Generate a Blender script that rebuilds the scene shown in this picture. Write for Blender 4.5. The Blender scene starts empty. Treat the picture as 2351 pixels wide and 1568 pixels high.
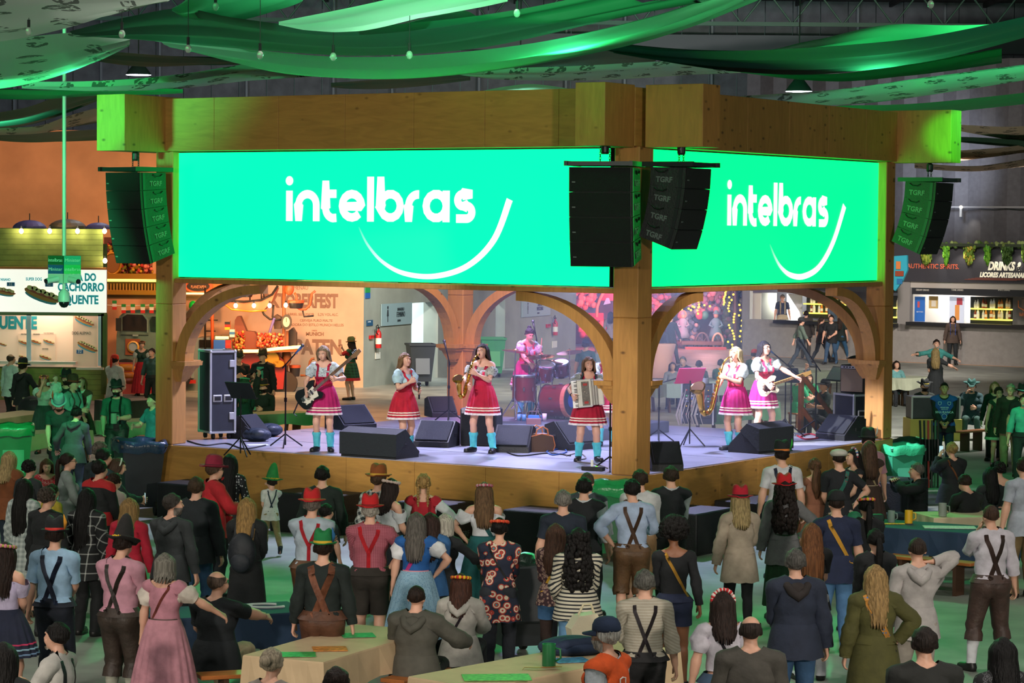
import bpy, bmesh, math, random
import numpy as np
from mathutils import Vector, Matrix
from mathutils.bvhtree import BVHTree
random.seed(7)
PI = math.pi
SC = bpy.context.scene
COL = SC.collection
W_, H_, F_ = 2351.0, 1568.0, 6000.0
CAM_Z = 4.75; PITCH = math.atan(261/F_); ROLL = 0.0088
cam = bpy.data.cameras.new('camera'); camo = bpy.data.objects.new('camera', cam); COL.objects.link(camo)
cam.sensor_width = 36; cam.lens = F_*36/W_; cam.clip_end = 400
camo.matrix_world = Matrix.Translation((0, 0, CAM_Z)) @ Matrix.Rotation(PI/2-PITCH, 4, 'X') @ Matrix.Rotation(ROLL, 4, 'Z')
SC.camera = camo
CR = np.array(camo.matrix_world.to_3x3())
def ray(px, py): return CR @ np.array([(px-W_/2)/F_, -(py-H_/2)/F_, -1.0])
def onz(px, py, z):                       # where the view line meets height z
 d = ray(px, py); t = (z-CAM_Z)/d[2]; return np.array([d[0]*t, d[1]*t, z])
def ony(px, py, y):                       # where it meets depth y
 d = ray(px, py); t = y/d[1]; return np.array([d[0]*t, y, CAM_Z+d[2]*t])
def proj(p):
 q = CR.T @ (np.array(p)-np.array([0, 0, CAM_Z])); return (W_/2-F_*q[0]/q[2], H_/2+F_*q[1]/q[2])
vs = SC.view_settings
vs.view_transform = 'Standard'; vs.look = 'None'; vs.gamma = 1.0; vs.use_curve_mapping = False; vs.exposure = 0.22
wd = bpy.data.worlds.new('hall_ambient'); SC.world = wd; wd.use_nodes = True  # ambient fill in place of light bounced around the hall
wd.node_tree.nodes['Background'].inputs[0].default_value = (0.055, 0.10, 0.085, 1); wd.node_tree.nodes['Background'].inputs[1].default_value = 0.75
def light(name, typ, loc, energy, color, target=None, size=0.3, angle=60, blend=0.5):
 l = bpy.data.lights.new(name, typ); l.energy = energy; l.color = color
 if typ == 'AREA': l.shape = 'DISK'; l.size = size
 else: l.shadow_soft_size = size
 if typ == 'SPOT': l.spot_size = math.radians(angle); l.spot_blend = blend
 o = bpy.data.objects.new(name, l); COL.objects.link(o); o.location = loc
 if target is not None:
  o.rotation_euler = (Vector(target)-Vector(loc)).to_track_quat('-Z', 'Y').to_euler()
 return o
CROWDW = 1100
WARM = (1, .9, .78)
for x, tx in ((-10, -4), (10, 4)): light('hall_front_fill', 'SPOT', (x, 2, 6.2), 8200, WARM, (tx, 38, .5), .6, 42, .7)  # unseen warm spots, added to brighten the crowd's backs and the header
light('front_wash', 'SPOT', (-7, 26, 10), 6800, (1, .93, .95), (-.8, 43, 1.6), .3, 16, .5); light('front_wash', 'SPOT', (9, 28, 10), 5200, (1, .92, .97), (2.5, 44, 1.6), .3, 16, .5)
light('front_wash', 'SPOT', (-2.2, 25, 5.2), 4200, (1, .93, .95), (1.15, 39.8, 2.1), .3, 13, .5)  # extra fill spot, added to brighten the accordionist
light('stage_top_light', 'SPOT', (-2.4, 43.6, 5.7), 2000, (.66, .64, 1), (-2.6, 42.6, 1.1), .2, 120, .8); light('stage_top_light', 'SPOT', (2.2, 43, 5.7), 2200, (.55, .56, 1), (2.4, 42.6, 1.1), .2, 120, .8)
light('stage_top_light', 'SPOT', (.2, 48, 5.7), 1500, (.5, .5, 1), (.4, 46, 1.1), .2, 120, .8); light('drum_magenta', 'SPOT', (-1.2, 43.5, 5.6), 1500, (1, .25, .85), (.1, 47.2, 2.3), .15, 45, .6)
KS = onz(1690, 1027, 1.15); light('key_spot', 'SPOT', (.35, 40.6, 5.5), 6500, (.95, .95, 1), (KS[0], KS[1], 2.55), .06, 22, .5)
GG = (.05, 1, .32)
for s in (-1, 0, 1): light('green_wash', 'SPOT', (s*9, 5, 4.4), 80000, GG, (s*8, 33, 12.6), .4, 26, .8)
for x, y, tx, ty in ((-6.4, 40.5, -8, 33), (.8, 36.5, .5, 30), (6.2, 44.5, 10, 37)): light('green_flood', 'SPOT', (x, y, 7.0), 350, GG, (tx, ty, 10.5), .3, 125, .7)
for x, y, tx, ty in ((-4.5, 39.8, -6, 29), (1.4, 36.8, 0, 26), (5.6, 42, 8, 31)): light('green_flood', 'SPOT', (x, y, 5.8), 420, GG, (tx, ty, 0), .2, 90, .7)
light('green_flood', 'SPOT', (-7.6, 40.2, 5.4), 1500, GG, (-8.4, 50, .8), .2, 80, .7); light('green_flood', 'SPOT', (8.2, 45.0, 5.4), 650, GG, (10.8, 50, .8), .2, 80, .7)
light('green_flood', 'SPOT', (-7.6, 38.4, 6.2), 700, (.03, 1, .05), (-7.0, 41.1, 6.4), .08, 22, .25); light('green_flood', 'SPOT', (8.0, 42.6, 6.2), 700, (.03, 1, .05), (7.5, 45.3, 6.4), .08, 24, .25)
for p, t, w in (((-9.8, 38, 5.4), (-7, 44, 9), 2600), ((10.2, 42, 5.4), (9, 48, 9), 2600), ((.6, 43.5, 7.0), (1.5, 50, 8.6), 1600)): light('green_flood', 'SPOT', p, w, GG, t, .3, 75, .7)
for x in (-14, 2, 15): light('back_wall_fill', 'SPOT', (x, 92, 6.5), 1700, (.75, .82, 1), (x, 111, 10.5), .4, 100, .8)  # added bluish spots that lift the back wall panels
light('hall_fill', 'SPOT', (-1.5, 68, 7), 3800, (.92, 1, .95), (-1, 82, 2.4), .4, 90, .8)  # added unseen spot that brightens the restroom wall
light('back_post_fill', 'SPOT', (-.2, 45.5, 5.6), 1100, (1, .7, .42), (-.9, 50.4, 3), .15, 50, .7)  # warm spot added to brighten the dark back post
for x, y, w in ((-10.5, 52, 3000), (12, 60, 4600), (1, 72, 1500)): light('hall_fill', 'SPOT', (x, y, 7.4), w, (1, .93, .86), (x, y+4, 0), .5, 130, .7)  # added unseen spots that brighten the rear of the hall
MATS = {}
def srgb(c):
 if isinstance(c, str):
  c = [int(c[i:i+2], 16)/255 for i in (0, 2, 4)]
 return tuple((x/12.92 if x <= .04045 else ((x+.055)/1.055)**2.4) for x in c[:3])
def mat(col, rough=.6, metal=0., bump=0., bscale=60., var=0., emit=0., ecol=None, pat=None, key=None, trans=0., coat=0., vscale=6.):
 k = (str(col), rough, metal, bump, bscale, var, emit, str(ecol), str(pat), trans, coat, vscale)
 if k in MATS: return MATS[k]
 m = bpy.data.materials.new(key or 'surface'); m.use_nodes = True
 nt = m.node_tree; N = nt.nodes; L = nt.links; b = N['Principled BSDF']
 c = srgb(col)
 b.inputs['Base Color'].default_value = (*c, 1); b.inputs['Roughness'].default_value = rough; b.inputs['Metallic'].default_value = metal
 if coat: b.inputs['Coat Weight'].default_value = coat
 if trans: b.inputs['Transmission Weight'].default_value = trans
 if emit:
  b.inputs['Emission Color'].default_value = (*(srgb(ecol) if isinstance(ecol, str) or ecol is None and False else (ecol or c)), 1); b.inputs['Emission Strength'].default_value = emit
 if pat or var or bump:
  at = N.new('ShaderNodeAttribute'); at.attribute_name = 'rest'
  tc = N.new('ShaderNodeTexCoord'); src = tc.outputs['Object']
  if pat: src = at.outputs['Vector']
 colout = None
 def mix(fac, a, bcol, t='MIX'):
  mx = N.new('ShaderNodeMix'); mx.data_type = 'RGBA'; mx.blend_type = t
  for inp, v in ((mx.inputs[0], fac), (mx.inputs[6], a), (mx.inputs[7], bcol)):
   if hasattr(v, 'links'): L.new(v, inp)
   elif isinstance(v, tuple): inp.default_value = (*v[:3], 1)
   else: inp.default_value = v
  return mx.outputs[2]
 def ramp(v, a, bb):
  r = N.new('ShaderNodeMapRange'); r.inputs[1].default_value = a; r.inputs[2].default_value = bb; L.new(v, r.inputs[0]); return r.outputs[0]
 if pat:
  kind = pat[0]; c2 = srgb(pat[1]); sc = pat[2]
  if kind in ('check', 'stripe'):
   sep = N.new('ShaderNodeSeparateXYZ'); L.new(src, sep.inputs[0])
   def band(o, duty):
    mm = N.new('ShaderNodeMath'); mm.operation = 'MULTIPLY'; mm.inputs[1].default_value = sc; L.new(o, mm.inputs[0])
    fr = N.new('ShaderNodeMath'); fr.operation = 'FRACT'; L.new(mm.outputs[0], fr.inputs[0])
    gt = N.new('ShaderNodeMath'); gt.operation = 'LESS_THAN'; gt.inputs[1].default_value = duty; L.new(fr.outputs[0], gt.inputs[0]); return gt.outputs[0]
   duty = pat[3] if len(pat) > 3 else .5
   bz = band(sep.outputs[2], duty); colout = mix(bz, c, c2)
   if kind == 'check':
    h = tuple((a+d)/2 for a, d in zip(c, c2)); bx_ = band(sep.outputs[0], duty)
    colout = mix(bx_, mix(bz, c, h), mix(bz, h, c2))
  elif kind in ('dots', 'floral'):
   v = N.new('ShaderNodeTexVoronoi'); v.inputs['Scale'].default_value = sc; L.new(src, v.inputs['Vector'])
   if kind == 'dots':
    v.inputs['Randomness'].default_value = .35
    lt = N.new('ShaderNodeMath'); lt.operation = 'LESS_THAN'; lt.inputs[1].default_value = .28; L.new(v.outputs['Distance'], lt.inputs[0]); colout = mix(lt.outputs[0], c, c2)
   else:
    c3 = srgb(pat[3]); c4 = srgb(pat[4])
    r = N.new('ShaderNodeValToRGB'); r.color_ramp.interpolation = 'CONSTANT'; e = r.color_ramp.elements
    e[0].color = (*c4, 1); e[0].position = 0; e[1].color = (*c2, 1); e[1].position = .13
    x = e.new(.27); x.color = (*c3, 1); x = e.new(.4); x.color = (*c2, 1); x = e.new(.5); x.color = (*c, 1)
    L.new(v.outputs['Distance'], r.inputs[0]); colout = r.outputs[0]
 if var:
  n = N.new('ShaderNodeTexNoise'); n.inputs['Scale'].default_value = vscale; n.inputs['Detail'].default_value = 5; L.new(src, n.inputs['Vector'])
  f = ramp(n.outputs['Fac'], .3, .7)
  lo = tuple(x*(1-var) for x in c); hi = tuple(min(1, x*(1+var)) for x in c)
  if colout is None: colout = mix(f, lo, hi)
  else: colout = mix(f, mix(1.0, colout, (1-var,)*3, 'MULTIPLY'), colout)
 if colout is not None: L.new(colout, b.inputs['Base Color'])
 if bump:
  n = N.new('ShaderNodeTexNoise'); n.inputs['Scale'].default_value = bscale; n.inputs['Detail'].default_value = 3; L.new(src, n.inputs['Vector'])
  bp = N.new('ShaderNodeBump'); bp.inputs['Strength'].default_value = bump; bp.inputs['Distance'].default_value = .02; L.new(n.outputs['Fac'], bp.inputs['Height']); L.new(bp.outputs[0], b.inputs['Normal'])
 MATS[k] = m; return m
def cloth(col, pat=None): return mat(col, rough=.85, bump=.5, bscale=14., var=.18, pat=pat, key='fabric', vscale=9.)
def leather(col): return mat(col, rough=.55, bump=.4, bscale=25., var=.3, key='leather', vscale=10.)
def emis(col, s, key='lit'): return mat('000000', emit=s, ecol=srgb(col), key=key)
def tag(o, label=None, cat=None, group=None, kind=None):
 if label: o['label'] = label
 if cat: o['category'] = cat
 if group: o['group'] = group
 if kind: o['kind'] = kind
 return o
def empty(name, loc=(0, 0, 0), rz=0, label=None, cat=None, group=None, scale=1):
 o = bpy.data.objects.new(name, None); COL.objects.link(o); o.location = loc; o.rotation_euler = (0, 0, rz); o.scale = (scale,)*3
 o.empty_display_size = .1
 return tag(o, label, cat, group)
def mesh_np(name, V, F, m, parent=None, smooth=True, rest=None):
 V = np.asarray(V, np.float32); F = np.asarray(F, np.int32)
 me = bpy.data.meshes.new(name); k = F.shape[1]
 me.vertices.add(len(V)); me.vertices.foreach_set('co', V.ravel())
 me.loops.add(F.size); me.loops.foreach_set('vertex_index', F.ravel())
 me.polygons.add(len(F)); me.polygons.foreach_set('loop_start', np.arange(0, F.size, k, dtype=np.int32))
 try: me.polygons.foreach_set('loop_total', np.full(len(F), k, np.int32))
 except Exception: pass
 me.update(calc_edges=True)
 if smooth: me.polygons.foreach_set('use_smooth', np.ones(len(F), bool))
 if rest is not None:
  a = me.attributes.new('rest', 'FLOAT_VECTOR', 'POINT'); a.data.foreach_set('vector', np.asarray(rest, np.float32).ravel())
 if m: me.materials.append(m)
 o = bpy.data.objects.new(name, me); COL.objects.link(o)
 if parent: o.parent = parent
 return o
class MB:
 def __init__(s): s.v = []; s.f = []
 def add(s, V, F):
  n = len(s.v); s.v += [tuple(p) for p in V]; s.f += [tuple(i+n for i in f) for f in F]; return s
 def box(s, c, d, rz=0, rx=0, ry=0, bev=0, M=None):
  hx, hy, hz = d[0]/2, d[1]/2, d[2]/2
  R = Matrix.Rotation(rz, 3, 'Z') @ Matrix.Rotation(ry, 3, 'Y') @ Matrix.Rotation(rx, 3, 'X')
  if bev:
   b = min(bev, hx*.9, hy*.9, hz*.9); V = []; F = []
   pts = [[], [], []]
   for sx in (-1, 1):
    for sy in (-1, 1):
     for sz in (-1, 1):
      V += [(sx*hx, sy*(hy-b), sz*(hz-b)), (sx*(hx-b), sy*hy, sz*(hz-b)), (sx*(hx-b), sy*(hy-b), sz*hz)]
   def I(a, x, y, z): return ((x*2+y)*2+z)*3+a
   for x in (0, 1): F.append([I(0, x, 0, 0), I(0, x, 1, 0), I(0, x, 1, 1), I(0, x, 0, 1)][::1 if x else -1])
   for y in (0, 1): F.append([I(1, 0, y, 0), I(1, 0, y, 1), I(1, 1, y, 1), I(1, 1, y, 0)][::1 if y else -1])
   for z in (0, 1): F.append([I(2, 0, 0, z), I(2, 1, 0, z), I(2, 1, 1, z), I(2, 0, 1, z)][::1 if z else -1])
   for x in (0, 1):
    for y in (0, 1): F.append([I(0, x, y, 0), I(1, x, y, 0), I(1, x, y, 1), I(0, x, y, 1)][::1 if x == y else -1])
   for x in (0, 1):
    for z in (0, 1): F.append([I(0, x, 0, z), I(0, x, 1, z), I(2, x, 1, z), I(2, x, 0, z)][::1 if x == z else -1])
   for y in (0, 1):
    for z in (0, 1): F.append([I(1, 0, y, z), I(2, 0, y, z), I(2, 1, y, z), I(1, 1, y, z)][::1 if y == z else -1])
   for x in (0, 1):
    for y in (0, 1):
     for z in (0, 1): F.append([I(0, x, y, z), I(1, x, y, z), I(2, x, y, z)][::1 if (x+y+z) % 2 else -1])
  else:
   V = [(x*hx, y*hy, z*hz) for x in (-1, 1) for y in (-1, 1) for z in (-1, 1)]
   F = [(0, 1, 3, 2), (4, 6, 7, 5), (0, 4, 5, 1), (2, 3, 7, 6), (0, 2, 6, 4), (1, 5, 7, 3)]
  V = [R @ Vector(p)+Vector(c) for p in V]
  if M: V = [M @ p for p in V]
  return s.add(V, F)
 def lathe(s, prof, c=(0, 0, 0), n=16, M=None, sx=1, sy=1, cap=True):
  V = []; F = []
  for r, z in prof:
   for k in range(n):
    a = 2*PI*k/n; V.append(Vector((r*math.cos(a)*sx, r*math.sin(a)*sy, z)))
  for i in range(len(prof)-1):
   for k in range(n): F.append((i*n+k, i*n+(k+1) % n, (i+1)*n+(k+1) % n, (i+1)*n+k))
  if cap:
   F.append(tuple(range(n))[::-1]); F.append(tuple((len(prof)-1)*n+k for k in range(n)))
  M = M or Matrix.Identity(4)
  V = [M @ v+Vector(c) for v in V]
  return s.add(V, F)
 def tube(s, pts, r, n=8, closed=False, flat=1.0):
  pts = [Vector(p) for p in pts]; m = len(pts); V = []; F = []
  rs = r if isinstance(r, (list, tuple)) else [r]*m
  up = Vector((0, 0, 1)); prev = None
  for i, p in enumerate(pts):
   a = pts[(i-1) % m] if (closed or i > 0) else p; b = pts[(i+1) % m] if (closed or i < m-1) else p
   t = (b-a).normalized() if (b-a).length > 1e-9 else Vector((0, 0, 1))
   if prev is None:
    u = up if abs(t.z) < .9 else Vector((0, 1, 0)); x = u.cross(t).normalized()
   else:
    x = (prev-t*prev.dot(t)); x = x.normalized() if x.length > 1e-6 else t.orthogonal().normalized()
   prev = x; y = t.cross(x)
   for k in range(n):
    an = 2*PI*k/n; V.append(p+x*math.cos(an)*rs[i]+y*math.sin(an)*rs[i]*flat)
  for i in range(m if closed else m-1):
   j = (i+1) % m
   for k in range(n): F.append((i*n+k, i*n+(k+1) % n, j*n+(k+1) % n, j*n+k))
  if not closed: F.append(tuple(range(n))[::-1]); F.append(tuple((m-1)*n+k for k in range(n)))
  return s.add(V, F)
 def cyl(s, a, b, r, n=12, r2=None): return s.tube([a, b], [r, r if r2 is None else r2], n)
 def ball(s, c, r, n=10, m=6):
  r = r if isinstance(r, (list, tuple)) else (r, r, r)
  V = []; F = []
  V.append((c[0], c[1], c[2]-r[2]))
  for i in range(1, m):
   p = -PI/2+PI*i/m
   for k in range(n): a = 2*PI*k/n; V.append((c[0]+r[0]*math.cos(p)*math.cos(a), c[1]+r[1]*math.cos(p)*math.sin(a), c[2]+r[2]*math.sin(p)))
  V.append((c[0], c[1], c[2]+r[2])); T = len(V)-1
  for k in range(n): F.append((0, 1+(k+1) % n, 1+k)); F.append((T, T-n+k, T-n+(k+1) % n))
  for i in range(m-2):
   for k in range(n): F.append((1+i*n+k, 1+i*n+(k+1) % n, 1+(i+1)*n+(k+1) % n, 1+(i+1)*n+k))
  return s.add(V, F)
 def prism(s, poly, y0, y1, M=None):      # poly in (x,z), extruded along y
  n = len(poly); M = M or Matrix.Identity(4)
  V = [M @ Vector((p[0], y0, p[1])) for p in poly]+[M @ Vector((p[0], y1, p[1])) for p in poly]
  F = [tuple(range(n)), tuple(range(2*n-1, n-1, -1))]+[(i, i+n, (i+1) % n+n, (i+1) % n) for i in range(n)]
  return s.add(V, F)
 def strip(s, A, B, th=0.0):              # ribbon between two polylines
  n = len(A); V = list(A)+list(B); F = [(i, i+1, n+i+1, n+i) for i in range(n-1)]
  return s.add(V, F)
 def build(s, name, m, parent=None, smooth=False, loc=None):
  me = bpy.data.meshes.new(name); me.from_pydata(s.v, [], s.f); me.update()
  bm = bmesh.new(); bm.from_mesh(me); bmesh.ops.recalc_face_normals(bm, faces=bm.faces); bm.to_mesh(me); bm.free()
  if m: me.materials.append(m)
  if smooth:
   me.polygons.foreach_set('use_smooth', np.ones(len(me.polygons), bool))
   if smooth == 'auto':
    try: me.set_sharp_from_angle(angle=math.radians(40))
    except Exception: pass
  o = bpy.data.objects.new(name, me); COL.objects.link(o)
  if parent: o.parent = parent
  if loc is not None: o.location = loc
  return o
def child_of(o, parent):
 o.parent = parent; return o
def copy_tree(o, parent=None):
 c = o.copy(); COL.objects.link(c); c.parent = parent
 for ch in list(o.children): copy_tree(ch, c)
 return c
def struct(o): o['kind'] = 'structure'; return o
TXT = {}
def text(name, s, size, m, parent, M, align='CENTER', bold=0.0, sx=1.0, shear=0.0, ext=.004):
 cu = bpy.data.curves.new(name, 'FONT'); cu.body = s; cu.size = size; cu.align_x = align; cu.align_y = 'CENTER'; cu.extrude = ext; cu.offset = bold; cu.shear = shear; cu.resolution_u = 3
 t = bpy.data.objects.new(name, cu)
 me = bpy.data.meshes.new_from_object(t); bpy.data.objects.remove(t); bpy.data.curves.remove(cu)
 me.materials.clear(); me.materials.append(m); me.name = name
 o = bpy.data.objects.new(name, me); COL.objects.link(o); o.parent = parent
 o.matrix_local = M @ Matrix.Diagonal((sx, 1, 1, 1)); return o
def facing(loc, rz=0):       # local xy plane of a text/card turned upright: x right, y up, normal toward -Y (the camera side)
 return Matrix.Translation(loc) @ Matrix.Rotation(rz, 4, 'Z') @ Matrix.Rotation(PI/2, 4, 'X')
AD = np.array([math.cos(math.radians(50)), 0, -math.sin(math.radians(50))])
AN = np.array([AD[2], 0, -AD[0]])                       # palm normal, towards the body
SH = np.array([.182, -.005, 1.415]); HP = np.array([.092, 0, .92]); KN = np.array([.095, .012, .49]); AK = np.array([.098, -.012, .085])
L1, L2, LT, LS = .28, .25, float(np.linalg.norm(HP-KN)), float(np.linalg.norm(KN-AK))
def ss(x, a, b):
 t = np.clip((x-a)/(b-a), 0, 1); return t*t*(3-2*t)
def body_prims(sex):
 f = sex == 'f'; P = []
 E = lambda c, r, k=.035: P.append(('e', np.array(c, float), np.array(r, float), k))
 C = lambda a, b, r1, r2, k=.03: P.append(('c', np.array(a, float), np.array(b, float), r1, r2, k))
 if f:
  E((0, -.005, .94), (.168, .118, .13)); E((0, 0, 1.12), (.122, .092, .15)); E((0, -.005, 1.30), (.148, .1, .165))
  E((.07, .085, 1.275), (.062, .058, .062), .03); E((-.07, .085, 1.275), (.062, .058, .062), .03)
  C((-.135, -.005, 1.415), (.135, -.005, 1.415), .05, .05)
 else:
  E((0, -.005, .95), (.158, .112, .13)); E((0, .004, 1.12), (.142, .105, .16)); E((0, -.005, 1.30), (.168, .11, .17))
  E((.08, .06, 1.32), (.075, .045, .06), .04); E((-.08, .06, 1.32), (.075, .045, .06), .04)
  C((-.15, -.005, 1.415), (.15, -.005, 1.415), .058, .058)
 C((0, -.02, 1.40), (0, .008, 1.55), .062 if not f else .052, .054 if not f else .046)
 for s in (-1, 1):
  m = lambda p: np.array([p[0]*s, p[1], p[2]])
  E(m((.075, -.055, .92)), (.088, .08, .1), .04)
  C(m((.05, -.02, 1.475)), m((.15, -.01, 1.43)), .045, .045, .03)
  sh = SH+np.array([0 if not f else -.012, 0, 0]); el = sh+AD*L1; wr = el+AD*L2
  w = .88 if f else 1.0
  C(m(sh), m(el), .055*w, .040*w); C(m(el), m(wr), .041*w, .027*w); C(m(el+AD*.03), m(el+AD*.1), .042*w, .04*w)
  C(m(HP+np.array([0, -.01, -.02])), m(KN), .092, .056, .035); C(m(KN), m(AK), .054, .037)
  C(m(KN+np.array([0, -.03, -.1])), m(KN+np.array([0, -.03, -.18])), .048, .042)
  C(m((.098, -.03, .042)), m((.108, .15, .03)), .04, .036, .025)
  Q = lambda a, b, c: m(wr+AD*a+np.array([0, 1, 0])*b+AN*c)
  for i, (b, ln) in enumerate(((-.031, .062), (-.010, .080), (.012, .086), (.033, .074))):
   C(Q(.0, b*.45, 0), Q(.09, b, 0), .016, .0135, .012)
   C(Q(.09, b, 0), Q(.09+ln*.5, b*1.22, .008), .0100, .0092, .004); C(Q(.09+ln*.5, b*1.22, .008), Q(.09+ln*.95, b*1.34, .024), .0092, .0078, .003)
  C(Q(.02, .025, .006), Q(.06, .056, .016), .016, .0125, .01); C(Q(.06, .056, .016), Q(.098, .072, .024), .0115, .009, .004)
  E(m((.077, .0, 1.635)), (.011, .02, .03), .006)
  E(m((.03, .098, 1.617)), (.024, .02, .03), .02)            # cheeks
 E((0, .0, 1.668), (.076, .092, .09), .02); E((0, .04, 1.635), (.066, .072, .085), .02); E((0, .06, 1.578), (.044, .047, .04), .03); E((0, .092, 1.556), (.02, .018, .016), .02)
 C((0, .107, 1.665), (0, .128, 1.628), .009, .0135, .012)     # nose
 E((0, .103, 1.682), (.05, .014, .012), .015)                 # brow
 E((0, .109, 1.594), (.024, .012, .011), .008)                # lips
 return P
def field(P, lo, hi, h):
 ax = [np.arange(lo[i], hi[i]+h, h) for i in range(3)]
 D = np.full([len(a) for a in ax], .2, np.float32)
 for p in P:
  if p[0] == 'e': pl = p[1]-p[2].max()-.06; ph = p[1]+p[2].max()+.06
  else: r = max(p[3], p[4]); pl = np.minimum(p[1], p[2])-r-.06; ph = np.maximum(p[1], p[2])+r+.06
  sl = []
  for i in range(3):
   a = int(np.searchsorted(ax[i], pl[i])); b = int(np.searchsorted(ax[i], ph[i])); sl.append(slice(a, b))
  if any(s.stop <= s.start for s in sl): continue
  X = ax[0][sl[0]][:, None, None]; Y = ax[1][sl[1]][None, :, None]; Z = ax[2][sl[2]][None, None, :]
  if p[0] == 'e':
   c, r, k = p[1:]; q0 = np.sqrt(((X-c[0])/r[0])**2+((Y-c[1])/r[1])**2+((Z-c[2])/r[2])**2)
   q1 = np.sqrt(((X-c[0])/r[0]**2)**2+((Y-c[1])/r[1]**2)**2+((Z-c[2])/r[2]**2)**2)
   d = q0*(q0-1)/np.maximum(q1, 1e-6)
  else:
   a, b, r1, r2, k = p[1:]; ab = b-a; l2 = ab @ ab
   t = np.clip(((X-a[0])*ab[0]+(Y-a[1])*ab[1]+(Z-a[2])*ab[2])/l2, 0, 1)
   d = np.sqrt((X-a[0]-t*ab[0])**2+(Y-a[1]-t*ab[1])**2+(Z-a[2]-t*ab[2])**2)-(r1+(r2-r1)*t)
  o = D[tuple(sl)]; hh = np.clip(.5+.5*(o-d)/k, 0, 1)
  D[tuple(sl)] = d*hh+o*(1-hh)-k*hh*(1-hh)
 return ax, D
def nets(ax, D):
 S = D < 0; n = D.shape
 cs = np.zeros((n[0]-1, n[1]-1, n[2]-1), np.int8); acc = np.zeros(cs.shape+(3,), np.float32); cnt = np.zeros(cs.shape, np.float32)
 def cor(A, d): return A[d[0]:n[0]-1+d[0], d[1]:n[1]-1+d[1], d[2]:n[2]-1+d[2]]
 offs = [(i, j, k) for i in (0, 1) for j in (0, 1) for k in (0, 1)]
 for a in range(3):
  for d in offs:
   if d[a]: continue
   e = list(d); e[a] = 1; A = cor(D, d); B = cor(D, e); cr = (A < 0) != (B < 0)
   t = np.where(cr, A/np.where(cr, A-B, 1), 0)
   for i in range(3): acc[..., i] += cr*(d[i]+(t if i == a else 0))
   cnt += cr
 act = cnt > 0; idx = np.full(cs.shape, -1, np.int64); idx[act] = np.arange(act.sum())
 I = np.argwhere(act); h = [ax[i][1]-ax[i][0] for i in range(3)]
 V = np.stack([ax[i][0]+(I[:, i]+acc[act][:, i]/cnt[act])*h[i] for i in range(3)], 1)
 Fs = []
 for a in range(3):
  b, c = (a+1) % 3, (a+2) % 3
  lo = [slice(1, n[i]-1) for i in range(3)]; lo[a] = slice(0, n[a]-1); hi = list(lo); hi[a] = slice(1, n[a])
  A = S[tuple(lo)]; B = S[tuple(hi)]; cr = np.argwhere(A != B); fl = A[A != B]
  base = cr.copy(); base[:, b] += 1; base[:, c] += 1
  def at(db, dc):
   q = base.copy(); q[:, b] -= db; q[:, c] -= dc; return idx[q[:, 0], q[:, 1], q[:, 2]]
  q = np.stack([at(1, 1), at(0, 1), at(0, 0), at(1, 0)], 1); q[~fl] = q[~fl][:, ::-1]
  Fs.append(q)
 return V, np.concatenate(Fs)
def clip(V, F, s, W=None):                 # keep the part of a triangle mesh with s > 0
 pos = s > 0; k = pos[F].sum(1); keep = F[k == 3]; nv = [V]; vid = {}; out = []; base = len(V); add = []; ra = []
 def cut(i, j):
  key = (min(i, j), max(i, j))
  if key not in vid:
   t = s[i]/(s[i]-s[j]); vid[key] = base+len(add); add.append(V[i]+(V[j]-V[i])*t); ra.append((i, j, t))
  return vid[key]
 for f in F[(k == 1) | (k == 2)]:
  p = [pos[i] for i in f]
  for r in range(3):
   a, b, c = f[r], f[(r+1) % 3], f[(r+2) % 3]
   if pos[a] and not pos[b] and not pos[c]: out.append((a, cut(a, b), cut(a, c)))
   elif not pos[a] and pos[b] and pos[c]:
    x, y = cut(a, b), cut(a, c); out.append((x, b, c)); out.append((x, c, y))
 F2 = np.concatenate([keep, np.array(out, np.int64).reshape(-1, 3)])
 V2 = np.concatenate([V, np.array(add).reshape(-1, V.shape[1])])
 u = np.unique(F2); mp = np.full(len(V2), -1, np.int64); mp[u] = np.arange(len(u))
 return V2[u], mp[F2]
def decim(V, F, target):
 o = mesh_np('tmp', V, F, None); md = o.modifiers.new('d', 'DECIMATE'); md.ratio = min(1, target/(len(F)*(F.shape[1]-2))); md.use_collapse_triangulate = True
 dg = bpy.context.evaluated_depsgraph_get(); me = bpy.data.meshes.new_from_object(o.evaluated_get(dg)); me.calc_loop_triangles()
 V2 = np.zeros(len(me.vertices)*3); me.vertices.foreach_get('co', V2); T = np.zeros(len(me.loop_triangles)*3, np.int32); me.loop_triangles.foreach_get('vertices', T)
 om = o.data; bpy.data.objects.remove(o); bpy.data.meshes.remove(om); bpy.data.meshes.remove(me)
 return V2.reshape(-1, 3), T.reshape(-1, 3).astype(np.int64)
def tarm(V):                               # distance along the arm and away from its line
 p = V.copy(); p[:, 0] = np.abs(p[:, 0]); r = p-SH; t = r @ AD; pr = np.linalg.norm(r-t[:, None]*AD, axis=1)
 return t, pr
def arm_mask(V):
 t, pr = tarm(V); a = ss(t, -.03, .09)*(1-ss(pr, .075, .125)); far = (np.abs(V[:, 0]) > .33) & (V[:, 2] > .6)
 return np.where(far, 1.0, a), t
def normals(V, F):
 n = np.zeros_like(V); fn = np.cross(V[F[:, 1]]-V[F[:, 0]], V[F[:, 2]]-V[F[:, 0]])
 for i in range(3): np.add.at(n, F[:, i], fn)
 return n/np.maximum(np.linalg.norm(n, axis=1, keepdims=True), 1e-9)
BODY = {}
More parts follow.
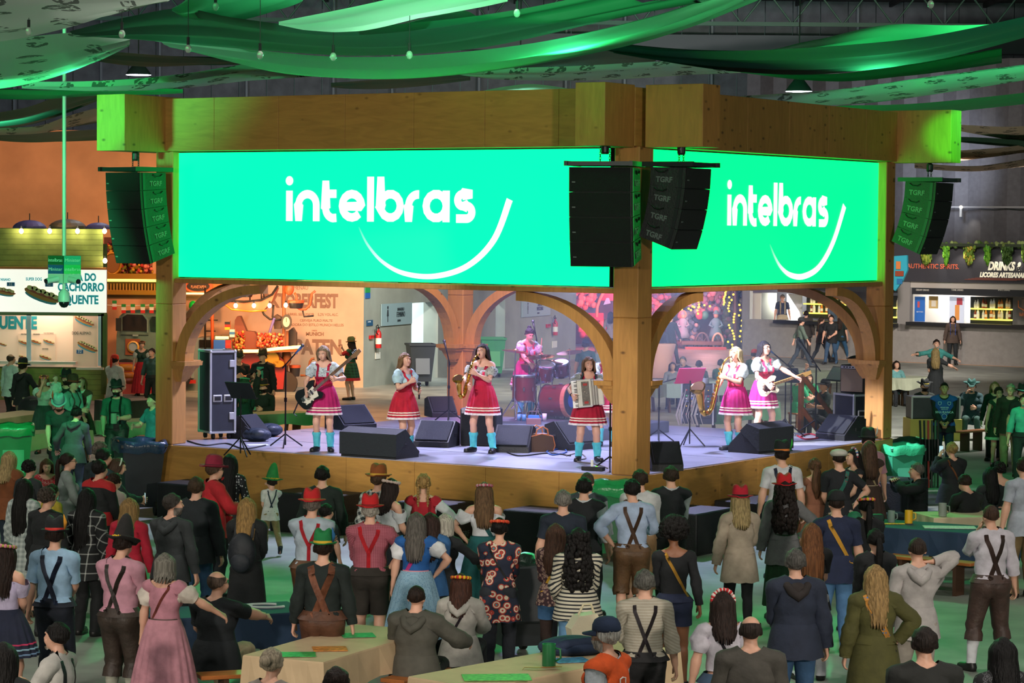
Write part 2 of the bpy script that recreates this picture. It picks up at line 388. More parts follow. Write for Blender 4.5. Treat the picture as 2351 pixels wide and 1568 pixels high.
def make_body(sex, lod):
 P = body_prims(sex)
 big, hd, hn = ((3400, 1500, 560), (1100, 420, 150))[lod]
 h = (.0105, .014)[lod]
 V, F = nets(*field(P, (-.6, -.22, -.02), (.6, .22, 1.56), h)); V, F = decim(V, F, big*1.15)
 a, t = arm_mask(V); V, F = clip(V, F, np.where(a > .5, .532-t, 1.0)); V, F = clip(V, F, 1.512-V[:, 2])
 VH, FH = nets(*field(P, (-.12, -.12, 1.44), (.12, .17, 1.79), .0058 if lod == 0 else .009)); VH, FH = decim(VH, FH, hd*1.2); VH, FH = clip(VH, FH, VH[:, 2]-1.518)
 VA, FA = nets(*field(P, (.44, -.09, .80), (.70, .13, 1.1), .0042 if lod == 0 else .007)); VA, FA = decim(VA, FA, hn*1.2)
 t = tarm(VA)[0]; VA, FA = clip(VA, FA, t-.538)
 VB = VA*np.array([-1, 1, 1]); FB = FA[:, ::-1]
 Vs = [V, VH, VA, VB]; Fs = []; off = 0
 for v, f in zip(Vs, (F, FH, FA, FB)): Fs.append(f+off); off += len(v)
 V = np.concatenate(Vs); F = np.concatenate(Fs)
 bm = bmesh.new(); vv = [bm.verts.new(p) for p in V]
 for f in F:
  try: bm.faces.new([vv[i] for i in f])
  except ValueError: pass
 bm.verts.ensure_lookup_table()
 be = [e for e in bm.edges if e.is_boundary]
 def side(e):
  c = (e.verts[0].co+e.verts[1].co)/2; return 'n' if c.z > 1.4 else ('r' if c.x > 0 else 'l')
 for s in 'nrl':
  es = [e for e in be if side(e) == s]
  try: bmesh.ops.bridge_loops(bm, edges=es)
  except Exception as ex: print('bridge', sex, lod, s, ex)
 bmesh.ops.triangulate(bm, faces=bm.faces); bmesh.ops.recalc_face_normals(bm, faces=bm.faces)
 bm.verts.index_update()
 V = np.array([v.co[:] for v in bm.verts]); F = np.array([[v.index for v in f.verts] for f in bm.faces]); bm.free()
 return V, F, normals(V, F)
def body(sex, lod):
 if (sex, lod) not in BODY: BODY[sex, lod] = make_body(sex, lod)
 return BODY[sex, lod]
NB = 17
def weights(V):
 W = np.zeros((len(V), NB)); x, y, z = V.T
 sp = ss(z, .98, 1.14); ch = ss(z, 1.12, 1.28); nk = ss(z, 1.44, 1.53); hd = ss(z, 1.50, 1.58)
 a, t = arm_mask(V); leg = (1-ss(z, .80, .97))
 T = np.stack([(1-sp), sp*(1-ch), ch*(1-nk), nk*(1-hd), hd], 1); T /= T.sum(1, keepdims=True)
 W[:, :5] = T*((1-a))[:, None]; W[:, 0] *= (1-leg)
 g = ss(x, -.025, .025); fo = ss(t, L1-.045, L1+.045); ha = ss(t, L1+L2-.03, L1+L2+.03)
 for s, b in ((x < 0, 5), (x >= 0, 8)):
  m = a*s; W[:, b] = m*(1-fo); W[:, b+1] = m*fo*(1-ha); W[:, b+2] = m*fo*ha
 sn = 1-ss(z, .43, .55); ft = 1-ss(z, .05, .13)
 for gg, b in ((1-g, 11), (g, 14)):
  m = leg*(1-a)*gg; W[:, b] = m*(1-sn); W[:, b+1] = m*sn*(1-ft); W[:, b+2] = m*sn*ft
 return W/np.maximum(W.sum(1, keepdims=True), 1e-6)
def rotx(a): c, s = math.cos(a), math.sin(a); return np.array([[1, 0, 0], [0, c, -s], [0, s, c]])
def roty(a): c, s = math.cos(a), math.sin(a); return np.array([[c, 0, s], [0, 1, 0], [-s, 0, c]])
def rotz(a): c, s = math.cos(a), math.sin(a); return np.array([[c, -s, 0], [s, c, 0], [0, 0, 1]])
def minrot(a, b):
 a = a/np.linalg.norm(a); b = b/np.linalg.norm(b); v = np.cross(a, b); c = a @ b
 if c < -.9999: return -np.eye(3)+2*np.outer([0, 1, 0], [0, 1, 0])
 K = np.array([[0, -v[2], v[1]], [v[2], 0, -v[0]], [-v[1], v[0], 0]]); return np.eye(3)+K+K @ K/(1+c)
def ik(S, T, l1, l2, pole):
 d = T-S; n = np.linalg.norm(d); n2 = min(max(n, abs(l1-l2)+.02), (l1+l2)*.998); u = d/n
 a = (l1*l1-l2*l2+n2*n2)/(2*n2); hh = math.sqrt(max(l1*l1-a*a, 0)); p = pole-u*(pole @ u); p /= max(np.linalg.norm(p), 1e-6)
 E = S+u*a+p*hh; return E, S+u*n2
HANDS = {'down': (.30, .03, .83), 'front': (.06, .25, .98), 'hip': (.24, .02, 1.03), 'cross': (-.10, .23, 1.20), 'phone': (.05, .36, 1.50), 'face': (.05, .16, 1.52), 'drink': (.14, .33, 1.16),
  'back': (.05, -.17, .95), 'pocket': (.22, .10, .90), 'reach': (.38, .40, 1.15), 'up': (.22, .30, 1.40), 'lap': (.10, .33, .72), 'tab': (.16, .42, .80), 'out': (.62, .15, 1.35), 'chin': (.06, .19, 1.45),
  'swing': (.26, .22, .88), 'swingb': (.28, -.18, .88), 'mate': (.55, .12, 1.22), 'mike': (.12, .17, 1.28), 'clap': (.04, .30, 1.30), 'chest': (.04, .22, 1.22)}
def bones(p):
 G = [None]*NB; J = {0: (0, 0, .95), 1: (0, 0, 1.05), 2: (0, 0, 1.2), 3: (0, -.01, 1.48), 4: (0, .0, 1.54)}
 def put(i, R, at): G[i] = (R, np.array(at)-R @ np.array(J.get(i, (0, 0, 0))))
 lean = math.radians(p.get('lean', 0)); twist = math.radians(p.get('twist', 0)); side = math.radians(p.get('side', 0))
 pel = np.array([p.get('px', 0), p.get('py', 0), .95-p.get('drop', .012)]); Rp = rotz(math.radians(p.get('pyaw', 0))) @ rotx(-lean*.3) @ roty(side*.4); put(0, Rp, pel)
 def step(i, par, R):
  at = G[par][0] @ np.array(J[i])+G[par][1]; put(i, G[par][0] @ R, at)
 step(1, 0, rotx(-lean*.4) @ rotz(twist*.5) @ roty(side*.3)); step(2, 1, rotx(-lean*.4) @ rotz(twist*.5) @ roty(side*.3))
 hy = math.radians(p.get('hyaw', 0)); hp = math.radians(p.get('hpitch', 0)); ht = math.radians(p.get('htilt', 0))
 step(3, 2, rotz(hy*.4) @ rotx(hp*.4+lean*.4)); step(4, 3, rotz(hy*.6) @ rotx(hp*.6+lean*.2) @ roty(ht))
 hs = p.get('hs', 1.0)
 if hs != 1: j = np.array(J[4]); at4 = G[4][0] @ j+G[4][1]; R4 = G[4][0]*hs; G[4] = (R4, at4-R4 @ j)
 Rc, tc = G[2]
 for s, b, key in ((-1, 5, 'lh'), (1, 8, 'rh')):
  m = np.array([s, 1, 1]); S0 = SH*m; d0 = AD*m; E0 = S0+d0*L1; W0 = E0+d0*L2
  tg = p.get(key, 'down'); pole = np.array([.7*s, -.7, -.35])
  if isinstance(tg, str):
   if tg in ('hip', 'cross', 'out'): pole = np.array([1.0*s, -.15, -.2])
   if tg in ('phone', 'face', 'chin', 'mike'): pole = np.array([.45*s, .05, -1])
   tg = np.array(HANDS[tg])*m
  else: tg = np.array(tg, float)
  if key+'p' in p: pole = np.array(p[key+'p'], float)
  S1 = Rc @ S0+tc; E1, W1 = ik(S1, tg, L1, L2, pole)
  Ru = minrot(Rc @ d0, E1-S1) @ Rc; Rf = minrot(Ru @ d0, W1-E1) @ Ru
  hw = p.get(key+'r'); Rh = Rf if hw is None else Rf @ rotx(math.radians(hw[0])) @ roty(math.radians(hw[1])) @ rotz(math.radians(hw[2]))
  G[b] = (Ru, S1-Ru @ S0); G[b+1] = (Rf, E1-Rf @ E0); G[b+2] = (Rh, W1-Rh @ W0)
 for s, b, key in ((-1, 11, 'lf'), (1, 14, 'rf')):
  m = np.array([s, 1, 1]); H0 = HP*m; K0 = KN*m; A0 = AK*m
  H1 = Rp @ (H0-np.array(J[0]))+pel; tg = np.array(p.get(key, (.115*s, -.0, .085)), float)
  pole = np.array(p.get('kp', (.10*s, 1, 0)), float)
  K1, A1 = ik(H1, tg, LT, LS, pole)
  Rt = minrot(Rp @ (K0-H0), K1-H1) @ Rp; Rs = minrot(Rt @ (A0-K0), A1-K1) @ Rt
  fr = p.get(key+'r', (0, 12*-s)); Rf = rotz(math.radians(fr[1])) @ rotx(math.radians(fr[0]))
  G[b] = (Rt, H1-Rt @ H0); G[b+1] = (Rs, K1-Rs @ K0); G[b+2] = (Rf, A1-Rf @ A0)
 return G
def skin(V, W, G):
 o = np.zeros_like(V)
 for i, (R, t) in enumerate(G):
  w = W[:, i]; m = w > 1e-4
  if m.any(): o[m] += w[m, None]*(V[m] @ R.T+t)
 return o
def shape(V, N, W, fat, belly):
 if not fat and not belly: return V
 t = W[:, 0]+W[:, 1]+W[:, 2]; l = W[:, [11, 12, 14, 15]].sum(1); a = W[:, [5, 6, 8, 9]].sum(1)
 o = V.copy(); o[:, 0] *= 1+fat*t*.55; o[:, 1] *= 1+fat*t*.75
 o += N*(fat*(l*.045+a*.028))[:, None]
 if belly: o[:, 1] += belly*t*np.exp(-((V[:, 2]-1.06)/.13)**2)*ss(V[:, 1], -.02, .1)
 return o
def curl(V, amt):                       # close the fingers: bend the hand past the knuckles towards the palm
 if not amt: return V
 t, pr = tarm(V); k = L1+L2+.085; m = (t > k) & (np.abs(V[:, 0]) > .4) & (V[:, 2] > .7)
 if not m.any(): return V
 o = V.copy(); s = np.sign(o[m, 0]); q = o[m].copy(); q[:, 0] *= s
 W0 = SH+AD*(L1+L2); r = q-W0; a = r @ AD; c = r @ AN; b = r[:, 1]; d = a-.085
 th = np.minimum(d/.055, 1.6)*amt; R = .055/max(amt, .01)
 na = np.where(amt > .01, .085+(R-c)*np.sin(th)*1.0, a); nc = R-(R-c)*np.cos(th)
 q = W0+na[:, None]*AD+b[:, None]*np.array([0, 1, 0])+nc[:, None]*AN; q[:, 0] *= s; o[m] = q; return o
GAR = {}
def wob(V, s): return np.sin(V[:, 0]*31+V[:, 2]*17+s)*np.sin(V[:, 2]*39-V[:, 1]*23+s*2)+.6*np.sin(V[:, 2]*71+V[:, 0]*13+s*3)
def garment(sex, lod, kind, a=0., b=0., off=.014, neck='tee', puff=0.):
 key = (sex, lod, kind, a, b, off, neck, puff)
 if key in GAR: return GAR[key]
 V, F, N = body(sex, lod); D = np.concatenate([V, N], 1)
 def cl(fn):
  nonlocal D, F
  D, F = clip(D, F, fn(D[:, :3]))
 if kind == 'top':                    # a = sleeve length, b = hem height
  def sl(P):
   m, t = arm_mask(P); _, pr = tarm(P); return np.where(m > .35, a-t, .5) if a > .12 else np.where(P[:, 2] > 1.1, a-t*(1-ss(pr, .09, .125))*(np.abs(P[:, 0]) > .13), .5)
  cl(lambda P: b-0*P[:, 0]+P[:, 2]-2*b if False else P[:, 2]-b+5*(np.abs(P[:, 0]) > .33))
  cl(sl); cl(lambda P: np.where((np.abs(P[:, 0]) > .3) & (P[:, 2] < 1.25) & (a < .2), -1, 1))
  c0, sl_, fr_ = {'tee': (1.455, 1.6, .25), 'scoop': (1.385, 1.15, .3), 'v': (1.45, 1.5, .9), 'off': (1.385, 0, 0), 'collar': (1.47, 1.8, .1), 'low': (1.255, 0, 0)}[neck]
  cl(lambda P: c0+sl_*(np.hypot(P[:, 0], P[:, 1])-.055)-fr_*np.maximum(P[:, 1], 0)-P[:, 2])
 elif kind == 'legs':                 # a = waist height, b = hem height
  cl(lambda P: np.where((np.abs(P[:, 0]) > .33) & (P[:, 2] > .6), -1, a-P[:, 2])); cl(lambda P: P[:, 2]-b)
 elif kind == 'sock': cl(lambda P: a-P[:, 2]); cl(lambda P: P[:, 2]-b)
 elif kind == 'shoe': cl(lambda P: a+.25*np.maximum(P[:, 1]*-.2, 0)-P[:, 2])
 elif kind == 'cap':                  # hair close to the head; a = forehead line, b = nape line
  cl(lambda P: P[:, 2]-1.52)
  def hl(P):
   f = (P[:, 1]+.09)/.2; ln = b+(a-b)*np.clip(f, 0, 1)**1.3
   ear = .05*np.exp(-((P[:, 1]-.015)/.025)**2)*(np.abs(P[:, 0]) > .06)
   return P[:, 2]-ln-ear*.0
  cl(hl)
  if neck == 'bald': cl(lambda P: 1.705-P[:, 2]+.25*np.maximum(-P[:, 1]-.03, 0))
 P, Nn = D[:, :3], D[:, 3:]; Nn = Nn/np.maximum(np.linalg.norm(Nn, axis=1, keepdims=True), 1e-9)
 W = weights(P); o = np.full(len(P), off)
 if kind == 'top':
  m, t = arm_mask(P)
  if puff: o += puff*m*np.exp(-((t-.09)/.07)**2)
  o += .006*m*ss(t, .1, .5)+.003*wob(P, 1.0)*(1+m)+.012*(1-m)*ss(P[:, 2], 1.2, 1.0)*(off > .012)
 elif kind == 'legs': o += .0035*wob(P, 2.0)+(.012*(1-ss(P[:, 2], b, b+.12)) if b > .3 else .006*(1-ss(P[:, 2], .1, .5)))
 elif kind == 'cap': o = off*(1+.35*wob(P*2.2, 3.0))*(.35+.65*ss(P[:, 2], 1.56, 1.70))
 elif kind == 'shoe':
  P = P.copy(); o += .004
 R = P+Nn*o[:, None]
 if kind == 'shoe': R[:, 2] = np.where(P[:, 2] < .03, np.minimum(R[:, 2], .0)*0+P[:, 2]*.3-.0, R[:, 2])
 GAR[key] = (R, F, W, Nn); return GAR[key]
def loft(z0, z1, r0, r1, pleat=0, np_=0, n=48, rows=7, cy=-.01, flare=1.0, pfull=False):
 V = []; F = []
 for i in range(rows):
  t = i/(rows-1); z = z0+(z1-z0)*t; e = t**flare
  rx = r0[0]+(r1[0]-r0[0])*e; ry = r0[1]+(r1[1]-r0[1])*e; cyy = cy if not isinstance(cy, tuple) else cy[0]+(cy[1]-cy[0])*e
  for k in range(n):
   a = 2*PI*k/n; w = 1+pleat*(1 if pfull else min(1, t*2.2))*math.cos(a*np_+.5*math.sin(3*a)) if pleat else 1+.015*t*math.sin(5*a+1)
   V.append((rx*w*math.cos(a), cyy+ry*w*math.sin(a), z))
 for i in range(rows-1):
  for k in range(n):
   p, q, r, s = i*n+k, i*n+(k+1) % n, (i+1)*n+(k+1) % n, (i+1)*n+k; F += [(p, r, q), (p, s, r)]
 V = np.array(V); F = np.array(F); W = np.zeros((len(V), NB)); u = ss(V[:, 2], 1.0, 1.12); W[:, 0] = 1-u; W[:, 1] = u
 return V, F, W
def head_w(V, hang=False):
 W = np.zeros((len(V), NB))
 if hang: h = ss(V[:, 2], 1.36, 1.60); W[:, 4] = h; W[:, 2] = 1-h
 else: W[:, 4] = 1
 return W
def hang_hair(zend, wide=1.0, curly=0., n=30, rows=15, arc=118, thick=.028, taper=.75):
 V = []; F = []
 for layer in (0, 1):
  for i in range(rows):
   t = i/(rows-1); z = 1.735+(zend-1.735)*t
   hr = math.sqrt(max(0.05, 1-((z-1.665)/.105)**2)) if z > 1.665 else 1.0
   drop = max(0, min(1, (1.60-z)/.22)); ar = math.radians(arc*(1-.42*drop)); cy = .005-.035*drop
   for k in range(n):
    u = k/(n-1)*2-1; a = -PI/2+u*ar
    st = 1+.05*math.sin(k*2.1+i*.15)+curly*.09*math.sin(k*1.3+i*2.2)*math.sin(i*1.7+k*.6)
    tp = 1-(1-taper)*max(0, (t-.72)/.28)**1.5
    tk = thick*min(1, .12+t*5)*layer-.004*(1-layer); rx = (.080*hr+.008+.018*drop)*wide*st*tp+tk; ry = (.093*hr+.006+.026*drop)*st+tk
    V.append((rx*math.cos(a), cy+ry*math.sin(a), z+(.028*math.sin(k*1.9)+.02*math.sin(k*4.1+1))*max(0, (t-.85)/.15)))
 def q(l, i, k): return l*rows*n+i*n+k
 def quad(a, b, c, d): F.append((a, b, c)); F.append((a, c, d))
 for i in range(rows-1):
  for k in range(n-1):
   quad(q(1, i, k), q(1, i+1, k), q(1, i+1, k+1), q(1, i, k+1)); quad(q(0, i, k), q(0, i, k+1), q(0, i+1, k+1), q(0, i+1, k))
  for k in (0, n-1):
   quad(q(0, i, k), q(0, i+1, k), q(1, i+1, k), q(1, i, k))
 for k in range(n-1):
  for i in (0, rows-1): quad(q(0, i, k), q(1, i, k), q(1, i, k+1), q(0, i, k+1))
 V = np.array(V); return V, np.array(F), head_w(V, True)
def tri_of(mb):
 F = []
 for f in mb.f:
  for i in range(1, len(f)-1): F.append((f[0], f[i], f[i+1]))
 return np.array([tuple(v) for v in mb.v]), np.array(F)
def hair_extra(style):
 mb = MB(); rnd = random.Random(3)
 if style == 'bun': mb.ball((0, -.075, 1.745), (.045, .042, .042), 12, 8)
 if style == 'lowbun': mb.ball((0, -.115, 1.68), (.05, .04, .045), 12, 8)
 if style in ('pony', 'ponycurl'):
  c = style == 'ponycurl'
  mb.tube([(0, -.085, 1.68), (0, -.125, 1.66), (.005, -.135, 1.58), (.0, -.13, 1.45), (0, -.14, 1.33), (0, -.145, 1.22 if not c else 1.18)], [.025, .03, .04*(1+.5*c), .042*(1+.8*c), .034*(1+c), .012], 12, flat=.8)
 if style == 'afro':
  for i in range(230):
   z = rnd.uniform(-.55, 1); a = rnd.uniform(0, 2*PI); r = math.sqrt(1-z*z)
   if math.sin(a)*r > .62 and z < .35: continue
   mb.ball((r*math.cos(a)*.135, -.022+r*math.sin(a)*.13, 1.71+z*.13), .036, 6, 4)
 if style == 'curls':
  for i in range(120):
   z = rnd.uniform(-.3, 1); a = rnd.uniform(0, 2*PI); r = math.sqrt(1-z*z)
   if math.sin(a)*r > .5 and z < .5: continue
   mb.ball((r*math.cos(a)*.084, r*math.sin(a)*.1, 1.665+z*.1), .024, 6, 4)
 if style == 'longcurl':
  for i in range(230):
   z = rnd.uniform(1.12, 1.72); a = rnd.uniform(-1.9, 1.9); d = max(0, min(1, (1.6-z)/.2)); w = .105+.045*d-.05*max(0, (1.25-z)/.15)
   mb.ball((w*math.sin(a), -.015-.04*d-(.095+.015*d)*math.cos(a), z), (.03, .026, .04), 6, 4)
 if style == 'braids':
  for s in (-1, 1):
   for k in range(13): mb.ball((s*(.062+.004*math.sin(k*2.4)), -.075-.02*min(1, k/5), 1.70-k*.033), (.02, .02, .022), 7, 5)
   for k in range(7): mb.ball((s*(.03+.006*k), .02-k*.018, 1.762-k*.008), .018, 7, 5)
 if style == 'pigtails':
  for s in (-1, 1):
   for k in range(13): mb.ball((s*.09, .02, 1.62-k*.034), (.022, .022, .024), 7, 5)
 return tri_of(mb) if mb.v else None
def hat_mesh(kind):
 """returns [(part, mb, role)] in head space with the brim at z = 1.69"""
 out = []; z0 = 1.692
 def lath(prof, sx=.86, sy=1.05, dent=0., n=24, droop=0.):
  mb = MB(); mb.lathe(prof, (0, .008, z0), n, sx=sx, sy=sy)
  mb.v = [(x, y, z-dent*max(0, (z-z0-.06)/.06)*math.exp(-(x/.03)**2)+droop*max(0, math.hypot(x/sx, y/sy)-.09)**2*(1 if abs(x) > .05 else -.6)*8*(z < z0+.03)) for x, y, z in mb.v]; return mb
 if kind in ('trilby', 'tyrol', 'tilt'):
  br = .158 if kind != 'tyrol' else .14
  out.append(('hat', lath([(.09, -.004), (br, .004), (br+.003, .01), (br-.002, .012), (.1, .008), (.1, .04), (.097, .085), (.087, .125), (.062, .145), (.02, .15)], dent=.03, droop=.35), 'main'))
  out.append(('hat_band', lath([(.1, .008), (.1015, .01), (.1, .032), (.096, .034)]), 'band'))
  if kind == 'tyrol':
   mb = MB(); mb.tube([(.09, -.02, z0+.02), (.1, -.05, z0+.08), (.09, -.08, z0+.15)], [.008, .016, .003], 8, flat=.4); out.append(('feather', mb, 'feather'))
 if kind == 'cowboy':
  out.append(('hat', lath([(.09, -.004), (.19, .0), (.193, .006), (.19, .01), (.1, .008), (.098, .05), (.09, .1), (.07, .125), (.02, .12)], dent=.045, droop=.55), 'main'))
  out.append(('hat_band', lath([(.1, .008), (.1015, .01), (.1, .03), (.097, .032)]), 'band'))
 if kind == 'pointy':
  mb = lath([(.09, -.004), (.165, .0), (.168, .006), (.165, .01), (.102, .008), (.1, .04), (.085, .1), (.062, .17), (.04, .215), (.012, .235)], droop=.3); mb.v = [(x+.12*max(0, z-z0-.08)**1.3, y-.18*max(0, z-z0-.1), z) for x, y, z in mb.v]
  out.append(('hat', mb, 'main'))
  b = MB()
  for k in range(30): a = 2*PI*k/30; b.ball((.103*.88*math.cos(a), .008+.103*1.07*math.sin(a), z0+.018+.004*(k % 2)), .009, 6, 4)
  out.append(('hat_cord', b, 'band'))
 if kind == 'cap':
  out.append(('cap_crown', lath([(.088, -.005), (.094, .01), (.09, .045), (.074, .078), (.045, .096), (.01, .102)], sx=.92, sy=1.12), 'main'))
  mb = MB(); A = []; B = []
  for k in range(13):
   a = math.radians(20+140*k/12); A.append((.086*math.cos(a), .012+.098*math.sin(a), z0+.004)); B.append((.088*math.cos(a), .012+.098*math.sin(a)+.085*math.sin((k/12)*PI)**.6, z0-.012-.012*abs(math.cos(a))))
  V = A+B+[(p[0], p[1], p[2]-.006) for p in A]+[(p[0], p[1], p[2]-.006) for p in B]
  n = 13; F = []
  for i in range(n-1): F += [(i, i+1, n+i+1, n+i), (2*n+i, 3*n+i, 3*n+i+1, 2*n+i+1), (n+i, n+i+1, 3*n+i+1, 3*n+i)]
  mb.add(V, F); out.append(('visor', mb, 'band'))
 if kind == 'flat':
  mb = lath([(.088, -.002), (.106, .018), (.108, .04), (.085, .066), (.04, .08), (.01, .083)], sx=.95, sy=1.18); mb.v = [(x, y+.01, z-.10*max(0, y-.02)**1.1) for x, y, z in mb.v]; out.append(('cap_crown', mb, 'main'))
  m2 = MB(); m2.ball((0, .105, z0-.004), (.07, .045, .01), 14, 6); out.append(('visor', m2, 'main'))
 if kind == 'bandana':
  out.append(('headscarf', lath([(.084, -.03), (.09, .0), (.086, .045), (.07, .078), (.03, .092), (.01, .093)], sx=.93, sy=1.1), 'main'))
  mb = MB(); mb.tube([(0, -.09, z0), (.01, -.12, z0-.02), (.02, -.13, z0-.12), (.015, -.135, z0-.2)], [.015, .022, .03, .012], 8, flat=.5); out.append(('scarf_tail', mb, 'main'))
 if kind in ('flowers', 'tiara'):
  mb = MB(); rnd = random.Random(5)
  for k in range(26):
   a = math.radians(-25+230*k/25) if kind == 'tiara' else 2*PI*k/26
   mb.ball((.088*math.cos(a), .0, z0-.005+.088*math.sin(a)) if kind == 'tiara' else (.084*math.cos(a), .005+.1*math.sin(a), z0+.03-.012*math.sin(a)), rnd.uniform(.013, .02), 7, 5)
  out.append(('flower_crown' if kind == 'flowers' else 'hairband', mb, 'main'))
 if kind == 'alice':
  mb = MB(); mb.tube([(.085*math.cos(math.radians(a)), .02, z0-.03+.1*math.sin(math.radians(a))) for a in range(-10, 191, 10)], .011, 8); out.append(('hairband', mb, 'main'))
 return out
HATC = {}
def ribbon(gar, pts, w, lift=.006):
 """strap over a garment: pts = [(side, x, z)], side b/f = back/front, t = over the shoulder at (x, y)"""
 R, F = gar[0], gar[1]; k = id(R)
 if k not in HATC: HATC[k] = (BVHTree.FromPolygons([Vector(p) for p in R], [tuple(int(i) for i in f) for f in F]), R)
 bv = HATC[k][0]; seq = []
 for (s0, a0, b0), (s1, a1, b1) in zip(pts[:-1], pts[1:]):
  n = 8 if s0 == s1 else 1
  for i in range(n): t = i/n; seq.append((s0, a0+(a1-a0)*t, b0+(b1-b0)*t))
 seq.append(pts[-1]); P2 = []
 for s, a, b in seq:
  if s == 't': o, d = Vector((a, b, 1.9)), Vector((0, 0, -1))
  else: o, d = Vector((a, -.8 if s == 'b' else .8, b)), Vector((0, 1 if s == 'b' else -1, 0))
  h = bv.ray_cast(o, d);
  if h[0] is None: h = bv.find_nearest(Vector((a, (-.1 if s == 'b' else .1), b)) if s != 't' else Vector((a, b, 1.46)))
  n = h[1]; n = n if n.dot(d) < 0 else -n; P2.append((np.array(h[0]+n*lift), np.array(n)))
 V = []; F = []
 for i, (p, n) in enumerate(P2):
  t = P2[min(i+1, len(P2)-1)][0]-P2[max(i-1, 0)][0]; c = np.cross(t, n); c /= max(np.linalg.norm(c), 1e-6)
  for sgn in (-1, 1): V.append(p+c*sgn*w/2)
  for sgn in (-1, 1): V.append(p+c*sgn*w/2-n*.005)
 for i in range(len(P2)-1):
  a = 4*i; b = a+4
  for q in ((0, 1), (2, 3), (0, 2), (1, 3)): F += [(a+q[0], b+q[0], b+q[1]), (a+q[0], b+q[1], a+q[1])]
 return np.array(V), np.array(F)
RINGS = {}
def ring(sex, z):                          # half width, half depth and middle of the trunk at a height
 k = (sex, round(z, 3))
 if k not in RINGS:
  V = body(sex, 0)[0]; m = (np.abs(V[:, 2]-z) < .02) & (np.abs(V[:, 0]) < .3); q = V[m]
  if z > .95 and z < 1.2: q = q[np.abs(q[:, 0]) < .22]
  RINGS[k] = (np.abs(q[:, 0]).max(), (q[:, 1].max()-q[:, 1].min())/2, (q[:, 1].max()+q[:, 1].min())/2)
 return RINGS[k]
def hairmat(c):
 k = ('hair', c)
 if k not in MATS:
  m = bpy.data.materials.new('hair'); m.use_nodes = True; N = m.node_tree.nodes; L = m.node_tree.links; b = N['Principled BSDF']; b.inputs['Roughness'].default_value = .6; b.inputs['Specular IOR Level'].default_value = .25
  at = N.new('ShaderNodeAttribute'); at.attribute_name = 'rest'; mp = N.new('ShaderNodeMapping'); mp.inputs['Scale'].default_value = (75, 75, 6); L.new(at.outputs['Vector'], mp.inputs[0]); n = N.new('ShaderNodeTexNoise'); n.inputs['Scale'].default_value = 1; n.inputs['Detail'].default_value = 3; L.new(mp.outputs[0], n.inputs['Vector'])
  r = N.new('ShaderNodeValToRGB'); q = srgb(c); r.color_ramp.elements[0].position = .35; r.color_ramp.elements[0].color = (*[x*.42 for x in q], 1); r.color_ramp.elements[1].position = .68; r.color_ramp.elements[1].color = (*[x*1.02 for x in q], 1); L.new(n.outputs['Fac'], r.inputs[0]); L.new(r.outputs[0], b.inputs['Base Color'])
  bp = N.new('ShaderNodeBump'); bp.inputs['Strength'].default_value = .8; bp.inputs['Distance'].default_value = .02; L.new(n.outputs['Fac'], bp.inputs['Height']); L.new(bp.outputs[0], b.inputs['Normal']); MATS[k] = m
 return MATS[k]
NPEOPLE = 0
SKINS = {'l': 'd9a58c', 'm': 'c08a6c', 'd': '8d5a3e', 'p': 'e3b9a4', 'dk': '6f4630'}
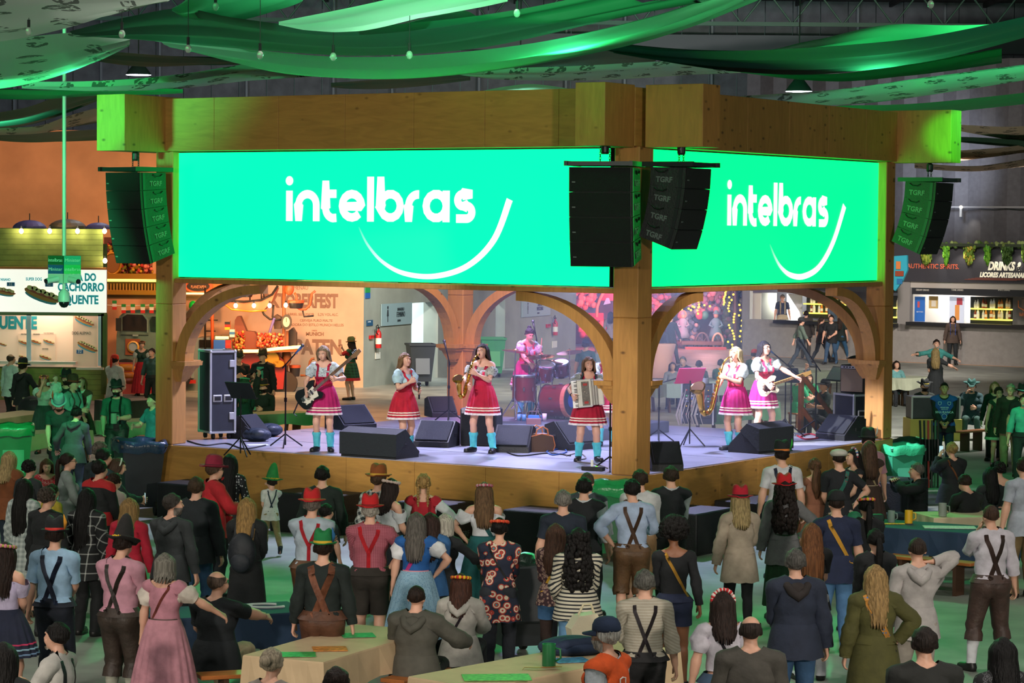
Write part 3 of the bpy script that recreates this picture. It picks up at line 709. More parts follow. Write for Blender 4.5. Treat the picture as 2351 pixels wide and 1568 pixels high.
def person(x, y, h, face, label, sex='m', skin_='l', hair=('short', '2a1d16'), top=None, vest=None, bot=None, hat=None, shoes='1b1a1a', socks=None, pose=None, fat=0., belly=0., straps=(), base=0., lod=0, extra=(), at=None, group=None, htop=None, cat='person', name='person', strap_on=-1):
 """x, y: pixel of the crown of the head (or at=(X, Y) in metres); face: degrees, 0 = back to the camera, 180 = facing it"""
 global NPEOPLE
 pose = dict(pose or {}); k = h/1.75
 if h < 1.45 and 'hs' not in pose: pose['hs'] = 1+(1.6-h)*.42
 G = bones(pose); rz = -math.radians(face)
 crown = G[4][0] @ np.array([0, 0, 1.76])+G[4][1]
 if at is None:
  hz = crown[2]*k+(.045 if hat and hat[0] not in ('flowers', 'tiara', 'alice') else .0)*k
  p = onz(x, y, base+hz); c2 = rotz(rz) @ (crown*k); at = (p[0]-c2[0], p[1]-c2[1])
 e = empty(name, (at[0], at[1], base), rz, label, cat, group, k); NPEOPLE += 1
 V, F, N = body(sex, lod); W = weights(V); ck = pose.get('curl', .55)
 key = ('w', sex, lod)
 B = shape(curl(V, ck), N, W, fat, belly)
 mesh_np('body', skin(B, W, G), F, mat(SKINS.get(skin_, skin_), rough=.5, var=.08, key='skin'), e)
 def put(nm, V, F, W, m, rest=None, N=None, fatw=True):
  if N is not None: V2 = shape(V, N, W, fat, belly)
  elif fatw and (fat or belly): V2 = shape(V, np.zeros_like(V), W, fat, belly)
  else: V2 = V
  return mesh_np(nm, skin(V2, W, G), F, m, e, rest=V)
 def wear(nm, g, m): return put(nm, g[0], g[1], g[2], m, N=g[3])
 def pair(nm, g, m):                    # one piece for each foot
  for sgn in (-1, 1):
   kf = g[1][(g[0][g[1]][:, :, 0].mean(1)*sgn) > 0]; u = np.unique(kf); mp = np.zeros(len(g[0]), np.int64); mp[u] = np.arange(len(u))
   if len(u): put(nm, g[0][u], mp[kf], g[2][u], m, N=g[3][u])
 tops = []; untuck = False
 TK = {'tee': ('top', .20, 1.0, .016, 'tee', 0), 'shirt': ('top', .40, .985, .017, 'collar', 0), 'short': ('top', .24, .985, .02, 'collar', 0), 'long': ('top', .53, 1.0, .016, 'tee', 0), 'jacket': ('top', .545, 1.0, .032, 'collar', 0), 'blouse': ('top', .19, 1.06, .013, 'scoop', .05),
  'off': ('top', .20, 1.06, .016, 'off', .045), 'sleeve': ('top', .52, 1.0, .015, 'scoop', .01), 'polo': ('top', .22, 1.0, .02, 'collar', 0), 'tank': ('top', .02, 1.0, .014, 'scoop', 0), 'vest': ('top', .02, .92, .026, 'v', 0), 'bodice': ('top', .02, 1.055, .021, 'scoop', 0), 'corset': ('top', .02, 1.055, .021, 'low', 0), 'tuck': ('top', .53, .985, .016, 'tee', 0), 'sweater': ('top', .50, 1.0, .026, 'tee', 0), 'backless': ('top', .52, 1.0, .01, 'scoop', 0)}
 for which, spec in (('top', top), ('vest', vest)):
  if not spec: continue
  kind, m = spec[0], spec[1]; m = cloth(m) if isinstance(m, str) else m; kk = TK[kind]
  g = garment(sex, lod, kk[0], kk[1], kk[2], kk[3], kk[4], kk[5]); tops.append(g)
  nm = {'tee': 'shirt', 'short': 'shirt', 'long': 'shirt', 'off': 'blouse', 'sleeve': 'blouse', 'polo': 'shirt', 'tank': 'shirt', 'backless': 'shirt', 'corset': 'bodice', 'tuck': 'shirt'}.get(kind, kind)
  wear(nm, g, m)
  hem = spec[2] if len(spec) > 2 else (.80 if kind in ('tee', 'long', 'polo', 'jacket', 'sweater') else None)
  if hem:
   ofs = kk[3]; r0 = ring(sex, 1.12); rm = ring(sex, .93)
   v, f, w = loft(1.12, hem, (r0[0]+ofs-.004, r0[1]+ofs-.004), (rm[0]+ofs+.022+fat*.05, rm[1]+ofs+.030+fat*.07), n=36, rows=9, cy=(r0[2], rm[2]-.004), flare=.6)
   v[:, 2] += .006*np.sin(v[:, 0]*40)*(v[:, 2] < hem+.02); put('shirt_hem' if kind not in ('jacket',) else 'jacket_skirt', v, f, w, m); untuck = True
  if kind in ('shirt', 'short', 'polo', 'jacket'):
   mb = MB(); mb.lathe([(.062, 0), (.07, -.004), (.066, .03), (.058, .034)], (0, -.006, 1.462), 16, sx=1.02, sy=1.0, cap=False, M=Matrix.Rotation(-.22, 4, 'X')); v, f = tri_of(mb); put('collar', v, f, weights(v)*0+np.eye(NB)[2], m)
 if bot:
  kind, m = bot[0], bot[1]
  m = (leather(m) if kind in ('leder', 'lederlong') else cloth(m)) if isinstance(m, str) else m
  B_ = {'pants': (1.0, .055, .014), 'jeans': (1.0, .06, .012), 'shorts': (1.02, .5, .024), 'mini': (1.03, .70, .012), 'leder': (1.02, .43, .026), 'lederlong': (1.02, .33, .026), 'tights': (1.0, .06, .006)}
  if kind in B_:
   w0, hm, of = B_[kind]; g = garment(sex, lod, 'legs', w0, hm, of); wear({'mini': 'shorts', 'leder': 'breeches', 'lederlong': 'breeches', 'jeans': 'trousers', 'pants': 'trousers', 'tights': 'leggings'}.get(kind, kind), g, m)
   if kind not in ('tights',) and not untuck:
    wb = .02 if kind == 'mini' else .034; r0 = ring(sex, 1.035); r1 = ring(sex, .96); v, f, w = loft(1.04, .955, (r0[0]+wb, r0[1]+wb), (r1[0]+wb+fat*.05, r1[1]+wb+.004+fat*.07), n=32, rows=3, cy=(r0[2], r1[2])); put('waistband', v, f, w, m)
  elif kind == 'skirt':            # knee-length pleated
   ln = bot[2]; fl = bot[3] if len(bot) > 3 else .30
   v, f, w = loft(1.095, ln, (.158, .128), (fl, fl*.86), .045, 19, 76, 10, flare=.75); put('skirt', v, f, w, m)
   if len(bot) > 4:
    zt = bot[4];
    for q, (za, zb, cc) in enumerate(zt):
     tt = lambda z: ((1.095-z)/(1.095-ln))**.75
     R_ = lambda z: (.158+(fl-.158)*tt(z)+.006, .128+(fl*.86-.128)*tt(z)+.006)
     v2, f, w = loft(za, zb, R_(za), R_(zb), .045, 19, 76, 2, pfull=True)
     put('skirt_trim', v2, f, w, cloth(cc))
 if socks: pair('sock', garment(sex, lod, 'sock', socks[1], .06, .009 if len(socks) < 3 else socks[2]), cloth(socks[0]))
 if shoes: pair('shoe', garment(sex, lod, 'shoe', .085, 0, .009), mat(shoes, rough=.45, key='shoe'))
 if hair and hair[0] != 'none':
  st, hc = hair[0], hair[1]; hm = hairmat(hc)
  parts = []
  cap = garment(sex, lod, 'cap', 1.742 if st in ('long', 'mid', 'xlong', 'wavy', 'bob') else 1.722, {'buzz': 1.60}.get(st, 1.575), {'buzz': .006, 'bald': .007, 'short': .017, 'curls': .01}.get(st, .015), 'bald' if st == 'bald' else 'x')
  parts.append((cap[0], cap[1]))
  w8 = [cap[2]]
  if st in ('long', 'mid', 'bob', 'xlong', 'wavy'):
   v, f, w = hang_hair({'long': 1.22, 'mid': 1.34, 'bob': 1.50, 'xlong': 1.08, 'wavy': 1.2}[st], curly=1.0 if st == 'wavy' else 0, wide=1.0 if st != 'bob' else .96, taper=.7 if st != 'bob' else .95)
   parts.append((v, f)); w8.append(w)
  for exst in ((st,) if len(hair) < 3 else (st, hair[2])):
   x2 = hair_extra(exst)
   if x2 is not None: parts.append(x2); w8.append(head_w(x2[0], exst in ('pony', 'ponycurl', 'longcurl', 'braids', 'pigtails')))
  off = 0; VV = []; FF = []
  for v, f in parts: VV.append(v); FF.append(f+off); off += len(v)
  put('hair', np.concatenate(VV), np.concatenate(FF), np.concatenate(w8), hm, fatw=False)['kind'] = 'stuff'
 if hat:
  for nm, mb, role in hat_mesh(hat[0]):
   c = {'main': hat[1], 'band': hat[2] if len(hat) > 2 else hat[1], 'feather': hat[3] if len(hat) > 3 else 'd8d8d0'}[role]
   v, f = tri_of(mb); v = v.copy()
   t = hat[4] if len(hat) > 4 else -4
   R = rotx(math.radians(t)); c0 = np.array([0, .01, 1.70]); v = (v-c0) @ R.T*(hat[5] if len(hat) > 5 else 1.13)+c0
   if hat[0] in ('flowers', 'tiara') and isinstance(c, (list, tuple)):
    n = 7*4+2; nb = len(v)//n; b = v.reshape(nb, n, 3); fb = f.reshape(nb, -1, 3)
    for ci, cc in enumerate(c):
     ids = [i for i in range(nb) if i % len(c) == ci]
     put(nm, b[ids].reshape(-1, 3), np.concatenate([fb[i]-i*n+j*n for j, i in enumerate(ids)]), head_w(b[ids].reshape(-1, 3)), mat(cc, rough=.7, key='petal'), fatw=False)['kind'] = 'stuff'
   else:
    o = put(nm, v, f, head_w(v), cloth(c) if isinstance(c, str) else c, fatw=False)
    if nm in ('hat_cord', 'flower_crown', 'hairband'): o['kind'] = 'stuff'
 for sp in straps:                      # (name, colour, kind, width)
  nm, c, kd = sp[:3]; w = sp[3] if len(sp) > 3 else .036; g = tops[strap_on]; m = leather(c) if isinstance(c, str) else c
  paths = {'X': [[('b', -.075, .95), ('b', .0, 1.16), ('b', .085, 1.40), ('b', .088, 1.445), ('t', .088, -.03), ('t', .088, .03), ('f', .09, 1.42), ('f', .09, 1.36), ('f', .09, .95)], [('b', .075, .95), ('b', 0, 1.16), ('b', -.085, 1.40), ('b', -.088, 1.445), ('t', -.088, -.03), ('t', -.088, .03), ('f', -.09, 1.42), ('f', -.09, 1.36), ('f', -.09, .95)]],
    'Y': [[('b', 0, .95), ('b', 0, 1.2)], [('b', 0, 1.2), ('b', .08, 1.40), ('b', .085, 1.445), ('t', .085, -.03), ('t', .085, .03), ('f', .085, 1.42), ('f', .085, 1.38), ('f', .085, .95)], [('b', 0, 1.2), ('b', -.08, 1.40), ('b', -.085, 1.445), ('t', -.085, -.03), ('t', -.085, .03), ('f', -.085, 1.42), ('f', -.085, 1.38), ('f', -.085, .95)]],
    'H': [[('b', .085, .95), ('b', .085, 1.40), ('b', .087, 1.445), ('t', .087, -.03), ('t', .087, .03), ('f', .085, 1.42), ('f', .085, 1.36), ('f', .085, .97)], [('b', -.085, .95), ('b', -.085, 1.40), ('b', -.087, 1.445), ('t', -.087, -.03), ('t', -.087, .03), ('f', -.085, 1.42), ('f', -.085, 1.36), ('f', -.085, .97)]],
    'B': [[('f', -.09, 1.24), ('f', .09, 1.24)]], 'F': [[('f', 0, 1.42), ('f', 0, 1.02)]],
    'R': [[('b', .15, .97), ('b', -.08, 1.41), ('b', -.085, 1.445), ('t', -.085, -.03), ('t', -.085, .03), ('f', -.08, 1.42), ('f', -.06, 1.38), ('f', .14, .97)]], 'L': [[('b', -.15, .97), ('b', .08, 1.41), ('b', .085, 1.445), ('t', .085, -.03), ('t', .085, .03), ('f', .08, 1.42), ('f', .06, 1.38), ('f', -.14, .97)]]}[kd]
  for pth in paths:
   v, f = ribbon(g, pth, w); W8 = weights(v)
   if kd in 'XYHBRLF': W8[:, 5:11] = 0; W8 /= np.maximum(W8.sum(1, keepdims=True), 1e-6)
   put(nm, v, f, W8, m)
 hw = head_w(np.zeros((1, 3)))
 seen = abs(((face+math.degrees(0)+0-pose.get('hyaw', 0)) % 360)-180) < 100
 if seen and lod == 0:
  for sg in (-1, 1):
   for nm, c, mk in (('eye', 'ded8d0', lambda b: b.ball((sg*.03, .1, 1.653), (.0125, .011, .0075), 8, 6)), ('pupil', '1a120e', lambda b: b.ball((sg*.03, .1085, 1.653), (.0062, .004, .0066), 8, 5)),
       ('eyebrow', hair[1] if hair else '2a1d16', lambda b: b.tube([(sg*.013, .116, 1.677), (sg*.03, .114, 1.683), (sg*.046, .104, 1.678)], [.0035, .0045, .002], 6))):
    b = MB(); mk(b); v, f = tri_of(b); put(nm, v, f, head_w(v), mat(c, rough=.4, key='face'), fatw=False)
  b = MB(); b.ball((0, .112, 1.594), (.0215, .0095, .0085), 12, 6); v, f = tri_of(b); put('lips', v, f, head_w(v), mat('a85a54', rough=.4, key='face'), fatw=False)
 for x in extra:
  kd = x[0]; b = MB(); m = None
  if kd == 'beard':
   g = garment(sex, lod, 'cap', 1.52, 1.52, .007); P = g[0]
   V0, F0, N0 = body(sex, lod); D = np.concatenate([V0, N0], 1); D, FF = clip(D, F0, D[:, 2]-1.53); D, FF = clip(D, FF, 1.61-D[:, 2]+.25*np.maximum(0, np.abs(D[:, 0])-.035)); D, FF = clip(D, FF, D[:, 1]-.01); q = D[:, :3]+D[:, 3:]*.006
   put('beard', q, FF, head_w(q), hairmat(x[1]), fatw=False); continue
  if kd == 'glasses':
   for s in (-1, 1): b.tube([(s*.031+.02*math.cos(a*PI/6), .121, 1.65+.016*math.sin(a*PI/6)) for a in range(12)], .0028, 5, True); b.tube([(s*.05, .12, 1.655), (s*.079, .05, 1.652), (s*.08, -.01, 1.645)], .0026, 5)
   b.tube([(-.011, .122, 1.652), (.011, .122, 1.652)], .0025, 5); m = mat(x[1], rough=.3, key='frame'); v, f = tri_of(b); put('glasses', v, f, head_w(v), m, fatw=False); continue
  if kd == 'hood':
   b.tube([(.075, .06, 1.455), (.092, -.01, 1.475), (.085, -.085, 1.455), (.05, -.135, 1.40), (0, -.15, 1.36), (-.05, -.135, 1.40), (-.085, -.085, 1.455), (-.092, -.01, 1.475), (-.075, .06, 1.455)], [.015, .028, .036, .04, .046, .04, .036, .028, .015], 10)
   b.ball((0, -.105, 1.41), (.085, .045, .075), 14, 8); v, f = tri_of(b); W8 = np.zeros((len(v), NB)); W8[:, 2] = 1; put('hood', v, f, W8, cloth(x[1])); continue
  if kd == 'apron':
   v, f, w = loft(1.07, x[2], (.150, .120), (.31, .275), .03, 15, 60, 8, flare=.75); keep = np.array([all(v[i, 1] > .02 for i in t) for t in f]); put('apron', v, f[keep], w, cloth(x[1])); continue
  if kd == 'sash':
   v, f, w = loft(1.105, 1.045, (.142, .112), (.152, .12), n=40, rows=3); put('sash', v, f, w, cloth(x[1])); continue
  if kd == 'trim':   # band around the legs/skirt
   v, f, w = loft(x[2], x[3], (x[4], x[4]*.86), (x[4]+.006, x[4]*.86+.006), n=60, rows=2); put('trim', v, f, w, cloth(x[1])); continue
  if kd == 'watch':
   c0 = SH+AD*(L1+L2-.03); b.tube([tuple(c0+AN*.031*math.cos(a*PI/6)+np.array([0, 1, 0])*.031*math.sin(a*PI/6)) for a in range(12)], .008, 6, True); v, f = tri_of(b); v[:, 0] *= x[2]; W8 = np.zeros((len(v), NB)); W8[:, 9 if x[2] > 0 else 6] = 1; put('wristwatch', v, f, W8, mat(x[1], rough=.4, key='strap')); continue
  if kd == 'legwarm':
   v0 = garment(sex, lod, 'sock', .33, .075, .02); v = v0[0].copy(); v += v0[3]*(.008*np.sin(v[:, 2]*110))[:, None]; pair('leg_warmer', (v, v0[1], v0[2], v0[3]), cloth(x[1])); continue
 e['h'] = k
 return e, G, k
def hand_at(e, G, k, side='r', a=.07, c=.03):   # world point inside a closed hand
 m = np.array([1 if side == 'r' else -1, 1, 1]); p = (SH+AD*(L1+L2+a)+AN*c)*m; R, t = G[10 if side == 'r' else 7]; q = (R @ p+t)*k
 rz = e.rotation_euler[2]; q = rotz(rz) @ q; return np.array(e.location)+q
STZ = 1.15
C0 = onz(1460, 1093, STZ); ANG = math.radians(-32.7)
SM = Matrix.Translation((C0[0], C0[1], 0)) @ Matrix.Rotation(ANG, 4, 'Z'); SMI = SM.inverted()
def S(x, y, z=0): return SM @ Vector((x, y, z))
def hit(px, py, axis, val):                # view line meets a stage plane (axis 0: x = val, 1: y = val)
 o = SMI @ Vector((0, 0, CAM_Z)); d = SMI.to_3x3() @ Vector(ray(px, py)); t = (val-o[axis])/d[axis]; return o+d*t
def deck(px, py): return SMI @ Vector(onz(px, py, STZ))
XL = hit(356, 1019, 1, 0)[0]; YR = hit(2047, 1003, 0, 0)[1]
def wood(col, dark, key, knots=1.0, sc=(1.6, 1.6, 9.)):
 m = bpy.data.materials.new(key); m.use_nodes = True; nt = m.node_tree; N = nt.nodes; L = nt.links; b = N['Principled BSDF']; b.inputs['Roughness'].default_value = .6
 tc = N.new('ShaderNodeTexCoord'); mp = N.new('ShaderNodeMapping'); mp.inputs['Scale'].default_value = sc; L.new(tc.outputs['Object'], mp.inputs[0])
 n = N.new('ShaderNodeTexNoise'); n.inputs['Scale'].default_value = 2.2; n.inputs['Detail'].default_value = 6; n.inputs['Distortion'].default_value = 1.2; L.new(mp.outputs[0], n.inputs['Vector'])
 r = N.new('ShaderNodeValToRGB'); e = r.color_ramp.elements; c = srgb(col); d = srgb(dark)
 e[0].position = .3; e[0].color = (*[x*.72+y*.28 for x, y in zip(c, d)], 1); e[1].position = .7; e[1].color = (*c, 1); L.new(n.outputs['Fac'], r.inputs[0])
 mp2 = N.new('ShaderNodeMapping'); mp2.inputs['Scale'].default_value = (3.1, 3.1, 5.5); L.new(tc.outputs['Object'], mp2.inputs[0])
 v = N.new('ShaderNodeTexVoronoi'); v.inputs['Scale'].default_value = 1.0; v.inputs['Randomness'].default_value = .62; L.new(mp2.outputs[0], v.inputs['Vector'])
 mr = N.new('ShaderNodeMapRange'); mr.inputs[1].default_value = .05; mr.inputs[2].default_value = .17; mr.inputs[3].default_value = knots; mr.inputs[4].default_value = 0; L.new(v.outputs['Distance'], mr.inputs[0])
 mx = N.new('ShaderNodeMix'); mx.data_type = 'RGBA'; L.new(mr.outputs[0], mx.inputs[0]); L.new(r.outputs[0], mx.inputs[6]); mx.inputs[7].default_value = (*d, 1); L.new(mx.outputs[2], b.inputs['Base Color'])
 return m
PLY = wood('b8873f', '4a2c10', 'plywood', .75, (.8, .8, 5)); PLY2 = wood('ad7a3a', '43270e', 'plywood_dark', .85, (5, 5, .8)); TIM = wood('b98444', '4a2a10', 'timber', .8, (6, 6, .7))
def sbox(name, c, d, m, parent, bev=.006, rz=0):
 return MB().box(c, d, rz=rz, bev=bev).build(name, m, parent)
st = empty('stage', label='square plywood stage with corner posts, arched braces and deep header boards', cat='stage'); st.matrix_world = SM
DECKM = mat('8d8f9b', rough=.34, var=.22, bump=.05, bscale=8, key='stage_vinyl', vscale=1.3)
MB().box((XL/2, YR/2, STZ-.06), (-XL-.04, YR-.04, .12)).build('deck', DECKM, st)
for i in range(4):      # taped seams between deck sheets
 y = YR*(i+1)/5; MB().box((XL/2, y, STZ+.0015), (-XL-.6, .03, .003)).build('deck_seam', mat('6f727c', rough=.4), st)
ZF = STZ-.012; n = 7; w = -XL/n
for i in range(n): sbox('fascia_panel', (XL+w*(i+.5), -.012, ZF/2), (w-.006, .024, ZF), PLY, st, .003)
n = 7; w = YR/n
for i in range(n): sbox('fascia_panel', (.012, w*(i+.5), ZF/2), (.024, w-.006, ZF), PLY, st, .003)
MB().box((XL/2, YR-.02, ZF/2), (-XL, .03, ZF)).build('fascia_panel', PLY, st); MB().box((XL+.02, YR/2, ZF/2), (.03, YR-.1, ZF)).build('fascia_panel', PLY, st)
PW = .36; ZB, ZT = 3.80, 5.95                 # beam under the screens, bottom of the header
posts = [(0, 0), (XL, 0), (0, YR), (XL, YR)]
pc = {}
for i, (x, y) in enumerate(posts):
 w = .42 if i == 0 else PW
 cx = x-w/2 if x == 0 else x+w/2; cy = y+w/2 if y == 0 else y-w/2; pc[i] = (cx, cy, w)
 h2 = 2.3
 sbox('post', (cx, cy, STZ+h2/2-.0), (w, w, h2), TIM, st, .012); sbox('post', (cx, cy, STZ+h2+(ZT-STZ-h2)/2), (w, w, ZT-STZ-h2-.004), TIM, st, .012)
 if i: sbox('post_foot', (cx, cy, STZ/2), (w+.02, w+.02, STZ-.01), PLY, st, .012)
 else: sbox('post_foot', (-.2, .2, STZ/2), (.46, .46, STZ-.01), PLY, st, .01)
for a, b, yy in ((XL+PW, -.42, .18), (XL+PW, -PW, YR-.18)): sbox('beam', ((a+b)/2, yy, ZB+.04), (b-a-.01, .26, .08), TIM, st, .008)
for a, b, xx in ((.42, YR-PW, -.18), (PW, YR-PW, XL+.18)): sbox('beam', (xx, (a+b)/2, ZB+.04), (.26, b-a-.01, .08), TIM, st, .008)
HZ0, HZ1 = 5.95, 6.80
def header(x0, x1, y0, y1, n, m):
 for i in range(n):
  fx, fy = (x1-x0)/n, (y1-y0)/n
  if abs(x1-x0) > abs(y1-y0): sbox('header_panel', (x0+fx*(i+.5), (y0+y1)/2, (HZ0+HZ1)/2), (fx-.006, y1-y0, HZ1-HZ0), m, st, .004)
  else: sbox('header_panel', ((x0+x1)/2, y0+fy*(i+.5), (HZ0+HZ1)/2), (x1-x0, fy-.006, HZ1-HZ0), m, st, .004)
header(XL, -.02, -.10, .30, 7, PLY); header(-.30, .10, .31, YR, 6, PLY2)
header(XL, -.3, YR-.3, YR, 7, PLY); header(XL, XL+.3, .31, YR-.31, 7, PLY2)
def arm(x0, x1, y0, y1, m): sbox('hanging_box', ((x0+x1)/2, (y0+y1)/2, (HZ0+HZ1)/2+.005), (x1-x0, y1-y0, HZ1-HZ0+.05), m, st, .004)
aL = hit(1320, 330, 1, -.95)[0]; aR = hit(1388, 330, 1, -.95)[0]; arm(aL, aR, -.95, -.105, PLY2); ARM_B = ((aL+aR)/2, -.62)
bL = hit(1613, 335, 0, 1.05)[1]; bR = hit(1652, 335, 0, 1.05)[1]; arm(.105, 1.05, bL, bR, PLY2); ARM_C = (.62, (bL+bR)/2)
lL = hit(222, 330, 1, -1.1)[0]; lR = hit(286, 330, 1, -1.1)[0]; arm(lL, lR, -1.1, .3, PLY2); ARM_A = ((lL+lR)/2, -.55)
rL = hit(2183, 350, 0, 1.1)[1]; rR = hit(2206, 350, 0, 1.1)[1]; arm(-.3, 1.1, rL, rR, PLY2); ARM_D = (.6, (rL+rR)/2)
def brace(p, dirv, post_w, face_off):
 """quarter-ellipse brace from the capital on a post up to the beam; dirv along the span (stage axes)"""
 R1, Hh = 1.75, ZB-2.52; pr = []; wd = .26
 for k in range(15):
  a = PI-k*(PI/2)/14; pr.append((R1+R1*math.cos(a)*1.0, 2.52+Hh*math.sin(a)))
 prin = []
 for k in range(15):
  a = PI-k*(PI/2)/14; prin.append((R1+(R1-wd*.8)*math.cos(a), 2.52+(Hh-wd*.55)*math.sin(a)))
 poly = pr+prin[::-1]; M = Matrix.Translation((p[0], p[1], 0)) @ Matrix.Rotation(math.atan2(dirv[1], dirv[0]), 4, 'Z')
 mb = MB(); n = 15
 for k in range(n-1):
  q = [pr[k], pr[k+1], prin[k+1], prin[k]]
  V = [M @ Vector((a, -.11, b)) for a, b in q]+[M @ Vector((a, .11, b)) for a, b in q]
  mb.add(V, [(0, 1, 2, 3), (7, 6, 5, 4), (0, 4, 5, 1), (3, 2, 6, 7)]+([(0, 3, 7, 4)] if k == 0 else [])+([(1, 5, 6, 2)] if k == n-2 else []))
 bm = bmesh.new(); me = bpy.data.meshes.new('brace'); me.from_pydata(mb.v, [], mb.f); bm.from_mesh(me); bmesh.ops.remove_doubles(bm, verts=bm.verts, dist=.0005); bmesh.ops.recalc_face_normals(bm, faces=bm.faces); bm.to_mesh(me); bm.free()
 me.materials.append(TIM); o = bpy.data.objects.new('brace', me); COL.objects.link(o); o.parent = st
 cb = MB()
 for z0, z1, w0, w1 in ((2.18, 2.22, .10, .12), (2.22, 2.40, .13, .22), (2.40, 2.45, .25, .27), (2.45, 2.52, .30, .31)):
  V = []
  for z, w in ((z0, w0), (z1, w1)): V += [M @ Vector((0, -w*.75, z)), M @ Vector((w, -w*.75, z)), M @ Vector((w, w*.75, z)), M @ Vector((0, w*.75, z))]
  cb.add(V, [(0, 3, 2, 1), (4, 5, 6, 7), (0, 1, 5, 4), (1, 2, 6, 5), (2, 3, 7, 6), (3, 0, 4, 7)])
 cb.build('capital', TIM, st)
for i, (x, y) in enumerate(posts):
 cx, cy, w = pc[i]; sx = -1 if x == 0 else 1; sy = 1 if y == 0 else -1
 brace((cx+sx*w/2, cy), (sx, 0), w, 0); brace((cx, cy+sy*w/2), (0, sy), w, 0)
MB().box((XL/2, YR/2, HZ1-.05), (-XL-.7, YR-.7, .06)).build('stage_roof', mat('141416', rough=.8), st)
def led_mat(col, key): return mat('000000', rough=.5, emit=1.0, ecol=col, key=key)
LEDW = mat('000000', emit=1.0, ecol=(1.15, 1.15, 1.2), key='led_white')
def arc(cx, cy, r, a0, a1, n=14, ry=None): return [(cx+r*math.cos(math.radians(a0+(a1-a0)*k/n)), cy+(ry or r)*math.sin(math.radians(a0+(a1-a0)*k/n))) for k in range(n+1)]
GL = {'i': (.32, [[(.14, 0), (.14, .98)]]), 'n': (1.0, [[(.13, 0), (.13, .52)]+arc(.48, .52, .35, 180, 0)+[(.83, 0)]]),
 't': (.60, [[(.14, 1.3), (.14, .42)]+arc(.46, .42, .32, 180, 262)+[(.56, .115)], [(.14, .88), (.56, .88)]]), 'e': (1.02, [[(.16, .48), (.86, .48)]+arc(.5, .5, .375, 0, 318)]),
 'l': (.34, [[(.14, 1.42), (.14, 0)]]), 'b': (1.0, [[(.13, 1.42), (.13, .5)]+arc(.5, .5, .375, 180, 540)]), 'r': (.60, [[(.13, 0), (.13, .5)]+arc(.49, .5, .36, 180, 85)]),
 'a': (1.06, [arc(.5, .5, .375, 0, 360), [(.87, .98), (.87, 0)]]), 's': (.86, [[(.72, .87), (.36, .87)]+arc(.36, .685, .185, 90, 270)+[(.5, .5)]+arc(.5, .31, .195, 90, -90)+[(.12, .115)]])}
def ribbon2(mb, pts, w, T):
 n = len(pts); A = []; B = []
 for i, p in enumerate(pts):
  a = pts[max(i-1, 0)]; b = pts[min(i+1, n-1)]; dx, dy = b[0]-a[0], b[1]-a[1]; l = math.hypot(dx, dy) or 1; ww = w if not isinstance(w, (list, tuple)) else w[i]
  k = 1.0
  if 0 < i < n-1:
   d1 = (p[0]-a[0], p[1]-a[1]); d2 = (b[0]-p[0], b[1]-p[1]); l1 = math.hypot(*d1) or 1; l2 = math.hypot(*d2) or 1; c = (d1[0]*d2[0]+d1[1]*d2[1])/(l1*l2); k = 1/math.sqrt(max(.3, (1+c)/2))
  nx, ny = -dy/l*ww/2*k, dx/l*ww/2*k; A.append(T((p[0]+nx, p[1]+ny))); B.append(T((p[0]-nx, p[1]-ny)))
 mb.strip(A, B)
def logo(parent, T, x0, x1, zb, zx, word='intelbras'):
 tot = sum(GL[c][0]+.06 for c in word); k = (x1-x0)/tot; x = x0
 for ch in word:
  mb = MB(); wd, strokes = GL[ch]
  for s in strokes: ribbon2(mb, [(x+p[0]*k, zb+p[1]*zx) for p in s], .262*k, T)
  if ch == 'i': mb.add([T((x+.14*k+a*k, zb+1.3*zx+b*zx)) for a, b in arc(0, 0, .15, 0, 345, 23)], [tuple(range(24))])
  mb.build('logo_letter', LEDW, parent); x += (wd+.06)*k
def smile(parent, T, pts, wds, gcol):
 P = []; Wd = []
 for i in range(len(pts)-1):
  p0 = pts[max(i-1, 0)]; p1 = pts[i]; p2 = pts[i+1]; p3 = pts[min(i+2, len(pts)-1)]
  for t in np.linspace(0, 1, 8, endpoint=False):
   P.append(tuple(.5*((2*p1[j])+(-p0[j]+p2[j])*t+(2*p0[j]-5*p1[j]+4*p2[j]-p3[j])*t*t+(-p0[j]+3*p1[j]-3*p2[j]+p3[j])*t**3) for j in (0, 1))); Wd.append(wds[i]+(wds[i+1]-wds[i])*t)
 P.append(pts[-1]); Wd.append(wds[-1]); mb = MB(); ribbon2(mb, P, Wd, T)
 m = bpy.data.materials.new('led_smile'); m.use_nodes = True; N = m.node_tree.nodes; L = m.node_tree.links; b = N['Principled BSDF']; b.inputs['Base Color'].default_value = (0, 0, 0, 1)
 a = N.new('ShaderNodeAttribute'); a.attribute_name = 'fade'; mx = N.new('ShaderNodeMix'); mx.data_type = 'RGBA'; L.new(a.outputs['Fac'], mx.inputs[0]); mx.inputs[6].default_value = (*gcol, 1); mx.inputs[7].default_value = (1.15, 1.15, 1.2, 1)
 L.new(mx.outputs[2], b.inputs['Emission Color']); b.inputs['Emission Strength'].default_value = 1
 o = mb.build('logo_smile', m, parent); at = o.data.attributes.new('fade', 'FLOAT', 'POINT'); k = len(P)
 at.data.foreach_set('value', np.array([min(1, (i % k)/k*2.2) for i in range(2*k)], np.float32))
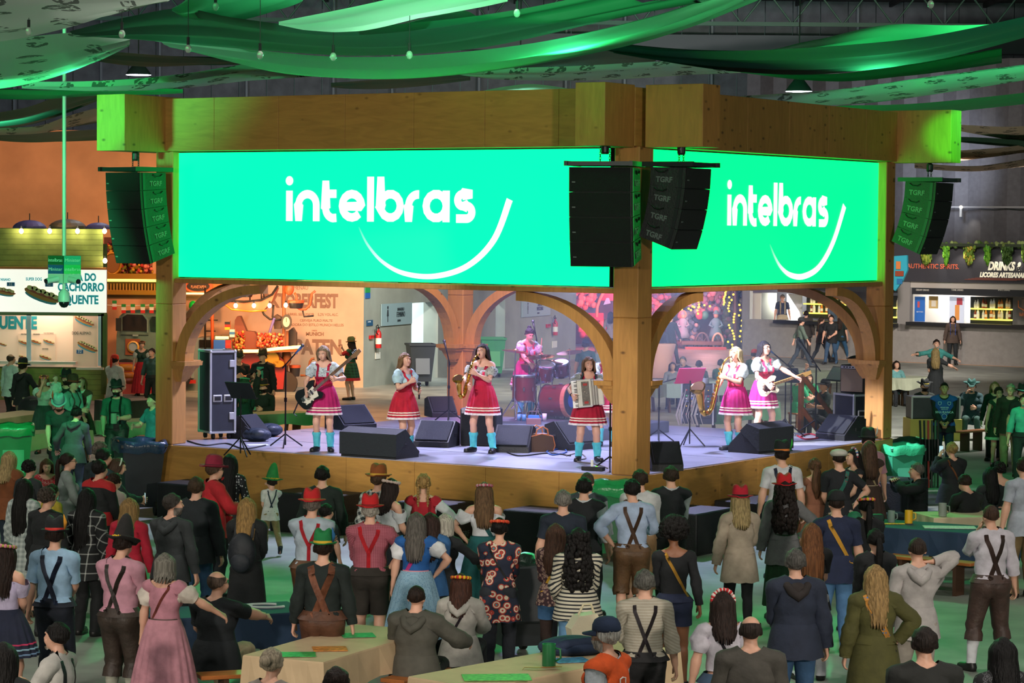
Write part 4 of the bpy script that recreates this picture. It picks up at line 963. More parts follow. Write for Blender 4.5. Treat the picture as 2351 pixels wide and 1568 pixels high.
def screen(name, axis, val, pxl, pxr, col, label, lg, gr):
 o = empty(name, label=label, cat='screen'); o.matrix_world = SM
 pl = hit(pxl, 500, axis, val); pr = hit(pxr, 500, axis, val); j = 1-axis; a, b = sorted((pl[j], pr[j])); zc = (ZB+.09+ZT-.015)/2; hh = (ZT-.015)-(ZB+.09)
 if axis == 1:
  MB().box(((a+b)/2, val+.09, zc), (b-a, .16, hh), bev=.004).build('screen_cabinet', mat('15181a', rough=.5), o)
  T = lambda e: (lambda q: (lambda p: Vector((p[0], val-.003-q, p[1]))))(e)
  MB().box(((a+b)/2, val+.002, zc), (b-a-.02, .012, hh-.02)).build('screen_face', led_mat(col, 'led_green'), o); off = -.010
  T = lambda p: Vector((p[0], val-.010, p[1]))
 else:
  MB().box((val-.09, (a+b)/2, zc), (.16, b-a, hh), bev=.004).build('screen_cabinet', mat('15181a', rough=.5), o)
  MB().box((val-.002, (a+b)/2, zc), (.012, b-a-.02, hh-.02)).build('screen_face', led_mat(col, 'led_green'), o)
  T = lambda p: Vector((val+.010, p[0], p[1]))
 H = lambda px, py: (lambda p: (p[j], p[2]))(hit(px, py, axis, val))
 (x0, zb), (x1, _) = H(*lg[0]), H(*lg[1]); zt = H(lg[0][0], lg[2])[1]; logo(o, T, x0, x1, zb+(H(*lg[1])[1]-zb)*.5, (zt-zb)/1.45)
 smile(o, T, [H(*p) for p in gr], [w*(abs(H(1000, 500)[0]-H(900, 500)[0])/100) for w in (2, 5, 7, 9, 10, 11, 12.5, 14)], col)
 return o
G1 = (0.0, 3.4, .48); G2 = (0.0, 3.4, .30)
screen('led_screen', 1, .16, 397, 1401, G1, 'wide green led screen with white logo on the left side of the stage', ((657, 508), (1098, 510), 405), [(824, 520), (845, 562), (880, 602), (930, 628), (1000, 634), (1075, 610), (1135, 550), (1171, 458)])
screen('led_screen', 0, -.16, 1497, 2040, G2, 'narrower green led screen with white logo on the right side of the stage', ((1668, 520), (1903, 518), 415), [(1766, 560), (1778, 590), (1793, 615), (1815, 632), (1845, 634), (1880, 612), (1912, 555), (1938, 472)])
BLK = mat('17191b', rough=.55, bump=.3, bscale=40, key='black_cabinet'); GRL = mat('0d0f10', rough=.75, bump=.8, bscale=220, key='grille'); STL = mat('3a3c3e', rough=.4, metal=.8, key='steel')
GREYT = mat('5a6462', rough=.5, key='stencil')
def line_array(loc, yaw, n, hh, w, d, tilt0, dt, label):
 """yaw 0 = front to the camera side (-Y)"""
 o = empty('line_array', loc, yaw, label, 'loudspeaker', 'line arrays hung at the stage corners')
 mb = MB()
 for s in (-1, 1): mb.box((s*(w/2+.02), 0, .02), (.05, d+.25, .07));
 for y in (-d/2-.05, d/2+.05, .0): mb.box((0, y, .02), (w+.04, .05, .06))
 mb.build('flying_frame', STL, o)
 for s in (-.07, .07):
  ch = MB()
  for k in range(9): ch.tube([(s+(.014*math.cos(a*PI/4) if k % 2 else 0), (.0 if k % 2 else .014*math.cos(a*PI/4)), .07+k*.034+.024*math.sin(a*PI/4)) for a in range(8)], .0045, 5, True)
  ch.build('chain', STL, o)['kind'] = 'stuff'
 hk = MB(); hk.lathe([(.05, 0), (.06, .03), (.06, .12), (.03, .15)], (0, 0, .16), 12); hk.build('chain_hoist', STL, o)
 p = Vector((0, -d/2, -.03)); t = tilt0
 for k in range(n):
  R = Matrix.Rotation(math.radians(t), 4, 'X'); M = Matrix.Translation(p) @ R
  cab = MB(); poly = [(0, -.003), (d, -.02), (d, -hh+.02), (0, -hh+.003)]
  V = [M @ Vector((x, y, z)) for x in (-w/2, w/2) for y, z in poly]; cab.add(V, [(0, 1, 2, 3), (7, 6, 5, 4), (0, 4, 5, 1), (1, 5, 6, 2), (2, 6, 7, 3), (3, 7, 4, 0)])
  c = cab.build('cabinet', BLK, o)
  MB().box((0, -.006, -hh/2), (w-.03, .014, hh-.014), M=M, bev=.004).build('grille', GRL, c)
  MB().box((-w*.42, -.016, -hh*.6), (.05, .008, .018), M=M).build('badge', GREYT, c)
  for s in (-1, 1):
   MB().box((s*(w/2+.004), d*.14, -hh/2), (.012, .05, hh-.02), M=M).build('rigging_bar', STL, c)
   MB().tube([M @ Vector((s*(w/2+.002), y, z)) for y, z in ((d*.5, -hh*.16), (d*.6, -hh*.27), (d*.76, -hh*.27), (d*.86, -hh*.16))], .014, 6).build('handle', mat('0a0a0a', rough=.5), c)
   text('stencil', 'TGRF', hh*.36, GREYT, c, M @ Matrix.Translation((s*(w/2+.002), d*.6, -hh*.64)) @ Matrix.Rotation(s*PI/2, 4, 'Z') @ Matrix.Rotation(PI/2, 4, 'X'), bold=.004)
  p = M @ Vector((0, 0, -hh)); t += dt
 return o
def stw(x, y, z): return S(x, y, z)
line_array(stw(ARM_A[0]+.05, ARM_A[1], 5.62), math.radians(-40), 5, .30, .82, .56, 2, 3.5, 'five-box line array hung at the far left post beside the wide screen')
line_array(stw(ARM_B[0], ARM_B[1]+.1, 5.66), math.radians(-16), 4, .36, .92, .56, 1, 3, 'big line array hanging left of the front corner post')
line_array(stw(ARM_C[0], ARM_C[1]-.1, 5.66), math.radians(60), 4, .30, .82, .56, 3, 5, 'line array hanging just right of the front corner post')
line_array(stw(ARM_D[0], ARM_D[1]+.05, 5.62), math.radians(60), 4, .32, .82, .56, 4, 6, 'green-lit line array hung at the far right post of the stage')
def floor_mat():
 m = mat('83877f', rough=.5, var=.34, bump=.12, bscale=5, key='concrete_floor', vscale=1.1); return m
struct(MB().box((0, 56, -.05), (70, 124, .1)).build('floor', floor_mat()))
rf = struct(empty('ceiling')); MB().box((0, 60, 14.6), (80, 116, .2)).build('roof_sheet', mat('1c2225', rough=.8, var=.3), rf)
GRN_STL = mat('2f5a49', rough=.5, key='painted_steel')
for i in range(7):       # steel trusses across the hall
 y = 26+i*13; mb = MB()
 for z in (12.9, 14.2): mb.box((0, y, z), (60, .16, .16))
 for k in range(30):
  x = -29+k*2; mb.cyl((x, y, 12.9), (x+1, y, 14.2), .04, 5); mb.cyl((x+1, y, 14.2), (x+2, y, 12.9), .04, 5)
 mb.build('roof_truss', GRN_STL, rf)
for k in range(13):
 MB().box((-24+k*4, 64, 14.38), (.12, 100, .2)).build('purlin', mat('252b2e', rough=.7), rf)
WB = struct(empty('wall_back'))
PAN = mat('5a6068', rough=.7, var=.25, bump=.2, bscale=18, key='insulated_panel', vscale=2.)
for k in range(46):
 x = -26.5+k*1.18; MB().box((x, 112, 7.2), (1.15, .2, 14.6)).build('wall_panel', PAN, WB)
for k in range(16): MB().cyl((-25+k*3.3+(k % 3)*.4, 111.7, 6), (-25+k*3.3+(k % 3)*.4, 111.7, 14.4), .07, 6).build('drain_pipe', mat('75808a', rough=.5), WB)
MB().box((9, 111, 12.6), (26, .8, .7)).build('air_duct', mat('4a5258', rough=.5, metal=.3), WB)
class Wall:
 def __init__(s, p0, p1):
  s.p0 = Vector((p0[0], p0[1], 0)); d = Vector((p1[0]-p0[0], p1[1]-p0[1], 0)); s.L = d.length; s.a = math.atan2(d.y, d.x); s.M = Matrix.Translation(s.p0) @ Matrix.Rotation(s.a, 4, 'Z'); s.I = s.M.inverted()
 def at(s, px, py, y=0):
  o = s.I @ Vector((0, 0, CAM_Z)); d = s.I.to_3x3() @ Vector(ray(px, py)); t = (y-o.y)/d.y; q = o+d*t; return q
 def rect(s, name, x0, y0, x1, y1, m, parent, th=.05, y=0, bev=0):
  a = s.at(x0, (y0+y1)/2, y); b = s.at(x1, (y0+y1)/2, y); xm = (x0+x1)/2; c = s.at(xm, y0, y); d = s.at(xm, y1, y)
  return MB().box(((a.x+b.x)/2, y-th/2, (c.z+d.z)/2), (abs(b.x-a.x), th, abs(c.z-d.z)), bev=bev).build(name, m, parent)
 def text(s, name, t, px, py, hpx, m, parent, y=0, align='CENTER', bold=0., sx=1., shear=0.):
  q = s.at(px, py, y); q2 = s.at(px, py-hpx, y); return text(name, t, (q2.z-q.z)*1.38, m, parent, Matrix.Translation((q.x, y-.004, q.z)) @ Matrix.Rotation(PI/2, 4, 'X'), align, bold, sx, shear)
 def root(s, name, label=None, cat=None, group=None):
  o = empty(name, label=label, cat=cat, group=group); o.matrix_world = s.M; return o
def flat_y(px0, px1, Y): return Wall(((px0-W_/2)/F_*Y, Y), ((px1-W_/2)/F_*Y, Y))
OW = Wall((-22, 77), ((834-W_/2)/F_*77, 77)); ow = struct(OW.root('wall_left'))
MB().box((OW.L/2, .25, 3.75), (OW.L, .5, 7.5)).build('plaster', mat('c99a78', rough=.85, var=.16, bump=.15, bscale=3, key='plaster', vscale=.9), ow)
PR = mat('8a5e44', rough=.8, key='wall_print')
for t, px, py, h, b, sx in (('BLUMENAU', 682, 661, 9, .0, .8), ('OKTOBERFEST', 688, 692, 31, .025, .62), ('GABRIEL SEDLMAYR    5,2% VOL.ALC.', 716, 722, 6, 0, .9), ('CERVEJA PURO MALTE', 726, 736, 6, 0, .9), ('CRIADORA DO ESTILO MUNICH HELLES', 722, 746, 6, 0, .9), ('DESDE', 722, 759, 3, 0, 1), ('MUNICH', 723, 767, 8, .005, .95), ('SPATEN', 722, 798, 33, .025, .78)):
 OW.text('wall_lettering', t, px, py, h, PR, ow, bold=b, sx=sx)
RW = Wall(((834-W_/2)/F_*77, 77), ((1322-W_/2)/F_*95, 95)); rw = struct(RW.root('wall_restrooms'))
GP = mat('96998f', rough=.85, var=.18, bump=.15, bscale=3, key='grey_plaster', vscale=.8)
d1 = (RW.at(945, 700).x, RW.at(1006, 700).x); d2 = (RW.at(1138, 690).x, RW.at(1160, 690).x); zt = RW.at(975, 694).z
for a, b in ((0, d1[0]), (d1[1], d2[0]), (d2[1], RW.L)): MB().box(((a+b)/2, .25, 3.75), (b-a, .5, 7.5)).build('wall_section', GP, rw)
for a, b in (d1, d2):
 MB().box(((a+b)/2, .25, (zt+7.5)/2), (b-a, .5, 7.5-zt)).build('door_lintel', GP, rw)
 MB().box(((a+b)/2+.3, 3.2, 1.9), (b-a+2.5, .1, 3.8)).build('corridor_wall', mat('d8e4e4', rough=.6), rw); MB().box((b+.06, 1.8, 1.9), (.1, 2.8, 3.8)).build('corridor_wall', mat('d8e4e4', rough=.6), rw)
 light('corridor_lamp', 'AREA', RW.M @ Vector(((a+b)/2-.2, 1.6, 3.4)), 130, (.85, 1, 1), RW.M @ Vector(((a+b)/2+.2, 2.6, 1)), .6)
SG = mat('8fa9b0', rough=.5, key='sign'); DK = mat('25333a', rough=.5, key='sign_ink')
def wc(px0, px1, py0, py1, woman, title, sub, label, cat='sign'):
 o = RW.root('restroom_sign', label, cat, 'restroom signs'); RW.rect('panel', px0, py0, px1, py1, SG, o, .03, -.02)
 w = px1-px0; h = py1-py0; q = RW.at(px0+w*.24, (py0+py1)/2, -.06); k = (RW.at(px0, py0).z-RW.at(px0, py1).z)
 b = MB(); b.lathe([(.07*k, -.006), (.07*k, .006)], (q.x, -.055, q.z+.30*k), 12, M=Matrix.Rotation(PI/2, 4, 'X'))
 b.prism([(q.x-.05*k, q.z+.2*k), (q.x+.05*k, q.z+.2*k), (q.x+(.1 if woman else .06)*k, q.z-.1*k), (q.x+.03*k, q.z-.1*k), (q.x+.03*k, q.z-.36*k), (q.x-.03*k, q.z-.36*k), (q.x-.03*k, q.z-.1*k), (q.x-(.1 if woman else .06)*k, q.z-.1*k)], -.06, -.05); b.build('pictogram', DK, o)
 RW.text('lettering', 'BANHEIRO', px0+w*.66, py0+h*.28, h*.15, DK, o, -.055, sx=.8); RW.text('lettering', title, px0+w*.66, py0+h*.52, h*.25, DK, o, -.055, sx=.62, bold=.0); RW.text('lettering', sub, px0+w*.6, py0+h*.8, h*.1, DK, o, -.055, sx=.8)
wc(874, 944, 696, 746, True, 'FEMININO', 'DAMEN', "grey sign BANHEIRO FEMININO left of the white doorway"); wc(1197, 1262, 690, 726, False, 'MASCULINO', 'HERREN', "grey sign BANHEIRO MASCULINO right of the second doorway")
RED = mat('b01c1c', rough=.35, key='red_paint')
for px, py, s, lab in ((869, 776, 1.0, 'red fire extinguisher on the grey wall beside the women restroom sign'), (1275, 750, .85, 'red fire extinguisher on the grey wall beside the men restroom sign')):
 q = RW.at(px, py, -.14); o = RW.root('fire_extinguisher', lab, 'extinguisher', 'fire extinguishers')
 MB().lathe([(.0, 0), (.085, 0), (.09, .04), (.09, .42), (.06, .5), (.025, .53), (.025, .58)], (q.x, -.14, q.z-.3), 14).build('cylinder', RED, o, 'auto'); MB().lathe([(.0925, .12), (.0925, .3)], (q.x, -.14, q.z-.3), 14, cap=False).build('label_band', mat('d8d8d0'), o)
 MB().tube([(q.x, -.14, q.z+.27), (q.x-.1, -.16, q.z+.4), (q.x-.22, -.16, q.z+.36), (q.x-.2, -.16, q.z+.16), (q.x-.08, -.17, q.z+.1)], .014, 6).build('hose', mat('101010'), o); MB().box((q.x, -.14, q.z+.3), (.16, .03, .04)).build('handle', mat('181818'), o)
 c = RW.rect('extinguisher_sign', px-8, py+33, px+3, py+48, mat('d8d8cf'), None, .02, -.01); c.matrix_world = RW.M @ c.matrix_world; tag(c, 'round red pictogram plate below the %s extinguisher' % ('left' if s == 1 else 'right'), 'sign')
 b = RW.rect('alarm_button', px-22, py-6, px-14, py+2, RED, None, .06, -.01); b.matrix_world = RW.M @ b.matrix_world; tag(b, 'small red alarm box left of the %s extinguisher' % ('left' if s == 1 else 'right'), 'alarm')
o = RW.root('wayfinding_plate', 'small green over blue plate high on the grey wall', 'sign'); RW.rect('plate', 838, 660, 849, 672, mat('1f8f4a'), o, .02, -.01); RW.rect('plate', 838, 672.3, 849, 685, mat('1f5fa8'), o, .02, -.01)
o = RW.root('blue_plate', 'small blue plate with white lettering by the extinguisher', 'sign'); RW.rect('plate', 841, 735, 855, 748, mat('1d4f74'), o, .02, -.01); RW.text('lettering', 'ATENCAO', 848, 739, 2.5, mat('d0dce0'), o, -.032)
KD = 62.; KW = flat_y(-70, 247, KD); ks = KW.root('hot_dog_kiosk', 'green plank hot dog kiosk with lit sign and serving window', 'kiosk')
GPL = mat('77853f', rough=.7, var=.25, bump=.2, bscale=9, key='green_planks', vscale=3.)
for k in range(8): KW.rect('plank', -70, 525+k*12.2, 237, 525+k*12.2+11.6, GPL, ks, .04, 0)
for k in range(6): KW.rect('plank', -70, 846+k*12.2, 240, 846+k*12.2+11.6, GPL, ks, .04, 0)
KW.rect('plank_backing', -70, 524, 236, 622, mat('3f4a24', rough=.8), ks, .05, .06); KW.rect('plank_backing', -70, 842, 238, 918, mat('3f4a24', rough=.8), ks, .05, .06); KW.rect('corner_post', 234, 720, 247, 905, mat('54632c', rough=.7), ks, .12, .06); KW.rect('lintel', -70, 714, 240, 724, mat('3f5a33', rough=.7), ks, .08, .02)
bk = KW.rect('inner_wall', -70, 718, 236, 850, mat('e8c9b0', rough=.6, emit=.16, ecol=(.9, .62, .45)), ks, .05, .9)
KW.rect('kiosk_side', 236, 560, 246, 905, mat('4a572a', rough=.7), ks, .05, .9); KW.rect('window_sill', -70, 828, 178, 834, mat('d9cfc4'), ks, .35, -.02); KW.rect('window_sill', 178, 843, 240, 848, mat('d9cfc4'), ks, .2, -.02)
for px in (62, 226): KW.rect('window_mullion', px, 722, px+10, 840, mat('b9cfe0', rough=.4), ks, .06, .0)
SGN = mat('f2efe6', rough=.5, emit=.7, ecol=(1., .95, .88), key='sign_backlit'); TEAL = mat('1ba7b4', rough=.5, emit=.25, ecol=srgb('1ba7b4')); INK = mat('3a3a3a', rough=.6)
sg = KW.rect('lit_sign', -70, 618, 245, 716, SGN, ks, .16, -.05); KW.rect('sign_trim', -70, 613, 246, 618, mat('c9743a'), ks, .18, -.05)
for t, px, py, h, m in (('CASA DO', 184, 637, 17, TEAL), ('CACHORRO', 186, 660, 19, TEAL), ('QUENTE', 187, 689, 20, TEAL), ('SUPER DOG', 78, 641, 7, TEAL), ('VEGETARIANO', 4, 642, 6, TEAL)): KW.text('sign_lettering', t, px, py, h, m, sg, -.215, sx=.72, bold=.012 if h > 10 else .003)
KW.text('window_lettering', 'QUENTE', 30, 742, 28, mat('1a8f98'), bk, .84, sx=.72, bold=.02)
BUN = mat('c98a4a', rough=.7); SAU = mat('a8402c', rough=.5); SAUCE = mat('e8d29a', rough=.5); WRP = mat('3a9fc0', rough=.5)
def hotdog(wall, parent, px, py, w, y, tilt=18):
 q = wall.at(px, py, y); k = abs(wall.at(px+w/2, py, y).x-wall.at(px-w/2, py, y).x); T = Matrix.Translation((q.x, y-.012, q.z)) @ Matrix.Rotation(math.radians(tilt), 4, 'Y') @ Matrix.Rotation(PI/2, 4, 'X')
 def el(nm, x, z, rx, rz, m, th):
  b = MB(); b.lathe([(0, -th), (1, -th), (1, th), (0, th)], n=16, M=T @ Matrix.Translation((x*k, z*k, 0)) @ Matrix.Diagonal((rx*k, rz*k, 1, 1))); b.build(nm, m, parent)
 el('printed_wrapper', 0, -.1, .45, .10, WRP, .006); el('printed_bun', 0, -.02, .5, .12, BUN, .009); el('printed_sausage', .03, 0, .5, .045, SAU, .012)
 for i in range(7 if w > 40 else 3): n_ = (7 if w > 40 else 3); el('printed_topping', -.36+.72*i/(n_-1), .06+.025*(i % 2), .09 if n_ > 3 else .14, .06, SAUCE, .015)
hotdog(KW, sg, 97, 676, 86, -.22, 20); hotdog(KW, sg, 8, 668, 56, -.22, 12)
for a, b in ((30, 652), (118, 653)): KW.rect('price_tag', a-14, b-4, a+4, b+5, mat('1b6fae'), sg, .02, -.21); KW.text('price', '32' if a < 60 else '42', a-6, b+.5, 6, mat('f0f0f0'), sg, -.235)
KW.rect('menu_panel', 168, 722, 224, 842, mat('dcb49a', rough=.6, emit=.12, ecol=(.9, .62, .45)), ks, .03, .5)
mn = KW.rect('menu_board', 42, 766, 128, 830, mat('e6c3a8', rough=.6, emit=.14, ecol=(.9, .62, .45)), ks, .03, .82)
for px, py, w in ((55, 786, 26), (82, 784, 26), (112, 784, 26), (55, 820, 24), (104, 820, 28), (6, 790, 20)): hotdog(KW, mn, px, py, w, .78, 18)
for px, py, w in ((194, 736, 48), (201, 795, 50)): hotdog(KW, ks, px, py, w, .45, 24)
KW.text('menu_lettering', 'DOG ALEMAO', 187, 765, 7, INK, ks, .465, sx=.7); KW.rect('price_tag', 176, 803, 191, 812, mat('1b5f9e'), ks, .02, .46); KW.text('price', '32', 183, 807, 7, mat('f0f0f0'), ks, .43)
for t, px, py in (('DOG TRAD', 55, 767), ('DOG BACON', 84, 767), ('DOG VEGETARIANO', 112, 765), ('DOG RUSSO', 104, 801)): KW.text('menu_lettering', t, px, py, 3, INK, mn, .785, sx=.6)
light('kiosk_lamp', 'AREA', KW.M @ Vector((KW.L*.55, .45, 2.9)), 22, (1, .8, .62), KW.M @ Vector((KW.L*.6, .9, 1.6)), 1.2)
BULB = emis('ffe2a8', 14, 'bulb_glass'); SOCK = mat('15181a', rough=.5)
def bulb(p, label, r=.055, lampw=6, grp='festoon bulbs'):
 o = empty('light_bulb', p, 0, label, 'light bulb', grp); MB().lathe([(.0, -r*1.3), (r*.6, -r*1.05), (r, -.3*r), (r*.8, r*.5), (r*.4, r)], n=10).build('glass', BULB, o, True); MB().cyl((0, 0, r*.9), (0, 0, r*2), r*.42, 8).build('socket', SOCK, o)
 if lampw: light('bulb_light', 'POINT', Vector(p)+Vector((0, -.12, 0)), lampw, (1, .8, .5), size=.05)
 return o
for i, px in enumerate((49, 114, 178, 240)): q = KW.M @ KW.at(px, 530, -.12); bulb(q, 'glowing round bulb on the kiosk top edge, %s' % ('leftmost of four', 'second from the left', 'third from the left', 'at its right corner')[i], lampw=9)
q = KW.M @ KW.at(241, 598, -.12); bulb(q, 'glowing bulb at the right end of the lit kiosk sign', lampw=6)
for i, (px, py, w, c) in enumerate(((68, 525, 80, '8a6ab8'), (155, 525, 90, '9a7464'), (226, 526, 62, '8468b8'))):
 q = KW.M @ KW.at(px, py, .7); r = w/2/F_*KD; o = empty('umbrella', q, 0, '%s open umbrella on the kiosk roof, %s' % (('purple', 'brown', 'violet')[i], ('leftmost', 'middle', 'nearest the hanging speakers')[i]), 'umbrella', 'umbrellas on the kiosk roof')
 for k in range(8):
  b = MB(); A = []; a0 = k*PI/4; pts = [[Vector((r*math.sin(t)*math.cos(a), r*math.sin(t)*math.sin(a), r*.5*math.cos(t))) for a in (a0, a0+PI/8, a0+PI/4)] for t in np.linspace(.03, PI/2, 6)]
  for j in range(5):
   for m_ in range(2): b.add([pts[j][m_], pts[j][m_+1], pts[j+1][m_+1], pts[j+1][m_]], [(0, 1, 2, 3)])
  b.build('canopy_panel', mat(c, rough=.6), o, True)
 MB().cyl((0, 0, -.1), (0, 0, r*.5+.16), .012, 6).build('shaft', mat('202020'), o)
PD = 47.; PQ = ony(147, 660, PD); cp = empty('camera_pole', (PQ[0], PD, 0), 0, 'white hanging pole with sponsor boards and three surveillance cameras', 'camera pole')
zb = ony(148, 587, PD)[2]; MB().cyl((0, 0, zb-.1), (0, 0, 9.2), .035, 10).build('pole', mat('c5ccc8', rough=.4), cp)
sx_ = 1/F_*PD; zz = lambda py: ony(148, py, PD)[2]
for s, cols, words in ((-1, ('0f5a36', '1d4f8a', 'aeb8b4'), ('intelbras', 'Minister')), (1, ('1f9a86', '17b060', '7fb0a0'), ('Minister', 'intelbras'))):
 w = 39*sx_; a = s*math.radians(20)
 bd = empty('sponsor_board', (s*w/2*.97, 0, 0), a); bd.parent = cp
 for k in range(3):
  z0, z1 = zz(587+k*21), zz(608+k*21)
  MB().box((0, 0, (z0+z1)/2), (w, .03, z0-z1-.002)).build('board_stripe', mat(cols[k], rough=.4), bd)
  if k < 2: text('board_lettering', words[k], .085, mat('b8d0c8'), bd, facing((0, -.02, (z0+z1)/2)), ext=.002)
WHT = mat('b8c2c4', rough=.4);
for s in (-1, 1):
 c = MB().cyl((s*.1, -.05, zz(640)), (s*.28, -.2, zz(645)), .05, 12).build('bullet_camera', WHT, cp); MB().cyl((s*.28, -.2, zz(645)), (s*.3, -.215, zz(646)), .045, 12).build('lens', mat('101418', rough=.1), c)
MB().cyl((0, 0, zz(650)), (0, 0, zz(665)), .03, 8).build('bracket', WHT, cp); MB().lathe([(.05, .16), (.1, .1), (.11, 0), (.11, -.06)], (0, 0, zz(685)), 16).build('dome_housing', WHT, cp, 'auto'); MB().lathe([(.095, 0), (.09, -.07), (.05, -.12), (.0, -.13)], (0, 0, zz(690)), 16).build('dome_glass', mat('0c1418', rough=.08), cp, True)
TD = 74.5; TW = flat_y(225, 420, TD); tr = TW.root('vintage_truck', 'grey-green old truck cab under a golden balcony frieze', 'truck')
TP = mat('5d7468', rough=.35, coat=.3, var=.1, key='truck_paint')
def prof(pts, y=0): return [(lambda q: (q.x, q.z))(TW.at(a, b, y)) for a, b in pts]
MB().prism(prof([(268, 872), (270, 770), (276, 726), (290, 713), (335, 710), (420, 716), (420, 872)]), -.2, 1.2).build('cab', TP, tr)
MB().prism(prof([(284, 758), (284, 728), (294, 721), (330, 722), (340, 735), (340, 760)]), -.23, -.19).build('side_window', mat('241f1a', rough=.15), tr); MB().prism(prof([(281, 760), (281, 726), (292, 718), (332, 719), (343, 733), (343, 763), (340, 763), (340, 735), (330, 722), (294, 721), (284, 728), (284, 758)]), -.25, -.18).build('window_surround', mat('8a9a8a', rough=.3, metal=.5), tr)
MB().prism(prof([(348, 760), (346, 735), (352, 726), (420, 728), (420, 765)]), -.23, -.19).build('windscreen', mat('1d3326', rough=.15), tr)
TW.rect('door_seam', 278, 768, 341, 770, mat('2c3a32'), tr, .02, -.2); TW.rect('door_handle', 305, 768, 318, 772, mat('c0c0b0', metal=.8, rough=.3), tr, .06, -.21)
TW.rect('door_emblem', 288, 778, 322, 815, mat('8a4a22', rough=.6), tr, .02, -.21); q = TW.at(306, 796, -.24); MB().lathe([(.13, 0), (.17, .02), (.13, .04)], (q.x, -.25, q.z), 18, M=Matrix.Rotation(PI/2, 4, 'X'), cap=False).build('emblem_ring', mat('c99a3a', rough=.4), tr)
MB().lathe([(.0, 0), (.13, 0), (.13, .02), (0, .02)], (q.x, -.24, q.z), 18, M=Matrix.Rotation(PI/2, 4, 'X')).build('emblem_disc', mat('8aa0a8'), tr); MB().box(tuple(TW.at(272, 745, -.4)), (.14, .1, .36)).build('wing_mirror', mat('202522'), tr)
for px in (290, 400): q = TW.at(px, 878, -.1); MB().lathe([(.2, -.12), (.44, -.12), (.48, -.06), (.48, .06), (.44, .12), (.2, .12)], (q.x, -.15, .45), 20, M=Matrix.Rotation(PI/2, 4, 'X')).build('wheel', mat('1a1a1a'), tr, 'auto')
fr = TW.root('balcony_frieze', 'golden lit balcony frieze with picket railing above the truck', 'balcony')
GLD = mat('b8801f', rough=.4, metal=.4, key='gold_paint');
TW.rect('cornice', 240, 628, 420, 640, GLD, fr, .4, -.3); TW.rect('light_strip', 240, 641, 420, 647, emis('ffc24a', 4.5, 'warm_strip'), fr, .05, -.5); TW.rect('cornice', 240, 666, 420, 676, GLD, fr, .45, -.3); TW.rect('soffit', 240, 676, 420, 686, mat('6a4a1c'), fr, .4, -.25); TW.rect('backing', 240, 646, 420, 668, mat('3a2a14'), fr, .1, -.2)
for k in range(24): TW.rect('picket', 246+k*7.2, 651, 249+k*7.2, 667, mat('9a7a3a', rough=.5), fr, .03, -.45)
fl = TW.root('flower_bank', 'bank of red and yellow flowers above the golden frieze', 'flowers'); rnd = random.Random(2)
def blobs(name, wall, box, n, y0, y1, r0, r1, cols, parent, seed=1, emit=0.):
 rnd = random.Random(seed); bs = [MB() for _ in cols]
 for i in range(n):
  q = wall.at(rnd.uniform(box[0], box[2]), rnd.uniform(box[1], box[3]), rnd.uniform(y0, y1)); bs[i % len(cols)].ball(tuple(q), rnd.uniform(r0, r1), 6, 4)
 for b, c in zip(bs, cols):
  if b.v: b.build(name, mat(c, rough=.7, emit=emit, ecol=srgb(c) if emit else None), parent, True)['kind'] = 'stuff'
TW.rect('backing', 240, 545, 350, 630, mat('5a2a1c'), fl, .1, .3); blobs('blossoms', TW, (245, 555, 350, 628), 320, -.3, .2, .035, .07, ('b8302a', 'c99a2a', 'd8786a', '8a8a2a', '6a2a3a'), fl, 3)
q = TW.at(258, 605, -.6); b = MB(); b.tube([(q.x+.24*math.cos(a*PI/10), -.6, q.z+.3*math.sin(a*PI/10)) for a in range(20)], .035, 8, True); tb = empty('drum_hoop'); tb.matrix_world = TW.M; tag(tb, 'round brass hoop standing beside the kiosk sign corner', 'hoop'); b.build('rim', GLD, tb, True); MB().lathe([(0, 0), (.2, 0), (.2, .02), (0, .02)], (q.x, -.58, q.z), 18, M=Matrix.Rotation(PI/2, 4, 'X') @ Matrix.Diagonal((1, 1.3, 1, 1))).build('disc', mat('8a5a22', rough=.4), tb)
bn = TW.root('flag_bunting', 'string of green white red pennants over the truck cab', 'bunting'); MB().tube([tuple(TW.at(px, 700-6*math.sin((px-240)/110*PI)*-.3, -.6)) for px in range(240, 421, 12)], .012, 5).build('cord', mat('e0e0d0'), bn)
for i, px in enumerate((263, 284, 305, 328, 348, 372, 396)):
 y0 = 690+8*(i > 0)
 for k, c in enumerate(('1f8a3a', 'dcdcd0', 'c8281c')): TW.rect('pennant_band', px-5, y0+k*7, px+5, y0+k*7+7, mat(c, rough=.7), bn, .012, -.6)
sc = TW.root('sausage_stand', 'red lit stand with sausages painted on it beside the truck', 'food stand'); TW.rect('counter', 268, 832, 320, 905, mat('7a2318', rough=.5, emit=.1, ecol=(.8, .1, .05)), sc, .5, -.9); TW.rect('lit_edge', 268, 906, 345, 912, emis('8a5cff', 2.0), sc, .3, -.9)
for k, (px, py, c) in enumerate(((290, 846, 'd98a2a'), (292, 864, 'c8742a'), (292, 876, '8a3a1c'))): q = TW.at(px, py, -1.45); MB().tube([(q.x-.25, -1.45, q.z), (q.x-.15, -1.47, q.z+.03), (q.x+.15, -1.47, q.z+.03), (q.x+.25, -1.45, q.z)], [.04, .1, .1, .04], 10).build('sausage', mat(c, rough=.35), sc, True)
FD = 75.3; FW = flat_y(400, 720, FD); pf = FW.root('parade_float', 'festive float with red boat, lit deck, drums, clock and flowers', 'parade float')
ORG = mat('d0562c', rough=.45, key='orange_red'); DKM = mat('2a2320', rough=.5, metal=.4); BRN = mat('8a4a22', rough=.6)
def F3(px, py, y=0): return tuple(FW.at(px, py, y))
